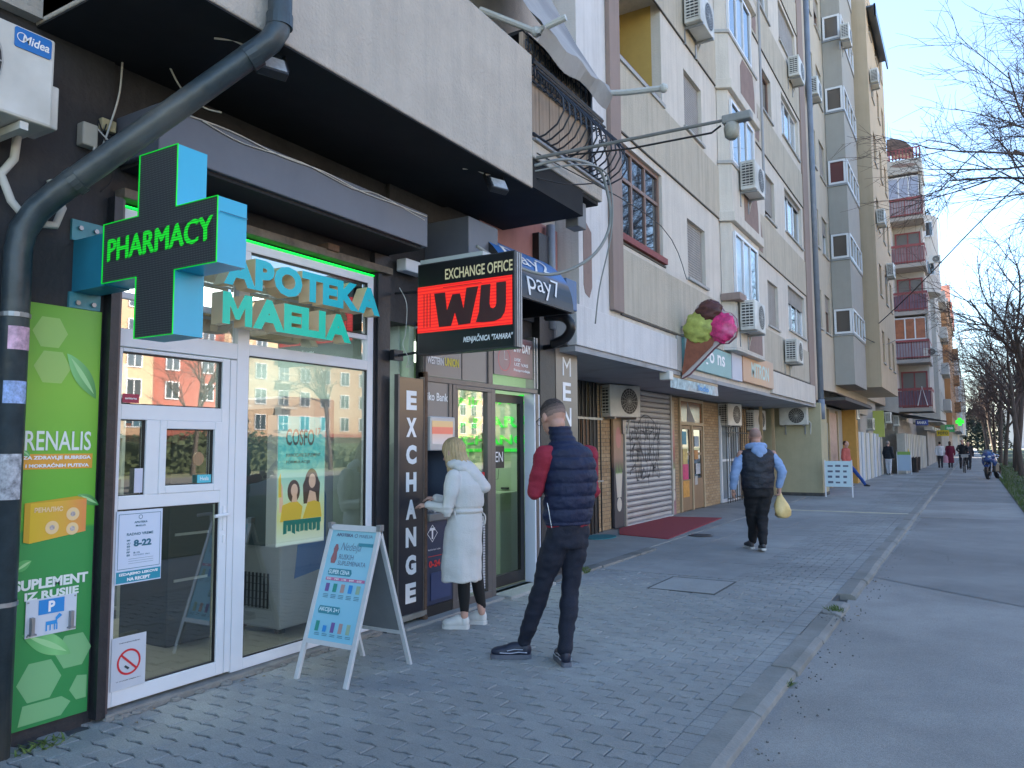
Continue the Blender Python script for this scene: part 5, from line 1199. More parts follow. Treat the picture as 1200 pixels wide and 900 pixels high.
for k in range(NR):
    z = ST * k
    if k == 0: ops.append((9.6, 11.32, 4.42, 5.75)); 
    else: ops.append((9.56, 11.42, 4.30 + z, 6.05 + z - .05))
    ops += [(12.55, 13.56, 4.36 + z, 5.40 + z), (18.55, 19.66, 4.36 + z, 5.45 + z), (20.95, 23.28, 4.56 + z, 5.75 + z)]
top = 3.2 + ST * NR + .8
b = MB(); wall_f(b, fA_, 9.19, 24.6, 2.72, top, ops, .16)
b.box(-14, -4.17, 11.6, 24.6, 2.8, top - .01); b.box(-14, -4.17, 8.33, 9.47, 2.8, top - .01); b.box(-14, -5.21, 9.48, 11.59, 2.8, top - .01)
b.face([(-4, 9.19, 2.72), (-4, 9.19, top), (-5, 9.19, top), (-5, 9.19, 2.72)])
b.build('wall', m_wA, ba)
MB().box(-14.05, -3.9, 9.1, 24.65, top, top + .25).build('roof_slab', m_sill, ba)
MB().box(-3.999, -3.93, 9.195, 9.55, 3.30, top - .5).build('pilaster', m_pil, ba, bevel=.01)
MB().box(-3.999, -3.95, 23.55, 24.35, 2.80, top - .3).build('pilaster', m_pil, ba, bevel=.01)
for k in range(NR):
    z = ST * k
    b = MB()
    for (a0, a1) in ((9.56, 14.56), (17.08, 23.54)):
        b.box(-3.999, -3.978, a0, a1, 3.32 + z + (0 if k == 0 else -.08), (4.22 if k == 0 else 4.24) + z)
    b.build('parapet_panel', m_bA, ba)
    b = MB()
    for (a0, a1) in ((9.56, 14.5), (17.1, 23.54)):
        b.box(-3.999, -3.972, a0, a1, 3.285 + z, 3.305 + z) if k == 0 else b.box(-3.999, -3.972, a0, a1, 3.215 + z, 3.235 + z)
    b.build('groove_line', m_groove, ba)
    if k == 0:
        window(ba, fA_, 9.6, 11.32, 4.42, 5.75, 3, 5.28, .10, m_brownf, pane_dark, .06)
        MB().box(-4.02, -3.94, 9.56, 11.36, 4.33, 4.42).build('sill', m_redsill, ba)
        MB().box(-4.001, -3.985, 9.60, 11.4, 4.29, 4.32).build('sill_drip', m_groove, ba)
    else:
        b = MB(); b.box(-5.2, -5.1, 9.5, 11.5, 4.2 + z, 6.05 + z); b.box(-5.1, -4.16, 11.42, 11.5, 4.2 + z, 6.05 + z); b.box(-5.1, -4.16, 9.48, 9.56, 4.2 + z, 6.05 + z)
        b.build('loggia_wall', m_yel, ba)
        MB().box(-5.1, -4.165, 9.56, 11.42, 6.0 + z, 6.08 + z).build('loggia_ceiling', m_wA, ba)
        MB().box(-5.1, -4.165, 9.56, 11.42, 4.15 + z, 4.29 + z).build('loggia_floor', m_sill, ba)
        MB().box(-4.15, -4.03, 9.56, 11.42, 4.302 + z, 4.42 + z).build('loggia_rail', m_purp, ba)
        MB().box(-4.02, -3.95, 9.55, 11.46, 4.24 + z, 4.30 + z).build('sill', m_sill, ba)
        b = MB().ball((-4.8, 10.4, 5.8 + z), .11, nu=14, nv=10); b.build('globe_lamp', mat('globe', (0.6, 0.58, 0.52), .4), ba, smooth=True)
        window(ba, FX(-5.095), 9.8, 10.9, 4.5 + z, 5.8 + z, 2, None, .02, white_pvc, pane_dark)
    window(ba, fA_, 12.55, 13.56, 4.36 + z, 5.40 + z, 1, None, .13, m_brownf if k == 0 else white_pvc, pane_dark, .05, m_sill, blind=(.98, .96, .6, .3, .5)[k])
    window(ba, fA_, 18.55, 19.66, 4.36 + z, 5.45 + z, 1 if k != 2 else 2, None, .13, white_pvc if k != 2 else m_brownf, pane_dark, .05, m_sill, blind=(.95, .8, 0, 0, .4)[k])
    window(ba, fA_, 20.95, 23.28, 4.56 + z, 5.75 + z, 3, None, .13, white_pvc, [pane_dark, pane_lace, pane_dark] if k % 2 else [pane_lace, pane_dark, pane_lace], .06, m_sill, blind=(.35, .1, .0, .75, 0)[k])
    # bay
    zb = 3.32 + z
    PT = lambda e: [(-3.99, 14.52 - e), (-3.76 + e, 14.66 - e), (-3.76 + e, 16.96 + e), (-3.99, 17.10 + e)]
    MB().prism(FZ(0), PT(0), zb + .06, zb + 1.0).build('bay_parapet', m_wA, ba)
    MB().prism(FZ(0), PT(.05 if k else .012), zb - (.14 if k else -.01), zb + .055).build('bay_cornice', m_wA, ba, bevel=.012)
    MB().prism(FZ(0), PT(.03), zb + 1.0, zb + 1.07).build('sill', m_pil if k == 0 else m_sill, ba, bevel=.008)
    if k == 0: MB().box(-3.99, -3.62, 14.46, 14.95, zb + .95, zb + 1.09).build('sill_block', m_pil, ba, bevel=.01)
    fb_ = FX(-3.78)
    MB().prism(FZ(0), [(-3.99, 14.55), (-3.80, 14.66), (-3.80, 16.9), (-3.99, 17.07)], zb + 1.08, zb + 2.50).build('bay_core', m_wA, ba)
    window(ba, fb_, 14.72, 16.55, zb + 1.08, zb + 2.34, 3, None, .015, white_pvc, ([pane_lace, pane_lace, pane_dark], [pane_dark, pane_dark, pane_lace], [pane_dark, pane_lace, pane_dark])[k % 3], .055)
    MB().prism(FX(-3.758), [(15.55, zb + .10), (16.75, zb + .10), (16.75, zb + .55), (16.62, zb + .95), (15.75, zb + .95), (15.55, zb + .72)], 0, .004).build('bare_patch', m_brownp, ba)
    if k: MB().prism(FX(-3.976), [(17.25, zb + .0), (18.05, zb + .0), (18.1, zb + .3), (17.95, zb + .72), (17.5, zb + .72), (17.25, zb + .5)], 0, .004).build('bare_patch', m_brownp, ba)
# white canopy band over the first brick shop, lower fascia, soffit, signs
MB().box(-4.6, -3.965, 8.15, 11.78, 2.722, 3.22).build('canopy_band', m_whiter, ba, bevel=.01)
MB().box(-4.3, -3.965, 11.79, 12.0, 2.722, 3.28).build('canopy_band', m_sill, ba)
MB().box(-5.85, -3.99, 8.15, 24.5, 2.65, 2.716).build('soffit', mat('soffit_grey', (0.36, 0.36, 0.37), .85, var=.08, stain=(0.28, 0.27, 0.26)), ba)
MB().box(-4.1, -3.93, 18.42, 24.1, 2.73, 3.26).build('fascia', m_wA, ba, bevel=.01)
sg = thing('shop_sign', 'pale teal shop sign lettered pago ns half behind the ice cream cone', 'sign', (-3.95, 13.5, 3.05))
MB().box(-4.0, -3.93, 12.05, 14.85, 2.80, 3.28).build('board', mat('sign_teal', (0.17, 0.36, 0.38), .4, var=.06), sg, bevel=.006)
MB().text(FX(-3.929), 'pago ns', 12.6, 14.4, 2.90, 3.18, .002, bold=.02).build('lettering', white_print, sg)
MB().box(-4.0, -3.92, 14.87, 15.62, 2.80, 3.32).build('side_panel', mat('lilac_panel', (0.52, 0.53, 0.62), .5), sg)
s2 = thing('shop_sign', 'orange shop sign with pale narrow capitals right of the teal sign', 'sign', (-3.9, 17, 3.1))
MB().box(-4.0, -3.90, 15.64, 18.4, 2.82, 3.42).build('board', mat_ramp('orange_sign', 1, 15.6, 18.4, [(0, (0.58, 0.34, 0.22)), (.5, (0.62, 0.36, 0.20)), (1, (0.55, 0.38, 0.28))], noise=.1), s2, bevel=.006)
MB().text(FX(-3.899), 'MITRON', 16.3, 17.9, 2.95, 3.27, .002, bold=.03).build('lettering', mat('pale_lettering', (0.50, 0.66, 0.62), .5), s2)
# brick shop wall
bsh = thing('brick_shop', 'row of brick fronted shops under the cream block with a graffitied shutter', 'shop', (-5.7, 17, 0))
m_mort = mat('mortar', (0.16, 0.13, 0.10), .95, var=.15, scale=20)
m_brk = [mat('brick_%d' % k, c, .85, var=.18, scale=14, bump=.3) for k, c in enumerate(((0.40, 0.27, 0.15), (0.36, 0.235, 0.125), (0.44, 0.31, 0.18)))]
b = MB(); b.box(-9, -5.74, 8.30, 24.2, 0, 2.66)
bw = b.build('wall', m_mort, bsh)
piers = [(12.50, 13.03), (16.46, 16.86), (18.70, 20.10), (22.42, 23.30)]
b = MB()
for a0, a1 in piers: b.box(-5.75, -5.712, a0, a1, 0, 2.66)
pier = b.build('pier', m_mort, bsh)
BLn, BH = .232, .068; protos = []
for k in range(3): protos.append(MB().box(-.012, .006, 0, BLn - .012, 0, BH - .01).build('brick', m_brk[k], pier, origin=(0, 0, 0)))
usedb = [0] * 3; cnt = 0; restb = MB(); rb2 = random.Random(9)
spots = []
for a0, a1 in piers:
    for r in range(38):
        z = .03 + r * BH; y = a0 - (BLn / 2 if r % 2 else 0)
        while y < a1 - .02:
            y0, y1 = max(y, a0), min(y + BLn - .012, a1)
            if y1 - y0 > .03: spots.append((y0, y1, z))
            y += BLn
spots.sort(key=lambda s: s[0])
for y0, y1, z in spots:
    k = rb2.choice((0, 0, 1, 2)); px_ = rb2.uniform(-.002, .003)
    if cnt < 296:
        if not usedb[k]: o = protos[k]; usedb[k] = 1
        else: o = share(protos[k], (0, 0, 0), pier)
        po = Vector((-5.706 + px_, y0, z)) - WO[pier.name]; 
        o.location = po; o.scale = (1, (y1 - y0) / (BLn - .012), 1); cnt += 1
    else:
        restb.cur = k; restb.box(-5.718 + px_, -5.70 + px_, y0, y1, z, z + BH - .01)
restb.build('brick', m_brk, pier, kind='stuff')
# side bricks of the pier that turns to face the camera
b = MB()
for r in range(38):
    for q in range(2):
        x0 = -5.70 + q * .232 - (.116 if r % 2 else 0); b.cur = rb2.choice((0, 1, 2)); b.box(max(x0, -5.7), min(x0 + .22, -5.36), 18.69, 18.71, .03 + r * BH, .03 + r * BH + .058)
# barred entrance left of the first pier
b = MB(); b.box(-5.735, -5.70, 11.2, 12.49, 0, 2.65); b.build('dark_opening', mat('dark_inside', (0.02, 0.02, 0.022), .6), bsh)
for i in range(9):
    MB().box(-5.62, -5.60, 11.25 + i * .145, 11.27 + i * .145, .03, 2.62).build('bar', black_soft, bsh)
MB().box(-5.625, -5.595, 11.2, 12.49, 1.98, 2.02).box(-5.625, -5.595, 11.2, 12.49, .9, .93).build('cross_bar', steel, bsh)
MB().box(-5.70, -5.66, 11.75, 12.05, .03, 2.0).build('inner_door', mat('inner_wood', (0.18, 0.10, 0.06), .6), bsh)
MB().box(-5.69, -5.655, 12.06, 12.10, .03, 2.62).build('post', mat('brass_post', (0.35, 0.25, 0.15), .4), bsh)
# tall poster stands at the shutter
def poster_stand(y0, y1, z0, z1, lab, cols):
    t = thing('poster_stand', lab, 'poster', (-5.65, (y0 + y1) / 2, z0)); f = FX(-5.64)
    MB().fbox(f, y0, y1, z0, z1, -.05, 0).build('panel', mat_ramp('stand_%g' % y0, 2, z0, z1, cols), t)
    cx = (y0 + y1) / 2; w2 = (y1 - y0) * .36
    MB().poly(f, [(cx - w2 * .6, z0 + .55), (cx + w2 * .6, z0 + .55), (cx + w2, z0 + 1.0), (cx - w2, z0 + 1.0)], .002).disc(f, cx, z0 + .42, w2 * .7, .0025, 16, .13).build('cup_print', mat('cup_pale', (0.62, 0.56, 0.46), .5), t)
    b = MB()
    for k in range(5): b.poly(f, [(cx - w2 + k * w2 * .4, z0 + .98), (cx - w2 + k * w2 * .4 + w2 * .22, z0 + .98), (cx - w2 * .8 + k * w2 * .5, z0 + 1.22)], .003)
    b.build('splash_print', mat('splash_green', (0.25, 0.38, 0.10), .5), t)
    MB().disc(f, cx, z0 + 1.65, w2 * .8, .003, 16, .2).build('sundae_print', mat('sundae_pink', (0.50, 0.20, 0.17), .5), t)
poster_stand(13.06, 13.50, .03, 2.35, 'tall narrow poster of sundaes left of the roller shutter', [(0, (0.05, 0.05, 0.06)), (.45, (0.05, 0.045, 0.06)), (.55, (0.36, 0.20, 0.14)), (1, (0.40, 0.26, 0.12))])
poster_stand(16.24, 16.44, .03, 2.5, 'tall narrow pink and cream poster right of the roller shutter', [(0, (0.36, 0.16, 0.18)), (.35, (0.10, 0.05, 0.06)), (.6, (0.42, 0.12, 0.09)), (.8, (0.42, 0.31, 0.2)), (1, (0.46, 0.34, 0.22))])
# roller shutter: every slat a piece
rsd = thing('roller_shutter', 'closed metal roller shutter covered in dark scrawled graffiti', 'roller shutter', (-5.66, 14.9, .03))
m_slat = mat('shutter_slat', (0.40, 0.39, 0.40), .42, var=.08, scale=4, metal=.25, stain=(0.32, 0.29, 0.26))
MB().box(-5.72, -5.68, 13.55, 16.22, .03, 2.64).build('backing', ac_dark, rsd)
sp = [(-5.675, 0), (-5.655, .012), (-5.645, .045), (-5.65, .085), (-5.672, .100)]
bs = MB(); n = len(sp)
for i in range(n - 1):
    (x0, z0), (x1, z1) = sp[i], sp[i + 1]; bs.face([(x0, 13.62, z0), (x0, 16.18, z0), (x1, 16.18, z1), (x1, 13.62, z1)])
s0 = bs.build('slat', m_slat, rsd); base = WO[rsd.name]
for v in s0.data.vertices: v.co.z += base.z
s0.location = (0, 0, .04 - base.z)
for i in range(1, 24): share(s0, (0, 0, .04 - base.z + i * .1085), rsd)
for y in (13.55, 16.185): MB().box(-5.70, -5.62, y, y + .06, .03, 2.64).build('guide_rail', mat('rail_alu', (0.42, 0.38, 0.33), .4, var=.1), rsd)
MB().box(-5.68, -5.62, 13.615, 16.185, .015, .045).build('bottom_bar', m_alu, rsd)
rgf = random.Random(42); b = MB()
def stroke(P, w_):
    P = smooth_pts([(0, a, z) for a, z in P], 6)
    for i in range(len(P) - 1):
        d = (P[i + 1] - P[i]); L_ = max(d.length, 1e-5); nx = Vector((0, -d.z, d.y)) / L_ * w_ * (1 + .3 * math.sin(i))
        b.face([(-5.6445, *(P[i] - nx).yz), (-5.6445, *(P[i + 1] - nx).yz), (-5.6445, *(P[i + 1] + nx).yz), (-5.6445, *(P[i] + nx).yz)])
for rrow, (z0, hh) in enumerate(((1.62, .42), (1.22, .42), (.88, .36))):
    a = 13.85
    while a < 15.55 - rrow * .1:
        w2 = rgf.uniform(.16, .3); P = []
        for k in range(rgf.choice((4, 5, 6))): P.append((a + rgf.uniform(-.05, w2), z0 + rgf.uniform(-.05, hh)))
        stroke(P, .011); 
        if rgf.random() < .75: stroke([(a, z0), (a + rgf.uniform(-.06, .06), z0 + hh * 1.05)], .012)
        if rgf.random() < .4: stroke([(a, z0 + hh * .5), (a + w2, z0 + hh * .5 + rgf.uniform(-.05, .05))], .010)
        a += w2 + .03
stroke([(14.3, 1.95), (14.5, 2.1), (14.8, 2.14), (15.2, 2.0), (15.4, 1.8), (15.5, 1.5)], .010); stroke([(14.8, .95), (14.82, .7)], .012)
b.build('graffiti', mat('spray_paint', (0.045, 0.045, 0.055), .6), rsd)
# wood framed shop door with posters
wd = thing('shop_door', 'brown wooden shop door with glass panes and bright stickers', 'door', (-5.7, 17.8, .03))
m_wood = mat('varnished_wood', (0.26, 0.15, 0.075), .45, var=.2, scale=3, stretch=(6, 6, .5))
m_tan = mat('tan_frame', (0.45, 0.33, 0.20), .5, var=.1)
f = FX(-5.68)
b = MB()
for q in ((16.90, 16.97, .03, 2.62), (18.60, 18.68, .03, 2.62), (16.97, 18.60, 2.0, 2.07), (17.72, 17.80, .03, 2.0), (16.97, 18.6, 2.55, 2.62)): b.fbox(f, *q, -.05, .02)
b.build('frame', m_tan, wd)
for a0, a1 in ((16.99, 17.70), (17.82, 18.58)):
    MB().fbox(f, a0, a1, .05, .75, -.04, 0).build('kick_panel', m_wood, wd)
    MB().fbox(f, a0, a0 + .09, .75, 1.98, -.04, 0).fbox(f, a1 - .09, a1, .75, 1.98, -.04, 0).fbox(f, a0 + .09, a1 - .09, 1.90, 1.98, -.04, 0).fbox(f, a0 + .09, a1 - .09, 1.30, 1.36, -.04, 0).build('leaf', m_wood, wd)
    MB().quad(f, a0 + .09, a1 - .09, .75, 1.9, -.02).build('pane', pane_dark, wd)
MB().quad(f, 16.97, 18.6, 2.07, 2.55, -.02).build('pane', mat('amber_pane', (0.22, 0.09, 0.04), .15), wd)
MB().poly(f, [(17.5, 2.08), (18.1, 2.08), (17.55, 2.54)], -.015).build('awning_cloth', mat('grey_cloth', (0.3, 0.3, 0.32), .8), wd)
for q, c in (((17.05, 17.35, 1.55, 1.85), (0.05, 0.25, 0.35)), ((17.08, 17.4, 1.1, 1.45), (0.55, 0.40, 0.12)), ((17.05, 17.45, .75, 1.1), (0.6, 0.02, 0.14)), ((17.05, 17.5, .35, .72), (0.62, 0.28, 0.04)), ((17.95, 18.3, 1.5, 1.75), (0.30, 0.36, 0.42)), ((17.92, 18.2, 1.2, 1.42), (0.5, 0.2, 0.05)), ((18.0, 18.35, .85, 1.1), (0.42, 0.42, 0.44)), ((17.92, 18.12, .6, .8), (0.45, 0.42, 0.40))):
    MB().fbox(f, q[0], q[1], q[2], q[3], .003, .006).build('sticker', mat('stk_%d%d' % (q[0] * 100, q[2] * 100), c, .5, var=.3, scale=14), wd)
# awning valance over the shop door with painted print
vl = thing('awning', 'rolled awning with a colourful printed valance above the shutter', 'awning', (-4.0, 12.8, 2.5))
MB().tube([(-4.05, 11.5, 2.62), (-4.05, 14.15, 2.62)], .05, 10).build('roller', m_tan, vl)
b = MB()
for i in range(26):
    y0 = 11.52 + i * .1; x0 = -4.0 + .012 * math.sin(i * 1.3); x1 = -4.0 + .012 * math.sin((i + 1) * 1.3)
    b.face([(x0, y0, 2.43), (x1, y0 + .1, 2.43), (-4.0, y0 + .1, 2.60), (-4.0, y0, 2.60)])
b.build('valance', mat('valance_print', (0.42, 0.52, 0.54), .7, var=.5, scale=9, stain=(0.50, 0.44, 0.40)), vl, smooth=True)
MB().text(FX(-3.985), 'ledo', 12.9, 13.5, 2.46, 2.56, .002, bold=.04).build('lettering', mat('sign_blue', (0.02, 0.25, 0.62), .4), vl)
MB().box(-4.12, -3.95, 11.35, 11.52, 2.54, 2.68).build('end_bracket', ac_white, vl, bevel=.01)
# white gate and further doors
gt = thing('barred_gate', 'white framed shop door behind thin dark bars with flower emblems', 'gate', (-5.6, 21.1, .03))
f = FX(-5.66)
b = MB()
for q in ((20.14, 20.24, .03, 2.3), (20.9, 21.0, .03, 2.3), (21.85, 21.95, .03, 2.3), (20.24, 21.85, 2.2, 2.3), (20.24, 21.85, .03, .12), (20.24, 21.85, 1.1, 1.16)): b.fbox(f, *q, -.05, 0)
b.build('frame', white_pvc, gt)
MB().quad(f, 20.24, 21.85, .12, 2.2, -.03).build('pane', pane_lace, gt)
for i in range(10): MB().box(-5.50, -5.485, 20.05 + i * .235, 20.065 + i * .235, .03, 2.6).build('bar', black_soft, gt)
MB().box(-5.505, -5.48, 20.05, 22.3, .13, .16).box(-5.505, -5.48, 20.05, 22.3, 1.85, 1.88).box(-5.505, -5.48, 20.05, 22.3, 2.55, 2.58).build('cross_bar', black_soft, gt)
d2 = thing('shop_door', 'dark brown shop door with grey glass beside the yellow wall', 'door', (-5.65, 23.7, .03))
MB().box(-5.72, -5.66, 23.32, 24.15, .03, 2.6).build('panel', mat('door_taupe', (0.17, 0.13, 0.10), .5, var=.1), d2)
MB().box(-5.66, -5.655, 23.42, 24.05, 1.0, 2.3).build('pane', pane_dark, d2)
MB().box(-5.2, -5.12, 24.0, 24.08, 0, 2.66).box(-5.3, -5.22, 22.9, 22.96, 0, 2.66).build('post', m_tan, d2)
# yellow end wall facing the camera and building above the corner
m_yw = mat('yellowed_render', (0.44, 0.39, 0.25), .9, var=.08, scale=2, bump=.25, bscale=30, streak=.25, stain=(0.30, 0.26, 0.17))
MB().box(-9, -3.87, 24.5, 25.6, 0, 2.79).build('end_wall', m_yw, ba, bevel=.01)
MB().box(-9, -3.86, 24.49, 25.61, 0, .10).build('plinth', mat('plinth_dark', (0.08, 0.075, 0.07), .9, var=.3), ba)
MB().tube([(-3.88, 24.78, 2.75), (-3.88, 24.78, top)], .085, 12).tube([(-3.88, 24.78, 2.3), (-3.88, 24.78, 2.9)], .10, 12).build('downpipe', mat('pipe_slate', (0.20, 0.23, 0.28), .4, var=.15, scale=3), label='long slate grey downpipe between the cream block and the tan block', cat='downpipe', smooth=True, origin=(-3.88, 24.78, 2.3))
MB().tube([(-3.66, 16.98, 7.0), (-3.66, 16.98, 14.0)], .03, 8).build('conduit', mat('pipe_grey', (0.33, 0.33, 0.34), .5), label='thin grey conduit running up the right side of the bays', cat='pipe', origin=(-3.66, 16.98, 7))
# air conditioners
AC0 = make_ac('white air conditioner below the lowest bay, above the orange sign'); AC0.location = (-3.76, 15.2, 3.72)
for loc, lab in (((-3.76, 15.55, 6.58), 'white air conditioner on the second bay up, above the ice cream cone'),
                 ((-3.98, 20.4, 3.60), 'white air conditioner below the three part window near the downpipe'),
                 ((-3.98, 12.9, 8.80), 'air conditioner cut by the top edge of the photo, seen from below'),
                 ((-3.98, 22.2, 11.8), 'air conditioner high on the taupe strip left of the slate downpipe'),
                 ((-4.0, 25.5, 12.6), 'air conditioner just right of the slate downpipe'),
                 ((-3.40, 29.0, 15.9), 'air conditioner on the highest visible grey bay of the tan block'),
                 ((-2.90, 33.6, 16.1), 'air conditioner highest on the outer edge of the tan block against the sky'),
                 ((-2.90, 33.6, 10.3), 'air conditioner on the outer edge of the tan block beside the red balconies'),
                 ((-2.90, 37.0, 8.8), 'lowest air conditioner on the outer edge of the tan block')):
    o = dup(AC0, loc, 0, lab, 'air conditioners on the facade'); 
for loc, rz, lab, sc in (((-5.70, 13.15, 2.05), R(-18), 'dusty air conditioner over the tall poster left of the roller shutter', 1),
                     ((-5.70, 20.6, 2.05), R(-10), 'air conditioner on the brick pier right of the wooden shop door', 1),
                     ((-5.70, 23.4, 1.98), R(-10), 'air conditioner behind the thin dark bars by the yellow wall', 1),
                     ((-4.60, 24.49, 2.13), R(-90), 'air conditioner hanging on the yellow wall facing the camera', .95),
                     ((-4.2, 33.9, 2.55), 0, 'air conditioner above the orange pillar under the tan block', .9),
                     ((-4.1, 38.4, 2.2), 0, 'air conditioner with a dark front low above the white shutters', .9),
                     ((-3.7, 42.5, 2.6), 0, 'bluish air conditioner under the end of the tan block', .9),
                     ((-3.5, 44.6, 2.5), 0, 'white air conditioner under the slanting shop canopy', .9),
                     ((-1.85, 50.3, 6.6), R(-90), 'air conditioner standing on a red railed balcony', .8),
                     ((-1.5, 54.2, 12.8), R(-90), 'small air conditioner on the pale curved bay far up the street', .8)):
    o = dup(AC0, loc, rz, lab, 'air conditioners on the facade', (sc, sc, sc))

# ================================================================ ice cream sign
ic = thing('ice_cream_sign', 'large ice cream cone sign with green, pink and chocolate scoops', 'sign', (-4.0, 12.05, 3.2))
fi_ = FY(12.0)
OUT = [(-3.985, 2.60), (-3.88, 3.28), (-3.93, 3.40), (-3.88, 3.56), (-3.76, 3.66), (-3.70, 3.76), (-3.58, 3.84), (-3.44, 3.84), (-3.33, 3.76), (-3.27, 3.64), (-3.16, 3.60), (-3.08, 3.50), (-3.06, 3.36), (-3.10, 3.22), (-3.22, 3.12), (-3.36, 3.12), (-3.44, 3.06), (-3.86, 2.66)]
MB().prism(fi_, OUT, -.10, -.02).build('backing_edge', mat('maroon_edge', (0.18, 0.03, 0.05), .4), ic)
def shr(P, k): 
    cx = sum(p[0] for p in P) / len(P); cz = sum(p[1] for p in P) / len(P); return [(cx + (x - cx) * k, cz + (z - cz) * k) for x, z in P]
MB().prism(fi_, shr(OUT, .985), -.02, -.01).build('white_rim', mat('rim_white', (0.55, 0.50, 0.5), .4), ic)
MB().prism(fi_, [(-3.965, 2.65), (-3.86, 3.30), (-3.42, 3.20), (-3.46, 3.10)], -.01, .03).build('wafer_cone', mat('wafer', (0.27, 0.09, 0.05), .45, var=.25, scale=14), ic)
def scoop(x, z, r, rz_, m_, seed):
    b = MB(); q = random.Random(seed); nu, nv = 44, 26; base = 0
    for i in range(nv + 1):
        ph = PI * i / nv
        for j in range(nu):
            th = 2 * PI * j / nu; k = 1 + .05 * math.sin(3 * th + 5 * ph + seed) + .05 * math.sin(9 * ph - 4 * th + seed) + .025 * math.sin(17 * ph + 3 * th) + q.uniform(-.022, .022)
            b.v.append((x + r * k * math.sin(ph) * math.cos(th), 12.0 + .11 * k * math.sin(ph) * math.sin(th), z + rz_ * k * math.cos(ph)))
    for i in range(nv):
        for j in range(nu):
            j2 = (j + 1) % nu; b.f.append((i * nu + j, (i + 1) * nu + j, (i + 1) * nu + j2, i * nu + j2)); b.mi.append(0)
    b.build('scoop', m_, ic, smooth=True)
scoop(-3.50, 3.64, .215, .19, mat('chocolate', (0.09, 0.03, 0.025), .5, var=.4, scale=14, bump=.4), 3)
scoop(-3.30, 3.37, .215, .23, mat('raspberry', (0.62, 0.04, 0.18), .45, var=.5, scale=11, bump=.4, stain=(0.66, 0.20, 0.36)), 5)
scoop(-3.66, 3.40, .265, .255, mat('pistachio', (0.40, 0.44, 0.10), .5, var=.35, scale=9, bump=.5), 8)
MB().box(-4.06, -3.9, 12.02, 12.05, 3.42, 3.46).box(-4.3, -3.7, 12.03, 12.05, 3.30, 3.33).box(-4.14, -4.11, 12.02, 12.06, 3.2, 3.55).build('bracket', steel, ic)

# ================================================================ BUILDING B (tan block)
bb = thing('apartment_building', 'tan apartment block with grey glazed bays behind the slate downpipe', 'building', (-4, 32, 0))
m_tanw = mat('tan_render', (0.50, 0.395, 0.275), .9, var=.06, scale=1.5, bump=.2, bscale=30, streak=.3, stain=(0.33, 0.24, 0.15))
m_tanl = mat('tan_light_render', (0.52, 0.46, 0.37), .9, var=.06, scale=1.5, bump=.2, bscale=30, streak=.3, stain=(0.36, 0.30, 0.21))
m_gbay = mat('grey_bay', (0.36, 0.345, 0.315), .85, var=.05, scale=2, streak=.2, stain=(0.26, 0.24, 0.21))
fB1 = FX(-4.05); ops = []; NB = 6
for k in range(NB):
    z = 2.7 * k; ops += [(25.5, 26.7, 5.3 + z, 6.6 + z), (27.4, 28.5, 5.3 + z, 6.6 + z)]
b = MB(); wall_f(b, fB1, 24.66, 32.8, 2.9, 20.5, ops, .15); b.box(-14, -4.21, 24.66, 40, 2.9, 20.4); b.build('wall', m_tanl, bb)
for q in ops: window(bb, fB1, q[0], q[1], q[2], q[3], 2, None, .12, white_pvc if rb2.random() < .6 else m_brownf, pane_dark, .06, m_sill, blind=rb2.choice((0, .4, .9)))
for k in range(NB):
    z = 2.7 * k
    MB().box(-4.04, -3.40, 29.0, 32.45, 3.62 + z, 5.35 + z).build('bay', m_gbay, bb, bevel=.01)
    MB().box(-4.04, -3.37, 28.96, 32.48, 5.351 + z, 5.40 + z).build('sill', steel, bb)
    MB().box(-4.04, -3.45, 29.06, 32.45, 5.401 + z, 6.319 + z).build('bay_core', m_gbay, bb)
    window(bb, FY(29.0), -4.0, -3.42, 5.42 + z, 6.30 + z, 1, None, .015, white_pvc, mat('dim_pane', (0.10, 0.085, 0.075), .1, spec=.9) if k != 2 else mat('red_pane', (0.13, 0.05, 0.05), .2), .07)
    window(bb, FX(-3.40), 29.05, 32.4, 5.42 + z, 6.30 + z, 4, None, .015, white_pvc, [pane_dark, pane_lace], .07)
fB2 = FX(-2.90); ops2 = []
for k in range(7):
    z = 2.75 * k
    for a in (33.8, 36.2, 38.3): ops2.append((a, a + .9, 4.8 + z, 6.1 + z) if 6.1 + z < 22.5 else None)
ops2 = [q for q in ops2 if q]
b = MB(); wall_f(b, fB2, 32.8, 40.2, 3.75, 20.5, [q for q in ops2 if q[3] < 20.3], .15)
b.face([(-4.3, 32.8, 3.75), (-2.9, 32.8, 3.75), (-2.9, 32.8, 20.5), (-4.3, 32.8, 20.5)])
b.face([(-4.3, 32.8, 3.75), (-4.3, 40.2, 3.75), (-2.9, 40.2, 3.75), (-2.9, 32.8, 3.75)])
b.face([(-4.3, 32.8, 20.5), (-2.9, 32.8, 20.5), (-2.9, 40.2, 20.5), (-4.3, 40.2, 20.5)])
b.face([(-4.3, 40.2, 3.75), (-4.3, 40.2, 20.5), (-2.9, 40.2, 20.5), (-2.9, 40.2, 3.75)])
b.box(-14, -4.25, 32.9, 49.6, 3.75, 20.3)  # unseen back block, drawn out to close the gap and stop sun
b.build('wall', m_tanw, bb)
for q in ops2:
    if q[3] < 20.3: window(bb, fB2, *q, 1, None, .11, m_brownf, pane_dark, .06, m_sill)
MB().box(-3.4, -2.55, 33.2, 38.5, 19.3, 19.36).box(-2.6, -2.54, 33.2, 38.5, 18.9, 19.3).build('glass_canopy', mat('roof_glass', (0.10, 0.13, 0.18), .2), bb)
MB().box(-2.62, -2.55, 33.2, 33.3, 18.9, 19.4).build('canopy_frame', black_soft, bb)
b = MB(); b.box(-14, -4.45, 25.6, 46, 0, 3.75); b.build('shop_wall', mat('pale_shop_wall', (0.40, 0.38, 0.34), .85, var=.1), bb)
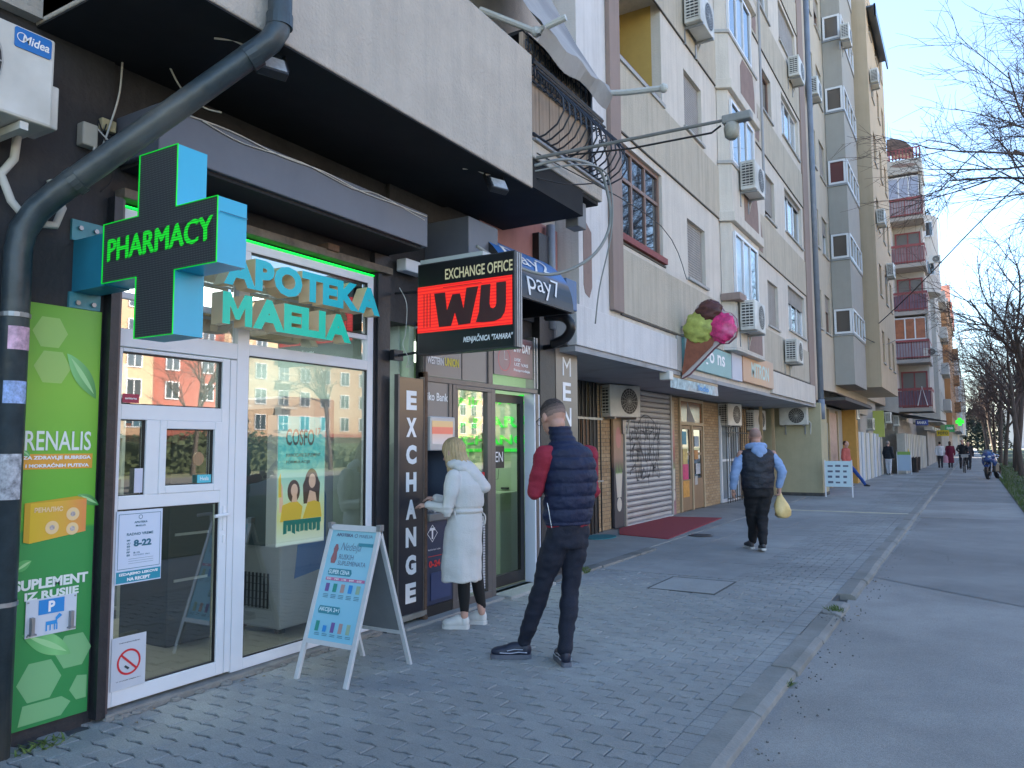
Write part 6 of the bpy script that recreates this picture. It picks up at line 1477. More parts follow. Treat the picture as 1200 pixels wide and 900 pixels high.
MB().box(-4.45, -3.3, 25.6, 33, 2.9, 3.0).build('shop_soffit', m_groove, bb)
def plain_part(name, x0, x1, y0, y1, z0, z1, m_, par): return MB().box(x0, x1, y0, y1, z0, z1).build(name, m_, par)
plain_part('pink_panel', -4.46, -4.42, 25.9, 27.6, 0, 2.7, mat('pink_shop', (0.50, 0.22, 0.28), .6, var=.2), bb)
plain_part('dark_door', -4.44, -4.40, 27.7, 29.3, 0, 2.3, mat('door_green', (0.06, 0.08, 0.07), .3), bb)
for y in (27.6, 29.4, 31.5): plain_part('door_post', -4.46, -4.36, y, y + .12, 0, 2.8, m_tan, bb)
plain_part('pink_door', -4.44, -4.40, 29.6, 31.4, 0, 2.7, mat('pink_door', (0.46, 0.30, 0.24), .6, var=.2), bb)
plain_part('ochre_pillar', -4.5, -3.95, 33.2, 33.9, 0, 3.2, mat('ochre_pillar', (0.52, 0.28, 0.07), .8, var=.08), bb)
for i in range(12):
    y = 34.4 + i * .78; plain_part('shutter_panel', -4.42, -4.0 + .03 * (i % 2), y, y + .74, 0, 2.05, mat('shutter_white_%d' % (i % 3), ((0.50, 0.51, 0.52), (0.46, 0.52, 0.60), (0.50, 0.48, 0.40))[i % 3], .6, var=.08), bb)
plain_part('lime_panel', -4.2, -3.7, 42.0, 42.1, 1.9, 3.2, mat('lime', (0.45, 0.50, 0.12), .6), bb)
# sloping canopy over these shops
can = thing('metal_canopy', 'slanting rusty canopy roof over the shops below the tan block', 'canopy', (-3.6, 30, 3.2))
for i in range(9):
    y = 25.3 + i * 1.0
    MB().face([(-4.4, y, 3.35), (-3.5, y, 3.12), (-3.5, y + .96, 3.12), (-4.4, y + .96, 3.35)]).build('sheet', mat('rust_sheet', (0.16, 0.10, 0.08), .8, var=.3, scale=6), can)
MB().tube([(-3.5, 25.3, 3.1), (-3.5, 34.3, 3.1)], .02, 6).build('edge_rail', rust, can)
can2 = thing('metal_canopy', 'dark drooping canopy roof over the distant shops under the red balconies', 'canopy', (-2.5, 50, 2.9))
for i in range(5):
    y = 44.0 + i * 2.4
    MB().face([(-4.0, y, 3.30), (-2.3 + .25 * i, y, 2.95), (-2.3 + .25 * i, y + 2.2, 2.95), (-4.0, y + 2.2, 3.30)]).face([(-4.0, y, 3.28), (-4.0, y + 2.2, 3.28), (-2.3 + .25 * i, y + 2.2, 2.92), (-2.3 + .25 * i, y, 2.92)]).build('sheet', mat('dark_sheet', (0.05, 0.05, 0.055), .8), can2)

# ================================================================ BUILDING C (red railed balconies)
bc_ = thing('apartment_building', 'white apartment block with a stack of red railed balconies', 'building', (-3.6, 52, 0))
m_wC = mat('white_block', (0.52, 0.49, 0.45), .9, var=.06, streak=.25, stain=(0.38, 0.34, 0.30)); m_redr = mat('red_rail', (0.29, 0.075, 0.08), .6, var=.15)
m_slabC = mat('balcony_soffit', (0.42, 0.38, 0.35), .9, var=.06)
MB().box(-12, -3.60, 49.9, 62, 2.9, 19.0).build('wall', m_wC, bc_)
MB().box(-3.6, -2.0, 53.2, 58, 3.6, 18.3).build('wall', m_wC, bc_)
MB().box(-12, -3.4, 46, 62, 0, 2.9).build('shop_wall', mat('shop_wall_c', (0.30, 0.28, 0.26), .8, var=.2), bc_)
SZ = 2.82
for k in range(5):
    z = 3.42 + SZ * k
    MB().box(-3.75, -1.85, 50.0, 53.2, z, z + .22).build('balcony_slab', m_slabC, bc_)
    rl_ = MB(); rl_.box(-3.72, -1.85, 50.0, 50.04, z + 1.22, z + 1.36); rl_.box(-3.72, -1.85, 50.0, 50.03, z + .30, z + .36); rl_.box(-1.88, -1.85, 50.0, 53.0, z + 1.22, z + 1.36); rl_.box(-1.88, -1.84, 50.0, 50.05, z + .2, z + 1.22); rl_.box(-2.8, -2.76, 50.0, 50.04, z + .2, z + 1.22)
    rr_ = rl_.build('railing', m_redr, bc_)
    for i in range(13):
        MB().box(-3.68 + i * .145, -3.655 + i * .145, 50.01, 50.03, z + .22, z + 1.22).build('baluster', m_redr if k in (1, 2, 4) else m_redr, rr_)
    if k in (0, 2, 3): MB().box(-3.70, -1.90, 50.06, 50.07, z + .28, z + 1.18).build('screen', mat('rail_cloth_%d' % (k % 2), ((0.20, 0.14, 0.19), (0.30, 0.22, 0.24))[k % 2], .8, var=.5, scale=3, stretch=(8, 8, .5)), rr_)
    else: MB().box(-3.70, -1.90, 50.06, 50.07, z + .28, z + 1.18).build('screen', mat('rail_cloth_w', (0.40, 0.36, 0.40), .8, var=.3, scale=3, stretch=(8, 8, .5)), rr_)
    if k in (1, 4):
        window(bc_, FY(50.2), -3.7, -1.95, z + 1.36, z + 2.70, 3, None, .05, white_pvc, mat('blind_pane', (0.38, 0.42, 0.55), .4, var=.2, scale=9, stretch=(.1, .1, 6)) if k == 4 else [mat('orange_lit_pane', (0.40, 0.14, 0.07), .3, var=.4, scale=2)], .09)  # lower glazing: orange light on the glass put into the pane colour
        MB().box(-2.0, -1.86, 50.2, 53.0, z + .2, z + 2.8).build('side_wall', m_wC, bc_)
    else:
        window(bc_, FY(51.6), -3.5, -2.1, z + .25, z + 2.45, 2, None, .05, m_redr, mat('dull_pane', (0.16, 0.15, 0.15), .3), .09)
        MB().box(-3.6, -2.0, 51.66, 53.2, z + .2, z + 2.82).build('back_wall', m_wC, bc_)
zt = 3.42 + SZ * 5
MB().box(-3.75, -1.80, 50.0, 53.3, zt, zt + .85).build('parapet', m_wC, bc_, bevel=.02)
MB().prism(FY(49.995), [(-3.5, zt + .55), (-2.9, zt + .62), (-2.3, zt + .55), (-1.95, zt + .42), (-2.4, zt + .35), (-3.1, zt + .42)], 0, .01).build('bare_patch', m_brownp, bc_)
tr_ = MB(); tr_.box(-3.75, -1.85, 50.0, 50.04, zt + 1.45, zt + 1.52); tr_.box(-3.75, -1.85, 50.0, 50.04, zt + .95, zt + 1.0); tr_.build('terrace_rail', m_redr, bc_)
for i in range(11): MB().box(-3.7 + i * .18, -3.62 + i * .18, 50.01, 50.03, zt + .86, zt + 1.45).build('terrace_slat', m_redr, bc_)
rf = MB()
for k in range(7):
    t0, t1 = k / 7, (k + 1) / 7; X_ = lambda t: -3.6 + 1.35 * t; Z_ = lambda t: zt + 2.35 - .75 * t ** 2.6
    rf.face([(X_(t0), 50.3, Z_(t0)), (X_(t1), 50.3, Z_(t1)), (X_(t1), 54, Z_(t1)), (X_(t0), 54, Z_(t0))]); rf.face([(X_(t0), 50.3, zt + 1.3), (X_(t1), 50.3, zt + 1.3), (X_(t1), 50.3, Z_(t1)), (X_(t0), 50.3, Z_(t0))])
rf.build('roof_canopy', mat('canopy_brown', (0.12, 0.085, 0.07), .7, var=.4, scale=3, stretch=(.4, .4, 5)), bc_)
# curved bay behind
MB().loft([((-2.2, 56.5, 11.2), .9, 1.6, 0), ((-2.2, 56.5, 16.2), .9, 1.6, 0)], 20).build('curved_bay', m_wC, bc_, smooth=False)
for zz in (12.2, 14.7):
    for x0 in (-2.6, -2.0): window(bc_, FY(54.88), x0, x0 + .5, zz, zz + 1.0, 1, None, .0, white_pvc, pane_dark, .08)
cr = MB(); q_ = random.Random(4)
for k in range(260): 
    c0 = Vector((-2.1 + q_.gauss(0, .35), 56 + q_.gauss(0, .8), 16.4 + abs(q_.gauss(0, .22)))); d0 = Vector((q_.uniform(-1, 1), q_.uniform(-1, 1), q_.uniform(-1, 1))) * .12
    cr.face([c0, c0 + d0, c0 + Vector((d0.y, -d0.x, d0.z))])
cr.build('terrace_plant', mat('dark_leaves', (0.05, 0.07, 0.025), .8, var=.3), label='dark green bush on the terrace of the distant curved bay', cat='bush', origin=(-2.1, 56, 16.2))
# the pale steel A frame leaning on the lowest balcony
MB().tube([(-2.6, 49.95, 3.75), (-2.35, 49.95, 4.85), (-2.1, 49.95, 3.75)], .03, 6).build('drying_rack', white_pvc, label='white folding rack leaning behind the lowest red balcony railing', cat='drying rack', origin=(-2.4, 49.95, 3.7))

# ================================================================ BUILDINGS farther along
def far_block(name_lab, x, y0, y1, ztop, colr, zbase, wcol, trim, lab2=None, xs=-14):
    t = thing('apartment_building', name_lab, 'building', (x, (y0 + y1) / 2, 0))
    f = FX(x); ops = []; ny = int((y1 - y0) // 3.2); nz = int((ztop - zbase - 1) // 2.9)
    for i in range(ny):
        for j in range(nz):
            a = y0 + .9 + i * (y1 - y0 - 1.2) / ny; z = zbase + .9 + j * 2.9; ops.append((a, a + 1.3, z, z + 1.5))
    b = MB(); wall_f(b, f, y0, y1, zbase, ztop, ops, .18); b.box(xs, x - .19, y0, y1, zbase, ztop - .01)
    b.face([(xs, y0 - .001, zbase), (x, y0 - .001, zbase), (x, y0 - .001, ztop), (xs, y0 - .001, ztop)])
    b.build('wall', wcol, t)
    for q in ops: window(t, f, *q, 2, None, .12, trim, rb2.choice((pane_dark, pane_lace)), .08, m_sill)
    for x0 in (x - 1.1,):
        for j in range(nz):
            z = zbase + .9 + j * 2.9; window(t, FY(y0 - .004), x0, x0 + .6, z, z + 1.4, 1, None, .0, trim, pane_dark, .06)
    MB().box(xs, x - .9, y0 + .5, y1, 0, zbase).build('shop_wall', mat('far_shops', (0.28, 0.26, 0.24), .8, var=.3, scale=.6), t)
    MB().box(xs, x + .15, y0 - .1, y1 + .1, ztop, ztop + .3).build('roof_edge', m_sill, t)
    return t
m_dw = mat('far_white', (0.50, 0.48, 0.44), .9, var=.08, streak=.2); m_or = mat('far_orange', (0.36, 0.20, 0.10), .9, var=.15, scale=1, streak=.2); m_gr = mat('far_grey', (0.30, 0.31, 0.32), .9, var=.1)
dB = far_block('distant white block with stacked windows beyond the red balconies', -1.85, 62, 76, 15.0, None, 3.1, m_dw, m_sill)
for j in range(4):
    MB().box(-1.85, -1.35, 70, 75, 4.2 + j * 2.9, 5.1 + j * 2.9).build('balcony', m_wC, dB)
eB = far_block('distant orange brown block with small roof gables', -1.45, 78, 104, 14.2, None, 3.1, m_or, m_brownf)
for y in (80, 90, 98):
    MB().prism(FX(-1.5), [(y, 14.5), (y + 4, 14.5), (y + 2, 16.4)], -4, .35).build('roof_gable', mat('roof_tile', (0.20, 0.08, 0.06), .8, var=.2), eB)
for j in range(3): MB().box(-1.45, -.9, 95, 98, 5 + j * 2.9, 6 + j * 2.9).build('balcony', m_or, eB)
far_block('farthest grey block at the end of the street on the left', -1.2, 108, 150, 12.5, None, 3.1, m_gr, white_pvc)
far_block('far pale block closing the left side of the street', -1.0, 155, 230, 12.5, None, 3.1, m_dw, white_pvc)
# distant shop signs, shutters, canopies
def small_sign(x0, x1, y, z0, z1, col, lab, txt=None, e=0.0, tc=None):
    t = MB().box(x0, x1, y, y + .12, z0, z1).build('shop_sign', mat('sgn_%d_%d' % (int(x0 * 100), int(z0 * 100)), col, .5, emit=e), label=lab, cat='sign', origin=((x0 + x1) / 2, y, z0))
    if txt: MB().text(FY(y - .002), txt, x0 + .08, x1 - .08, z0 + (z1 - z0) * .25, z1 - (z1 - z0) * .25, .004, bold=.03).build('lettering', tc or white_print, t)
small_sign(-1.95, -1.25, 56.5, 2.05, 2.42, (0.62, 0.45, 0.02), 'small yellow projecting shop sign far down the pavement', 'FOTO', 0, dark_print)
small_sign(-1.55, -1.0, 60, 2.35, 2.85, (0.05, 0.38, 0.12), 'small green shop sign right of the yellow one', 'Apoteka')
small_sign(-1.85, -1.45, 61, 2.4, 2.85, (0.25, 0.40, 0.15), 'pale green shop sign between the yellow and dark green signs')
small_sign(-2.6, -2.0, 47, 2.55, 2.85, (0.05, 0.08, 0.35), 'small dark blue shop sign below the canopy', 'BANKA')
fc = thing('pharmacy_cross', 'tiny lit green pharmacy cross far down the street', 'sign', (-.75, 64, 3))
MB().prism(FY(64), [(-.98, 3.0), (-.83, 3.0), (-.83, 2.85), (-.60, 2.85), (-.60, 3.0), (-.45, 3.0), (-.45, 3.25), (-.60, 3.25), (-.60, 3.40), (-.83, 3.40), (-.83, 3.25), (-.98, 3.25)], -.1, .1).build('body', mat('bright_green', (0.03, 0.75, 0.04), .5, emit=.2), fc)
for i in range(14):
    y = 45 + i * 1.1; MB().box(-3.41, -3.02 + .02 * i, y, y + .98, 0, 2.1).build('shutter_panel', mat('shutter_c_%d' % (i % 3), ((0.42, 0.41, 0.38), (0.36, 0.36, 0.36), (0.46, 0.44, 0.38))[i % 3], .6, var=.1), bc_)
for i in range(10): MB().box(-2.8, -2.3 + .03 * i, 60 + i * 3.0, 62.7 + i * 3.0, 2.5, 2.75).build('shop_canopy', mat('pale_canopy', (0.45, 0.42, 0.36), .7, var=.1), label='pale flat canopy over a distant shop', cat='canopy', group='pale canopies over the distant shops', origin=(-2.5, 61 + i * 3, 2.5))
# cables across the street
cable([(-3.0, 33, 6.2), (-1.5, 30, 6.9), (2, 26, 9.4), (8, 20, 12.5)], .018, cable_b, 'dark overhead cable rising from the tan block to the upper right')
cable([(-3.9, 30, 5.9), (-3.0, 33.5, 5.5), (-2.9, 40, 6.4)], .016, cable_b, 'dark cable sagging along the front of the tan block')
cable([(-3.3, 5.99, 4.2), (-3.2, 9.0, 4.25), (-3.98, 12.4, 4.3)], .006, cable_b, 'thin black cable along the cream block above the canopy band')
bpy.data.objects.remove(bpy.data.objects['cable.%03d' % 0]) if False else None
cable([(-1.9, 50, 19.5), (8, 60, 20.6)], .014, cable_g, 'thin overhead wire from the terrace roof towards the trees')

# ================================================================ OPPOSITE SIDE OF THE STREET (seen in the shop glass)
m_ow = [mat('opp_cream', (0.32, 0.22, 0.14), .9, var=.08), mat('opp_red', (0.20, 0.055, 0.038), .9, var=.06), mat('opp_yellow', (0.33, 0.25, 0.17), .9, var=.06), mat('opp_peach', (0.30, 0.19, 0.12), .9, var=.06), mat('opp_pale', (0.42, 0.37, 0.31), .9, var=.06)]
fo_ = F((58, 0, 0), (0, -1, 0), (0, 0, 1))
wp = MB(); wp.fbox(F((0, 0, 0), (0, -1, 0), (0, 0, 1)), -.75, .75, -.85, .85, 0, .10); wq = MB(); wq.fbox(F((0, 0, 0), (0, -1, 0), (0, 0, 1)), -.69, -.03, -.79, .79, .101, .11); wq.fbox(F((0, 0, 0), (0, -1, 0), (0, 0, 1)), .03, .69, -.79, .79, .101, .11)
wproto = None
segs = [(-24, -8, 4, 17), (-8, 10, 2, 20), (10, 28, 0, 19), (28, 37, 2, 18.5), (37, 45, 0, 18), (45, 53, 1, 18.5), (53, 66, 0, 18), (66, 86, 3, 21), (86, 110, 2, 18), (110, 140, 4, 22)]
for i, (y0, y1, mi_, h) in enumerate(segs):
    t = thing('opposite_building', ['sunlit cream', 'sunlit yellow', 'sunlit warm cream', 'sunlit pale yellow', 'sunlit orange cream', 'sunlit red', 'sunlit cream balconied', 'sunlit peach', 'sunlit yellow tall', 'sunlit pale tall'][i] + ' block across the street seen mirrored in the shop glass', 'building', (58, (y0 + y1) / 2, 0))
    MB().box(58, 70, y0 + .02, y1 - .02, -.1, h).build('wall', m_ow[mi_], t)
    n = max(2, int((y1 - y0) // 3))
    for j in range(int((h - 3) // 2.8)):
        for q in range(n):
            y = y0 + (q + .5) * (y1 - y0) / n; z = 4.4 + j * 2.8
            if wproto is None:
                wproto = wp.build('window', white_pvc, t, origin=(0, 0, 0)); wpp = wq.build('pane', pane_dark, wproto, origin=(0, 0, 0))
                a_ = wproto
            else:
                a_ = wproto.copy(); COL.objects.link(a_); a_.parent = t; c_2 = wpp.copy(); COL.objects.link(c_2); c_2.parent = a_
            a_.location = (-.02, y - (y0 + y1) / 2, z)
            if mi_ == 0 and q % 2 == 0 or (mi_ == 2 and q % 3 == 1):
                MB().box(57.0, 57.98, y - 1.2, y + 1.2, z - 1.25, z - 1.05).box(57.0, 57.04, y - 1.2, y + 1.2, z - .2, z - .12).build('balcony', m_ow[4], t)
    MB().box(57.0, 57.99, y0, y1, 2.8, 3.2).build('shop_band', m_ow[1] if i % 2 else m_ow[3], t)
# hedge and parked row before the opposite houses
hq = random.Random(31); b = MB()
for k in range(9000):
    y = hq.uniform(-30, 130); h = 2.3 + .5 * math.sin(y * .21) + .3 * math.sin(y * .73); c = Vector((hq.uniform(36.2, 38.2), y, hq.random() ** .7 * h)); s_ = hq.uniform(.15, .34)
    u = Vector((hq.gauss(0, 1), hq.gauss(0, 1), hq.gauss(0, 1))).normalized() * s_; v = u.orthogonal().normalized() * s_ * .8; b.face([c - u, c + v, c + u, c - v])
b.box(37.3, 37.9, -30, 130, -.1, 1.9)
b.build('hedge', mat('hedge_leaves', (0.04, 0.055, 0.02), .8, var=.4, scale=2), label='long dark hedge across the street mirrored low in the shop glass', cat='hedge', kind='stuff')

# ================================================================ TREES
m_bark = mat('bark', (0.095, 0.075, 0.065), .9, var=.3, scale=6, bump=.5, stretch=(2, 2, .4))
m_twig = mat('twigs', (0.085, 0.06, 0.052), .9, var=.2, scale=1)
def grow(q, tr, br, p, d, L, r, lev, maxlev, droop):
    n = 5 if lev < 2 else 3
    P = [p.copy()]; rs = [r]; dd = d.copy()
    for i in range(n):
        dd = (dd + Vector((q.gauss(0, .13), q.gauss(0, .13), q.gauss(0, .10) + (.05 if lev < 3 else -droop))) * (1 if lev else .25)).normalized()
        P.append(P[-1] + dd * L / n); rs.append(r * (1 - .55 * (i + 1) / n))
    (tr if lev == 0 else br).tube(P, rs, (9, 6, 5, 4, 3, 3)[min(lev, 5)], cap=False)
    if lev >= maxlev: return
    nc = (7, 6, 5, 5, 4, 3)[min(lev, 5)]
    for k in range(nc):
        t = (.42 + .58 * (k + 1) / nc) if lev == 0 else (.25 + .75 * (k + .6) / nc)
        i = min(int(t * n), n - 1); b = P[i].lerp(P[i + 1], t * n - i); rr = rs[i] * .62
        ax = (P[i + 1] - P[i]).normalized(); side = ax.orthogonal().normalized(); side.rotate(Matrix.Rotation(q.uniform(0, 2 * PI) + k * 2.4, 3, ax))
        an = q.uniform(.45, .85) if lev else q.uniform(.35, .75)
        nd = (ax * math.cos(an) + side * math.sin(an)).normalized()
        grow(q, tr, br, b, nd, L * q.uniform(.5, .72) * (1.0 if lev else .85), max(rr, .0075), lev + 1, maxlev, droop)
def make_tree(seed, H, r0, label, maxlev=4, group=None, droop=.03, lean=(0, 0)):
    t = local('bare_tree', label, 'tree', group); tr, br = MB(), MB(); q = random.Random(seed)
    grow(q, tr, br, Vector((0, 0, -.1)), Vector((lean[0], lean[1], 1)).normalized(), H * .55, r0, 0, maxlev, droop)
    tr.build('trunk', m_bark, t, smooth=True); br.build('crown', m_twig, t)
    return t
GT = 'bare trees in a row along the verge'
near = make_tree(12, 15.5, .30, 'nearest bare tree, its long twigs reaching in over the sky from the right edge', 5, GT, .02, (-.12, 0))
place(near, (6.3, 27.5, -.1), 0.6)
T1 = make_tree(5, 11.5, .17, 'first bare trunk visible at the right edge of the verge', 4, GT); T2 = make_tree(8, 10.5, .15, 'second bare trunk of the row, just left of the first', 4, GT); T3 = make_tree(19, 12.5, .18, 'third bare trunk of the row beyond the motorcycle', 4, GT)
place(T1, (2.3, 38, -.1), 0); place(T2, (2.0, 45, -.1), 1); place(T3, (2.1, 52, -.1), 2)
rt = random.Random(77); i = 0
for y in (59, 66, 74, 83, 93, 104, 118, 135, 155, 180, 210):
    dup((T1, T2, T3)[i % 3], (2.1 + rt.uniform(-.3, .3), y, -.1), rt.uniform(0, 6), 'bare tree deep in the row, one of those merging towards the vanishing point', GT); i += 1
for x, y, lab in ((6.5, 43, 'bare tree of the second row near the right edge, behind the first trunk'), (6.8, 57, 'bare tree of the second row, middle distance'), (6.3, 72, 'bare tree of the second row farther on'), (7, 90, 'bare tree of the second row, far away'), (6.5, 112, 'small far bare tree of the second row')):
    dup((T3, T1, T2)[i % 3], (x, y, -.1), rt.uniform(0, 6), lab, 'bare trees of the second row beyond the verge'); i += 1
for x, y in ((33, 6), (34, 19), (33, 31), (34, 44), (33, 58), (34, 73)):
    dup((T1, T3)[i % 2], (x, y, -.1), rt.uniform(0, 6), 'sunlit bare tree across the street mirrored in the shop glass', 'bare trees across the street'); i += 1
def leafy(seed, H, Rr, label, col, group=None):
    t = local('evergreen_tree', label, 'tree', group); q = random.Random(seed)
    MB().tube([(0, 0, 0), (0, 0, H * .9)], [.16, .03], 8).build('trunk', m_bark, t)
    b = MB()
    for k in range(2600):
        h = q.random() ** .8; rr = Rr * (1 - h) ** .6 * (0.5 + .5 * math.sin(h * 17) * .3 + .35) * q.random() ** .4; a = q.uniform(0, 2 * PI)
        c = Vector((rr * math.cos(a), rr * math.sin(a), .6 + h * (H - .6))); s = q.uniform(.10, .22)
        u = Vector((q.gauss(0, 1), q.gauss(0, 1), q.gauss(0, .6))).normalized() * s; v = u.orthogonal().normalized() * s * .7
        b.face([c - u, c + v, c + u, c - v])
    b.build('crown', mat(col + '_leaves', (0.045, 0.065, 0.045), .8, var=.5, scale=1.2), t)
    return t
E1 = leafy(3, 9, 2.2, 'dark evergreen beyond the far end of the footpath, left one of the clump', 'evergreen', 'evergreens closing the end of the path')
place(E1, (-.2, 185, 0))
for x, y, sc, lab in ((2.2, 178, 1.1, 'dark evergreen in the middle of the far clump'), (4.5, 165, .9, 'dark evergreen on the right of the far clump'), (1.0, 205, 1.2, 'taller dark evergreen at the back of the far clump'), (-2.5, 215, 1.1, 'dim evergreen farthest left behind the clump')):
    dup(E1, (x, y, 0), x, lab, None, (sc, sc, sc))
MB().box(8, 60, 330, 340, -.1, 14).build('pale_backdrop', mat('backdrop_pale', (0.45, 0.43, 0.42), .9, var=.1, scale=.2), label='long pale distant block added to give the light between the tree trunks', cat='building', origin=(20, 330, 0))  # added block; its pale face supplies the light behind the trees

# ================================================================ PEOPLE
from mathutils import noise as mnoise
def fuse(mb, voxel, name, m_, par, smooth=4, disp=None, cut=None):
    me = bpy.data.meshes.new('tmp'); me.from_pydata(mb.v, [], mb.f); me.update()
    ob = bpy.data.objects.new('tmp', me); COL.objects.link(ob)
    r = ob.modifiers.new('r', 'REMESH'); r.mode = 'VOXEL'; r.voxel_size = voxel
    if smooth: s = ob.modifiers.new('s', 'SMOOTH'); s.factor = .5; s.iterations = smooth
    for o in COL.objects: pass
    dg = bpy.context.evaluated_depsgraph_get(); dg.update()
    nm = bpy.data.meshes.new_from_object(ob.evaluated_get(dg)); nm.name = name
    bpy.data.objects.remove(ob); bpy.data.meshes.remove(me)
    if disp:
        nrm = [v.normal.copy() for v in nm.vertices]
        for v, nn in zip(nm.vertices, nrm): v.co += nn * disp(v.co)
    if cut:
        bm = bmesh.new(); bm.from_mesh(nm); bmesh.ops.delete(bm, geom=[v for v in bm.verts if cut(v.co)], context='VERTS'); bm.to_mesh(nm); bm.free()
    nm.materials.clear(); nm.materials.append(m_)
    nm.polygons.foreach_set('use_smooth', [True] * len(nm.polygons)); nm.update()
    o = bpy.data.objects.new(name, nm); COL.objects.link(o); o.parent = par; WO[o.name] = Vector((0, 0, 0))
    return o
V = Vector
def limb(mb, pts, rs, n=12):
    mb.tube(pts, rs, n)
    for p, r in zip(pts, rs): mb.ball(p, r * .99, nu=12, nv=8)
    return mb
def wr(amp, f, st=1.0):
    return lambda c: amp * (mnoise.noise(V((c.x * f, c.y * f, c.z * f * st))) + .5 * mnoise.noise(V((c.x * f * 2.1, c.y * f * 2.1, c.z * f * 2.4 * st))))
def hand(mb, w_, d, up, s=1.0, curl=.6):
    """palm and five bent fingers from the wrist w_ along d; 'up' is the back of the hand"""
    d = V(d).normalized(); up = (V(up) - d * V(up).dot(d)).normalized(); sd = d.cross(up); w_ = V(w_)
    mb.loft([], 4) if False else None
    c = w_ + d * .045 * s
    for k in range(5): mb.ball(w_ + d * (.015 + .016 * k) * s, .028 * s, .028 * s, .020 * s, 10, 6)
    for k, (o, L) in enumerate(((-.027, .062), (-.009, .072), (.010, .068), (.027, .054))):
        b0 = w_ + d * .075 * s + sd * o * s; d1 = (d * math.cos(curl * .6) - up * math.sin(curl * .6)); d2 = (d * math.cos(curl * 1.5) - up * math.sin(curl * 1.5))
        b1 = b0 + d1 * L * .5 * s; b2 = b1 + d2 * L * .55 * s
        limb(mb, [b0, b1, b2], [.0095 * s, .0088 * s, .0075 * s], 8)
    t0 = w_ + d * .02 * s - sd * .03 * s; t1 = t0 + (d * .6 - sd * .8 - up * .3).normalized() * .035 * s; t2 = t1 + (d * .9 - sd * .1 - up * .4).normalized() * .032 * s
    limb(mb, [t0, t1, t2], [.012 * s, .011 * s, .009 * s], 8)
def head_mb(mb, c, g, s=1.0, down=0.0, scale=1.0):
    """skull, jaw, nose, brow and ears; g = facing direction in plan"""
    g = V((g[0], g[1], 0)).normalized(); f = (g * math.cos(down) - V((0, 0, 1)) * math.sin(down)).normalized(); u = (V((0, 0, 1)) * math.cos(down) + g * math.sin(down)).normalized(); sd = f.cross(u)
    c = V(c); rot = math.atan2(sd.y, sd.x); P = lambda a, b, z: c + sd * a * scale + f * b * scale + u * z * scale
    mb.ball(P(0, -.012, .025), .077 * scale, .096 * scale, .092 * scale, 18, 12, rot)
    mb.ball(P(0, .028, -.03), .060 * scale, .062 * scale, .085 * scale, 16, 10, rot)
    mb.ball(P(0, .052, -.085), .036 * scale, .032 * scale, .028 * scale, 12, 8, rot)
    mb.ball(P(0, -.03, -.06), .055 * scale, .055 * scale, .05 * scale, 12, 8, rot)
    mb.ball(P(0, .075, .012), .046 * scale, .02 * scale, .012 * scale, 12, 6, rot)
    limb(mb, [P(0, .085, .0), P(0, .108, -.035)], [.009 * scale, .014 * scale], 8)
    mb.ball(P(0, .085, -.06), .022 * scale, .010 * scale, .009 * scale, 10, 5, rot)
    for e in (-1, 1): mb.ball(P(e * .080, -.008, -.012), .012 * scale, .020 * scale, .033 * scale, 10, 8, rot); mb.ball(P(e * .03, .083, .0), .012 * scale, .008 * scale, .008 * scale, 8, 5, rot)
    return P
def shoe(par, heel, ang, L, m_up, m_sole, toe_up=0.0, vox=.009, low=1.0, name='shoe', stripe=None):
    ca, sa = math.cos(ang), math.sin(ang); T = lambda x, y, z: V((heel[0] + x * ca - y * sa, heel[1] + x * sa + y * ca, heel[2] + z + x * toe_up))
    k = L / .29; b = MB()
    b.ball(T(.045 * k, 0, .062), .048 * k, .038, .062 * low, 14, 8, ang); b.ball(T(.11 * k, 0, .062), .080 * k, .039, .054 * low, 14, 8, ang); b.ball(T(.16 * k, 0, .052), .075 * k, .042, .045 * low, 14, 8, ang); b.ball(T(.21 * k, 0, .046), .078 * k, .045, .038, 14, 8, ang)
    b.ball(T(.055 * k, 0, .092), .040, .034, .022 * low, 12, 6, ang)
    o = fuse(b, vox, name, m_up, par, 2)
    out = []
    for x, w_ in ((0, .022), (.02, .036), (.08, .037), (.14, .040), (.20, .049), (.25, .044), (.28, .028), (.29, .0)): out.append((x * k, w_))
    pts = out + [(x, -w_) for x, w_ in out[::-1][1:]]
    s = MB(); n = len(pts); s.v = [tuple(T(x, y, 0)) for x, y in pts] + [tuple(T(x, y, .030)) for x, y in pts]
    s.f = [tuple(reversed(range(n))), tuple(range(n, 2 * n))] + [(j, (j + 1) % n, n + (j + 1) % n, n + j) for j in range(n)]; s.mi = [0] * len(s.f)
    s.build('sole', m_sole, o)
    if stripe:
        st = MB()
        for q in (-.0425, .0425):
            st.tube([T(.03 * k, q * .9, .045), T(.09 * k, q, .05), T(.15 * k, q * 1.05, .042), T(.22 * k, q * 1.08, .046)], .004, 5)
            st.tube([T(.06 * k, q * .9, .066), T(.12 * k, q, .07), T(.17 * k, q * 1.0, .058)], .003, 5)
        for q in range(4): st.tube([T(.10 * k + q * .028, -.018, .098 - q * .010), T(.11 * k + q * .028, .018, .098 - q * .010)], .0035, 5)
        st.build('stripe', stripe, o)
    return o
skin = mat('skin', (0.50, 0.27, 0.20), .5, var=.06, scale=8)
skin2 = mat('skin_pale', (0.56, 0.33, 0.26), .5, var=.06, scale=8)
YAW = math.atan2(.513, .858)
def person(label, px, py, rot=YAW):
    t = local('person', label, 'person'); t['_p'] = 1; return t, (px, py, 0), rot

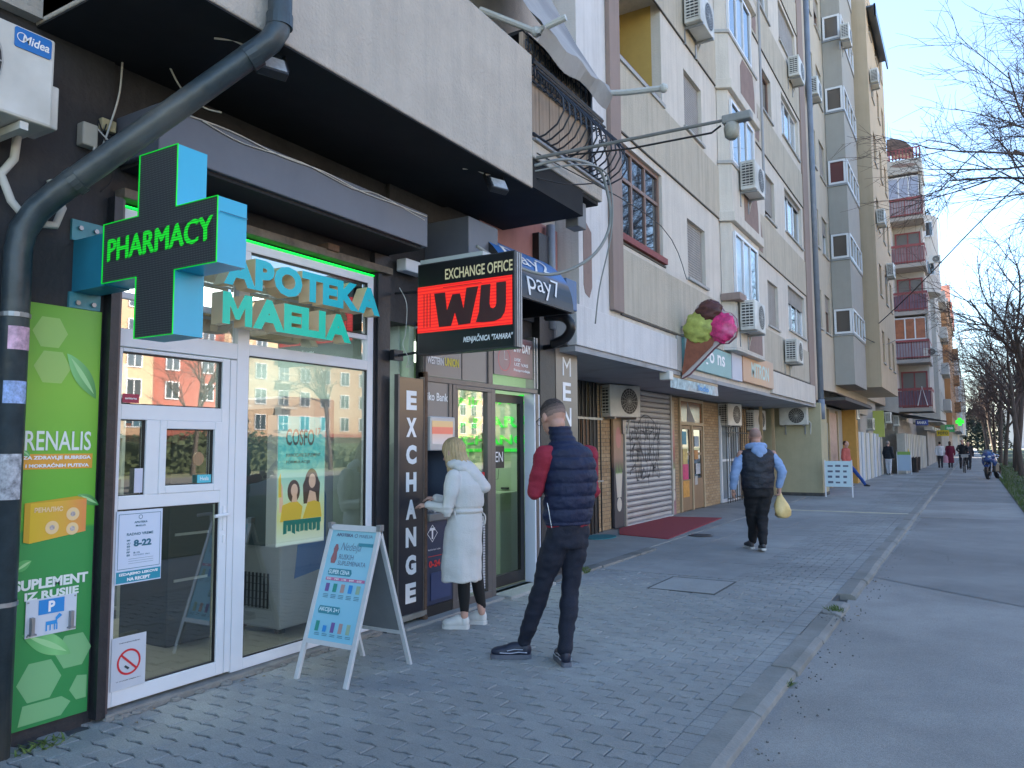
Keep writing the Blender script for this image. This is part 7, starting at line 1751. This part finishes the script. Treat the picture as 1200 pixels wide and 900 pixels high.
# --- man in the navy quilted vest
t, pos, rot = person('man in navy quilted vest, dark red sleeves and dark jeans looking down, seen from behind', -2.66, 4.93)
g = (-.55, .83); sa = math.atan2(.55, .83); sx, sy = .83, .55     # side axis
hd = (.052, .02, 1.735)
b = MB(); HP = head_mb(b, hd, g, 1, .35, 1.10)
limb(b, [V((.115, 0, 1.52)), V((.075, .0, 1.66))], [.066, .060]); b.loft([((.15, 0, .95), .15, .10, sa), ((.17, 0, 1.2), .16, .11, sa), ((.16, 0, 1.45), .17, .10, sa), ((.14, 0, 1.54), .07, .06, sa)], 16)
shL, elL, wrL = V((-.02, -.11, 1.46)), V((-.085, -.07, 1.20)), V((-.045, .20, 1.235)); shR, elR, wrR = V((.325, .12, 1.46)), V((.35, .13, 1.19)), V((.12, .31, 1.25))
limb(b, [shL, elL, wrL], [.045, .038, .027]); limb(b, [shR, elR, wrR], [.045, .038, .027])
hand(b, wrL, V((.25, .35, .35)), V((-.4, .3, .6)), 1, .9); hand(b, wrR, V((-.5, .25, .35)), V((.2, .3, .6)), 1, .9)
hpL, knL, anL = V((.085, -.05, .90)), V((-.045, .02, .50)), V((-.165, .10, .115)); hpR, knR, anR = V((.215, .04, .90)), V((.165, .03, .50)), V((.115, -.10, .10))
limb(b, [hpL, knL, anL], [.08, .05, .038]); limb(b, [hpR, knR, anR], [.08, .05, .038])
body = fuse(b, .0085, 'body', skin, t, 3)
# hair: short on top, shaved at the sides
def cap(par, P_, name, m_, cond, r=(.0805, .0995, .0955), sc=1.04, jit=.0015):
    hb = MB(); c0 = P_(0, 0, 0); X = (P_(1, 0, 0) - c0).normalized(); Y = (P_(0, 1, 0) - c0).normalized(); Z = (P_(0, 0, 1) - c0).normalized(); cen = P_(0, -.012, .025)
    nu, nv = 56, 44; q = random.Random(1); G = []
    for i in range(nv + 1):
        for j in range(nu):
            ph, th = PI * i / nv, 2 * PI * j / nu; a, b_, z = math.sin(ph) * math.cos(th), math.sin(ph) * math.sin(th), math.cos(ph)
            k = 1 + q.uniform(-jit, jit) * 8; G.append((a, b_, z)); hb.v.append(tuple(cen + X * a * r[0] * sc * k + Y * b_ * r[1] * sc * k + Z * z * r[2] * sc * k))
    for i in range(nv):
        for j in range(nu):
            j2 = (j + 1) % nu; a = G[i * nu + j]
            if cond(*a): hb.f.append((i * nu + j, (i + 1) * nu + j, (i + 1) * nu + j2, i * nu + j2)); hb.mi.append(0)
    return hb.build(name, m_, par, smooth=True)
for hz, hc, hr in ((-.42, (0.25, 0.165, 0.135), 0.0), (-.12, (0.17, 0.115, 0.095), .0006), (.10, (0.10, 0.07, 0.06), .0012), (.30, (0.045, 0.032, 0.028), .002)):
    cap(t, HP, 'hair', mat('hair_tone_%g' % hz, hc, .9, var=.25, scale=150), (lambda h_: lambda a, b_, z: z > h_ - .12 * b_ and (b_ < .45 or z > .45) and b_ < .88)(hz), (.0830 + hr, .1033 + hr, .0990 + hr), 1.04, .0008 if hr < .002 else .003)
gm = MB(); gm.tube([HP(-.083, .0, .005), HP(-.078, .07, .004), HP(-.068, .098, .002)], .0025, 5); gm.ring(F(HP(-.04, .105, -.002), (HP(1, 0, 0) - HP(0, 0, 0)), (HP(0, 0, 1) - HP(0, 0, 0))), 0, 0, .019, .023, 0, 14); gm.ring(F(HP(.04, .105, -.002), (HP(1, 0, 0) - HP(0, 0, 0)), (HP(0, 0, 1) - HP(0, 0, 0))), 0, 0, .019, .023, 0, 14)
gm.build('glasses', black_soft, t)
m_red = mat('dark_red_knit', (0.27, 0.014, 0.035), .8, var=.12, scale=14, bump=.25, bscale=180)
b = MB(); limb(b, [shL + V((.02, .01, .02)), shL, elL, wrL], [.055, .072, .060, .040]); limb(b, [shR - V((.02, .01, -.02)), shR, elR, wrR], [.055, .070, .058, .040])
fuse(b, .010, 'sleeve', m_red, t, 4, wr(.010, 9, 1.8))
b = MB(); b.loft([((.147, 0, .945), .168, .122, sa), ((.147, 0, 1.04), .170, .124, sa)], 20); fuse(b, .010, 'sweater_hem', m_red, t, 2)
m_vest = mat('navy_nylon', (0.010, 0.016, 0.048), .62, var=.2, scale=5, bump=.35, bscale=36, spec=.35)
b = MB()
b.loft([((.150, 0, .965), .180, .135, sa), ((.152, 0, 1.03), .192, .142, sa), ((.166, 0, 1.15), .198, .150, sa), ((.178, .0, 1.28), .208, .155, sa), ((.172, .0, 1.38), .212, .150, sa), ((.160, 0, 1.46), .202, .135, sa), ((.150, 0, 1.515), .165, .115, sa), ((.128, .0, 1.56), .098, .092, sa), ((.108, .0, 1.61), .088, .086, sa), ((.098, .0, 1.665), .084, .082, sa)], 28)
b.ball(shL + V((.075, .04, -.02)), .078, .07, .085, 14, 10, sa); b.ball(shR - V((.065, .04, .02)), .078, .07, .085, 14, 10, sa)
def quilt(c):
    if c.z > 1.53: return .003 * math.sin((c.z) * 160)
    k = abs(math.sin((c.z - .985) / .092 * PI)) ** .42
    return .017 * k - .011 + .007 * mnoise.noise(V((c.x * 16, c.y * 16, c.z * 26)))
fuse(b, .0075, 'vest', m_vest, t, 5, quilt)
m_jean = mat('navy_jeans', (0.006, 0.009, 0.022), .8, var=.2, scale=12, bump=.3, bscale=160)
b = MB(); b.loft([((.147, 0, .80), .15, .115, sa), ((.147, 0, .90), .165, .125, sa), ((.147, 0, .99), .155, .12, sa)], 20)
limb(b, [hpL, (hpL + knL) / 2, knL, (knL + anL) / 2, anL], [.098, .088, .070, .064, .054]); limb(b, [hpR, (hpR + knR) / 2, knR, (knR + anR) / 2, anR], [.098, .086, .068, .062, .052])
fuse(b, .0095, 'trousers', m_jean, t, 4, wr(.014, 7, 1.7))
m_sole = mat('grey_sole', (0.10, 0.11, 0.14), .6); m_sh = mat('navy_trainer', (0.012, 0.016, 0.035), .5, var=.3, scale=30)
shoe(t, (-.115, .095, 0), R(178), .30, m_sh, m_sole, stripe=mat('reflective_silver', (0.4, 0.42, 0.5), .3))
shoe(t, (.125, -.155, .0), R(100), .28, m_sh, m_sole, stripe=mat('reflective_silver', (0.4, 0.42, 0.5), .3))
MB().tube(smooth_pts([(-.03, .12, 1.2), (.0, -.12, 1.12), (.02, -.135, 1.0), (.03, -.12, .95)]), .0025, 5).build('earphone_wire', white_print, t)
place(t, pos, rot)
ph_ = MB().box(-.035, .035, -.004, .004, -.07, .07).build('phone', black_soft, label='black phone held before the chest of the man in the navy vest', cat='phone', bevel=.003)
pw = Matrix.Rotation(rot, 4, 'Z') @ V((.03, .36, 1.36)); ph_.location = V(pos) + pw; ph_.rotation_euler = (R(-40), 0, rot + .6)

# --- woman in the white coat at the cash machine
t, pos, rot = person('blonde woman in long white hooded coat and black leggings at the cash machine', -3.74, 5.47)
g = (-.86, .51); sa = math.atan2(.86, .51) ; side = V((.51, .86, 0))
hd = (-.105, .04, 1.475); b = MB(); HP = head_mb(b, hd, g, 1, .25, .98)
limb(b, [V((-.03, 0, 1.33)), V((-.07, .02, 1.41))], [.05, .048])
shL, elL, wrL = V((-.09, -.16, 1.27)), V((-.135, -.19, 1.0)), V((-.30, -.08, 1.03)); shR, elR, wrR = V((.06, .15, 1.27)), V((-.04, .22, 1.02)), V((-.26, .19, 1.07))
limb(b, [shL, elL, wrL], [.038, .032, .024]); limb(b, [shR, elR, wrR], [.038, .032, .024]); b.loft([((0, 0, .85), .13, .10, sa), ((0, 0, 1.1), .12, .09, sa), ((-.01, 0, 1.28), .15, .08, sa)], 14)
hand(b, wrL, V((-.9, .35, .05)), V((0, 0, 1)), .9, .5); hand(b, wrR, V((-.9, .1, .05)), V((0, 0, 1)), .9, .5)
hL, kL, aL = V((-.04, -.06, .82)), V((-.01, -.04, .45)), V((-.005, -.02, .10)); hR, kR, aR = V((.07, .06, .82)), V((.09, .08, .45)), V((.135, .12, .11))
limb(b, [hL, kL, aL], [.07, .045, .033]); limb(b, [hR, kR, aR], [.07, .045, .033])
fuse(b, .0085, 'body', skin2, t, 3)
m_coat = mat('white_coat', (0.66, 0.64, 0.61), .85, var=.05, scale=5, bump=.25, bscale=90)
b = MB()
b.loft([((-.035, .0, .40), .19, .165, sa), ((-.03, 0, .60), .185, .16, sa), ((-.015, 0, .80), .178, .155, sa), ((.005, 0, .98), .158, .140, sa), ((.012, 0, 1.08), .165, .145, sa), ((.008, 0, 1.2), .178, .142, sa), ((-.008, 0, 1.29), .165, .115, sa), ((-.02, 0, 1.345), .09, .08, sa)], 26)
limb(b, [shL, (shL + elL) / 2 + V((.0, -.01, 0)), elL, wrL], [.066, .062, .058, .044]); limb(b, [shR, elR, wrR], [.066, .056, .044])
def coatd(c):
    f = wr(.010, 6, 1.2)(c)
    if c.z < .95: a = math.atan2(c.y, c.x); f += .007 * math.sin(a * 7 + c.z * 2) * (.98 - c.z) * 1.6
    if abs(c.z - .985) < .03: f -= .012
    return f
fuse(b, .0095, 'coat', m_coat, t, 4, coatd)
b = MB(); b.loft([((.004, 0, .97), .161, .143, sa), ((.004, 0, .998), .161, .143, sa)], 28); b.build('belt', m_coat, t, smooth=True)
b = MB(); b.tube([(-.08, -.14, .985), (-.06, -.155, .90), (-.05, -.155, .82)], .008, 6); b.tube(smooth_pts([(.14, .02, .97), (.17, .03, .93), (.165, .04, .86), (.15, .03, .93)]), .006, 6); b.build('belt_tie', m_coat, t)
b = MB(); 
for k in range(9):
    q = k / 8; b.ball((-.055 + .21 * q ** 1.1, .0 - .02 * math.sin(q * PI) , 1.375 - .20 * q ** 1.6), .10 - .045 * q, .115 - .03 * q, .055, 14, 8, sa - PI / 2)
b.ball((-.03, -.09, 1.35), .06, .05, .04); b.ball((.03, .09, 1.35), .06, .05, .04)
fuse(b, .010, 'hood', m_coat, t, 4, wr(.006, 9))
m_blond = mat('blonde_hair', (0.50, 0.36, 0.19), .5, var=.28, scale=16, stretch=(5, 5, .5), bump=.5)
b = MB(); cen = HP(0, -.015, .03); b.ball(cen, .089, .106, .098, 18, 12, sa)
for q in range(7):
    zz = q / 6; b.ball(HP(0, -.045 - .01 * q, -.01 - .036 * q), .088 - .004 * q, .062, .05, 14, 8, sa)
for e in (-1, 1):
    for q in range(7): b.ball(HP(e * (.068 + .002 * q), .012 - .002 * q, -.0 - .036 * q), .028, .042, .04, 10, 6, sa)
def strands(c):
    a = math.atan2(c.y - hd[1], c.x - hd[0]); return .0055 * math.sin(a * 23 + c.z * 8) + .004 * mnoise.noise(V((c.x * 30, c.y * 30, c.z * 6)))
fuse(b, .0075, 'hair', m_blond, t, 4, strands)
m_leg = mat('black_leggings', (0.008, 0.008, 0.009), .75)
b = MB(); limb(b, [hL, kL, (kL + aL) / 2, aL + V((0, 0, .05))], [.085, .058, .052, .038]); limb(b, [hR, kR, (kR + aR) / 2, aR + V((0, 0, .05))], [.085, .058, .052, .038]); fuse(b, .010, 'leggings', m_leg, t, 3)
m_ws = mat('white_leather', (0.62, 0.62, 0.60), .5, var=.05); 
shoe(t, (.035, -.02, 0), R(172), .235, m_ws, m_ws); shoe(t, (.175, .13, 0), R(160), .225, m_ws, m_ws)
place(t, pos, rot)

# --- bald man walking away with a yellow bag
t, pos, rot = person('bald man in black vest and light blue hoodie walking away', -2.72, 11.53)
b = MB(); HP = head_mb(b, (-.01, .03, 1.655), (.1, 1), 1, .05, 1.06); sa = 0
limb(b, [V((0, 0, 1.45)), V((-.005, .02, 1.58))], [.075, .072]); b.loft([((0, 0, .95), .18, .12, 0), ((0, 0, 1.2), .20, .14, 0), ((0, 0, 1.44), .2, .11, 0)], 16)
shL, elL, wrL = V((-.235, 0, 1.40)), V((-.335, -.02, 1.12)), V((-.355, .02, .88)); shR, elR, wrR = V((.235, 0, 1.40)), V((.355, -.03, 1.13)), V((.315, .0, .90))
limb(b, [shL, elL, wrL], [.05, .042, .03]); limb(b, [shR, elR, wrR], [.05, .042, .03])
hand(b, wrL, V((0, .05, -1)), V((-1, 0, 0)), 1.05, .5); hand(b, wrR, V((0, .05, -1)), V((1, 0, 0)), 1.05, 1.1)
hL, kL, aL = V((-.10, 0, .88)), V((-.06, .12, .50)), V((-.03, .20, .13)); hR, kR, aR = V((.10, 0, .88)), V((.05, .02, .50)), V((.0, -.16, .14))
limb(b, [hL, kL, aL], [.09, .055, .04]); limb(b, [hR, kR, aR], [.09, .055, .04]); fuse(b, .011, 'body', skin, t, 3)
cap(t, HP, 'hair', mat('stubble', (0.33, 0.205, 0.165), .8, var=.1, scale=80), lambda a, b_, z: z > -.4 and b_ < .2 and z < .75, (.0780, .0968, .0928), 1.06)
m_hood = mat('light_blue_fleece', (0.25, 0.36, 0.58), .9, var=.08, scale=9, bump=.25, bscale=60)
b = MB(); limb(b, [shL + V((.02, 0, -.05)), (shL + elL) / 2, elL, wrL + V((0, 0, .04))], [.075, .078, .072, .052]); limb(b, [shR - V((.02, 0, .05)), (shR + elR) / 2, elR, wrR + V((0, 0, .04))], [.075, .078, .072, .052]); fuse(b, .013, 'sleeve', m_hood, t, 3, wr(.014, 8, 1.8))
b = MB()
for k in range(11):
    a = PI + PI * k / 10; b.ball((.115 * math.cos(a), .02 + .09 * math.sin(a), 1.50 - .02 * math.sin(a * 1)), .05, .05, .05, 10, 7)
b.ball((0, -.11, 1.44), .12, .05, .075); b.ball((0, -.125, 1.38), .06, .035, .055); fuse(b, .011, 'hood', m_hood, t, 3, wr(.008, 12))
m_bv = mat('black_vest', (0.010, 0.013, 0.022), .6, var=.2, scale=8, bump=.3, bscale=50)
b = MB(); b.loft([((.0, 0, .90), .235, .165, 0), ((0, 0, 1.0), .245, .175, 0), ((0, 0, 1.15), .245, .18, 0), ((0, 0, 1.30), .255, .165, 0), ((0, 0, 1.40), .262, .14, 0), ((0, 0, 1.455), .20, .115, 0), ((0, 0, 1.49), .12, .09, 0)], 26); fuse(b, .012, 'vest', m_bv, t, 4, wr(.014, 7, 1.6))
m_bt = mat('black_trousers', (0.006, 0.006, 0.008), .8, bump=.2, bscale=90)
b = MB(); b.loft([((0, 0, .78), .21, .14, 0), ((0, 0, .95), .225, .155, 0)], 20); limb(b, [hL, (hL + kL) / 2, kL, (kL + aL) / 2, aL], [.12, .11, .09, .078, .06]); limb(b, [hR, (hR + kR) / 2, kR, (kR + aR) / 2, aR], [.12, .11, .09, .08, .062]); fuse(b, .013, 'trousers', m_bt, t, 3, wr(.016, 7, 1.5))
m_bw = mat('black_white_trainer', (0.05, 0.05, 0.055), .5, var=.9, scale=22)
shoe(t, (-.01, -.22, .03), R(82), .29, m_bw, m_ws, toe_up=-.10); shoe(t, (-.05, .16, .0), R(95), .29, m_bw, m_ws)
place(t, pos, rot)
bg_ = MB(); q = random.Random(2); secs = []
b = MB(); nn_ = 20
prof_ = [(0, .012), (-.06, .03), (-.12, .055), (-.20, .085), (-.28, .105), (-.35, .10), (-.385, .06), (-.395, .01)]
for dz, r_ in prof_:
    for j in range(nn_):
        th = 2 * PI * j / nn_; k = 1 + .16 * math.sin(3 * th + dz * 14) + .10 * math.sin(7 * th - dz * 25) + q.uniform(-.05, .05)
        b.v.append((r_ * k * math.cos(th) * 1.1 + .05 * -dz * 1.6, r_ * k * math.sin(th) * .75, dz))
for i in range(len(prof_) - 1):
    for j in range(nn_): b.f.append((i * nn_ + j, (i + 1) * nn_ + j, (i + 1) * nn_ + (j + 1) % nn_, i * nn_ + (j + 1) % nn_)); b.mi.append(0)
bag = b.build('shopping_bag', mat('yellow_plastic', (0.74, 0.53, 0.22), .35, var=.15, scale=9, bump=.3), label='crumpled yellow plastic bag in the right hand of the bald man', cat='bag', smooth=True)
bag.location = V(pos) + Matrix.Rotation(rot, 4, 'Z') @ V((.32, .0, .855)); bag.rotation_euler = (0, 0, rot)

# --- smaller distant people
def mini(label, pos, face, h, top, bot, hairc, coat=False, pose='walk', vox=.022, topname='jacket', bag=None):
    t = local('person', label, 'person'); s = h / 1.75; b = MB(); ca, sa_ = math.cos(face), math.sin(face); g = (ca, sa_); rot_ = face - PI / 2
    P = lambda sd, f, z: V((sd * sa_ + f * ca, -sd * ca + f * sa_, z)) * s
    HPm = head_mb(b, P(0, .02, 1.62), g, 1, .1, s); limb(b, [P(0, 0, 1.4), P(0, .01, 1.54)], [.06 * s, .055 * s])
    st = .16 if pose == 'walk' else .02
    if pose == 'lean': hips = [P(-.09, 0, .85), P(.09, 0, .85)]; kn = [P(-.12, .28, .55), P(.1, .10, .46)]; an = [P(-.14, .62, .10), P(.1, .12, .08)]
    elif pose == 'ride': hips = [P(-.1, -.1, .95), P(.1, -.1, .95)]; kn = [P(-.13, .22, .72), P(.13, .20, .55)]; an = [P(-.13, .08, .38), P(.13, .05, .16)]
    else: hips = [P(-.09, 0, .88), P(.09, 0, .88)]; kn = [P(-.09, st * .6, .5), P(.09, -st * .2, .48)]; an = [P(-.07, st, .08), P(.07, -st, .10)]
    if pose == 'ride': el = [P(-.28, .12, 1.16), P(.28, .12, 1.16)]; wrs = [P(-.24, .42, 1.08), P(.24, .42, 1.08)]
    else: el = [P(-.25, -.02 - st * .3, 1.1), P(.25, -.02 + st * .3, 1.1)]; wrs = [P(-.24, .08 - st, .88), P(.24, .08 + st * .6, .88)]
    sh = [P(-.18, 0, 1.38), P(.18, 0, 1.38)]
    for k in (0, 1): limb(b, [sh[k], el[k], wrs[k]], [.04 * s, .035 * s, .03 * s], 8); b.ball(wrs[k] + V((0, 0, -.05)), .035 * s, .03 * s, .06 * s); limb(b, [hips[k], kn[k], an[k]], [.07 * s, .05 * s, .04 * s], 8)
    b.loft([(P(0, 0, .85), .13 * s, .09 * s, rot_), (P(0, 0, 1.38), .15 * s, .09 * s, rot_)], 12)
    fuse(b, vox, 'body', skin2, t, 2)
    b = MB()
    if coat: b.loft([(P(0, 0, .35), .22 * s, .17 * s, rot_), (P(0, 0, .9), .19 * s, .14 * s, rot_), (P(0, 0, 1.3), .20 * s, .13 * s, rot_), (P(0, 0, 1.46), .10 * s, .09 * s, rot_)], 14)
    else: b.loft([(P(0, 0, .82), .19 * s, .14 * s, rot_), (P(0, 0, 1.1), .18 * s, .14 * s, rot_), (P(0, 0, 1.36), .20 * s, .13 * s, rot_), (P(0, 0, 1.47), .09 * s, .08 * s, rot_)], 14)
    for k in (0, 1): limb(b, [sh[k], el[k], wrs[k]], [.075 * s, .065 * s, .05 * s], 8)
    fuse(b, vox, topname, mat('cloth_%.2f_%.2f_%.2f' % top, top, .85, var=.15, scale=6), t, 2, wr(.015, 6))
    b = MB(); b.loft([(P(0, 0, .75), .15 * s, .11 * s, rot_), (P(0, 0, .92), .165 * s, .125 * s, rot_)], 12)
    for k in (0, 1): limb(b, [hips[k], kn[k], an[k]], [.10 * s, .075 * s, .058 * s], 8)
    fuse(b, vox, 'trousers', mat('cloth_%.2f_%.2f_%.2f' % bot, bot, .85, var=.1, scale=6), t, 2, wr(.012, 6))
    b = MB(); b.ball(P(0, -.02, 1.65), .085 * s, .10 * s, .10 * s, 12, 8, rot_)
    if coat: b.ball(P(0, -.04, 1.55), .08 * s, .07 * s, .12 * s, 12, 8, rot_)
    fuse(b, vox * .8, 'hair', mat('hair_%.2f' % hairc[0], hairc, .8), t, 1, None, lambda c: (c - P(0, .075, 1.60)).length < .075 * s)
    for k in (0, 1): shoe(t, tuple(an[k] - V((g[0] * .06, g[1] * .06, .0)) + V((0, 0, -an[k].z + max(an[k].z - .1 * s, 0)))), face, .27 * s, mat('dark_shoe', (0.03, 0.03, 0.03), .6), mat('shoe_sole', (0.4, 0.4, 0.4), .6), vox=vox)
    t.location = pos; return t
mini('person in dark jacket and white trousers standing by the white shutters', (-3.65, 42.8, 0), R(60), 1.72, (0.015, 0.018, 0.025), (0.55, 0.57, 0.62), (0.25, 0.24, 0.23), pose='stand')
mini('person in a bright yellow jacket behind the blue board', (-3.25, 46.5, 0), R(100), 1.75, (0.72, 0.52, 0.02), (0.10, 0.10, 0.12), (0.02, 0.018, 0.015), pose='stand')
mini('person in red and yellow jacket leaning in a doorway with one leg out', (-4.0, 30.6, 0), R(-20), 1.68, (0.50, 0.12, 0.10), (0.02, 0.07, 0.28), (0.06, 0.03, 0.02), pose='lean')
mini('person in white top and dark trousers walking away, left of the maroon coat', (-1.80, 56.0, 0), R(95), 1.70, (0.62, 0.62, 0.66), (0.03, 0.03, 0.04), (0.02, 0.018, 0.015))
mini('person in long maroon coat walking beside the white top', (-1.25, 56.2, 0), R(90), 1.72, (0.14, 0.01, 0.035), (0.03, 0.03, 0.04), (0.06, 0.03, 0.02), coat=True, topname='coat')
mini('dark dressed person walking just behind the cyclist', (-.25, 54.5, -.05), R(-95), 1.72, (0.03, 0.03, 0.035), (0.02, 0.02, 0.025), (0.03, 0.02, 0.02))
pbg = MB().loft([((-1.5, 56.0, .35), .14, .08, 0), ((-1.5, 56, .72), .13, .07, 0), ((-1.5, 56, .86), .02, .02, 0)], 10).build('shopping_bag', mat('pink_bag', (0.62, 0.30, 0.38), .5), label='pale pink bag between the two distant walkers', cat='bag', origin=(-1.5, 56, .35))
mini('cyclist in dark clothes riding towards the camera', (-.5, 49.5, .08), R(-85), 1.70, (0.012, 0.012, 0.015), (0.02, 0.02, 0.025), (0.02, 0.018, 0.015), pose='ride')

# bicycle
def wheel(mb_t, mb_r, c, r, ax, wd=.02, spokes=12):
    """ring wheel; ax = axle direction"""
    ax = V(ax).normalized(); u = V((0, 0, 1)); v = ax.cross(u); c = V(c)
    P1 = [c + (u * math.cos(2 * PI * k / 24) + v * math.sin(2 * PI * k / 24)) * r for k in range(25)]
    mb_t.tube(P1, wd, 6); mb_r.tube([c + (p - c) * .92 for p in P1], wd * .5, 5)
    for k in range(spokes): mb_r.tube([c, c + (P1[k * 24 // spokes] - c) * .92], .004, 3)
    mb_r.tube([c - ax * .05, c + ax * .05], .025, 8)
bk = local('bicycle', 'small dark city bicycle ridden towards the camera', 'bicycle')
for y in (-.52, .52):
    a, b = MB(), MB(); wheel(a, b, (0, y, .33), .33, (1, 0, 0)); w1 = a.build('tyre', black_soft, bk); b.build('rim', steel, w1)
MB().tube([(0, -.46, .72), (0, 0, .30), (0, .35, .86)], .018, 6).tube([(0, -.46, .80), (0, .35, .80)], .018, 6).tube([(0, .52, .33), (0, .35, .86), (0, .33, .98)], .018, 6).tube([(0, -.52, .33), (0, -.16, .84)], .015, 6).build('frame', black_paint, bk)
MB().tube([(-.28, .24, 1.02), (-.1, .34, 1.0), (.1, .34, 1.0), (.28, .24, 1.02)], .014, 6).build('handlebar', steel, bk)
MB().ball((0, -.2, .90), .08, .13, .04).build('saddle', black_soft, bk); MB().box(-.17, .17, .45, .72, .85, 1.02).build('basket', mat('basket_grey', (0.3, 0.3, 0.3), .6), bk)
place(bk, (-.46, 49.4, -.05), R(185))
# motorcycle
mc = local('motorcycle', 'blue and black motorcycle parked on the footpath edge facing the camera', 'motorcycle')
m_mblue = mat('moto_blue', (0.03, 0.07, 0.22), .25, coat=.5)
a, b = MB(), MB(); wheel(a, b, (0, .72, .31), .25, (1, 0, 0), .065, 6); w1 = a.build('tyre', black_soft, mc); b.build('rim', steel, w1)
a, b = MB(), MB(); wheel(a, b, (0, -.72, .31), .24, (1, 0, 0), .08, 6); w1 = a.build('tyre', black_soft, mc); b.build('rim', steel, w1)
for s in (-1, 1): MB().tube([(s * .10, .72, .31), (s * .10, .50, .92)], .028, 8).build('fork', steel, mc)
b = MB(); b.ball((0, .50, .92), .22, .26, .20, 16, 10); b.ball((0, .62, .80), .15, .2, .14, 14, 8); b.ball((.15, .42, .72), .09, .2, .2); b.ball((-.15, .42, .72), .09, .2, .2); fuse(b, .02, 'fairing', m_mblue, mc, 3)
b = MB(); b.ball((0, .12, .86), .15, .3, .14); b.ball((0, -.35, .84), .13, .35, .07); b.ball((0, -.7, .92), .1, .16, .07); fuse(b, .02, 'tank', m_mblue, mc, 3)
MB().box(-.16, .16, -.3, .3, .28, .66).build('engine', ac_dark, mc, bevel=.04); MB().ball((0, -.25, .92), .13, .32, .05).build('seat', black_soft, mc)
for s in (-1, 1): MB().ball((s * .09, .83, .90), .055, .03, .04).build('headlight', mat('headlight', (0.7, 0.7, 0.7), .1), mc)
b = MB(); b.face([(-.16, .66, 1.03), (.16, .66, 1.03), (.12, .46, 1.18), (-.12, .46, 1.18)]); b.build('windscreen', mat('smoked_screen', (0.05, 0.06, 0.08), .1), mc)
MB().tube([(-.36, .28, 1.06), (-.1, .40, 1.08), (.1, .40, 1.08), (.36, .28, 1.06)], .016, 6).build('handlebar', black_soft, mc)
for s in (-1, 1): MB().tube([(s * .2, .45, 1.08), (s * .34, .5, 1.24)], .008, 5).ball((s * .36, .5, 1.25), .07, .02, .04).build('mirror', black_soft, mc)
b = MB(); b.prism(FX(0), [(.45, .58), (.95, .5), (.98, .56), (.5, .66)], -.07, .07); b.build('mudguard', m_mblue, mc)
MB().tube([(.2, .3, .35), (.2, -.5, .38), (.2, -.9, .5)], .05, 8).build('exhaust', steel, mc); MB().tube([(-.12, -.1, .3), (-.28, -.1, .02)], .014, 6).build('side_stand', steel, mc)
place(mc, (.72, 41.0, -.05), R(166)); mc.scale = (1.25, 1.1, 1.12)
# notice boards, bin
nb = thing('notice_board', 'white standing board with rows of small pictures at the yellow wall corner', 'board', (-3.6, 24.3, 0))
MB().box(-3.76, -3.06, 24.30, 24.33, .30, 1.05).build('panel', mat('board_white', (0.52, 0.55, 0.62), .5), nb)
for x in (-3.79, -3.06): MB().box(x, x + .03, 24.29, 24.34, 0, 1.08).build('leg', white_pvc, nb)
b = MB(); q = random.Random(6)
for r in range(4):
    for c in range(3): b.fbox(FY(24.3), -3.70 + c * .21, -3.70 + c * .21 + q.uniform(.08, .16), .40 + r * .16, .44 + r * .16 + q.uniform(0, .03), .001, .003)
b.build('picture', mat('board_grey_print', (0.12, 0.14, 0.20), .6), nb)
nb2 = thing('notice_board', 'small pale blue standing board with green top by the yellow jacket', 'board', (-3.0, 43.8, 0))
MB().box(-3.32, -2.72, 43.8, 43.84, .2, 1.0).build('panel', mat('board_bluish', (0.36, 0.48, 0.62), .5), nb2); MB().box(-3.32, -2.72, 43.79, 43.85, 1.0, 1.16).build('header', mat('board_green', (0.20, 0.36, 0.08), .5), nb2)
for x in (-3.35, -2.72): MB().box(x, x + .03, 43.79, 43.85, 0, 1.16).build('leg', white_pvc, nb2)
lb_ = thing('litter_bin', 'dark slatted litter bin beside the distant boards', 'bin', (-2.75, 47.5, 0))
for k in range(10): MB().tube([(-2.75 + .22 * math.cos(k * .628), 47.5 + .22 * math.sin(k * .628), .12), (-2.75 + .24 * math.cos(k * .628), 47.5 + .24 * math.sin(k * .628), .85)], .03, 4).build('slat', black_paint, lb_)
MB().tube([(-2.75, 47.5, 0), (-2.75, 47.5, .8)], .17, 10).build('liner', ac_dark, lb_)
for o in list(bpy.data.objects):
    if '_p' in o: del o['_p']
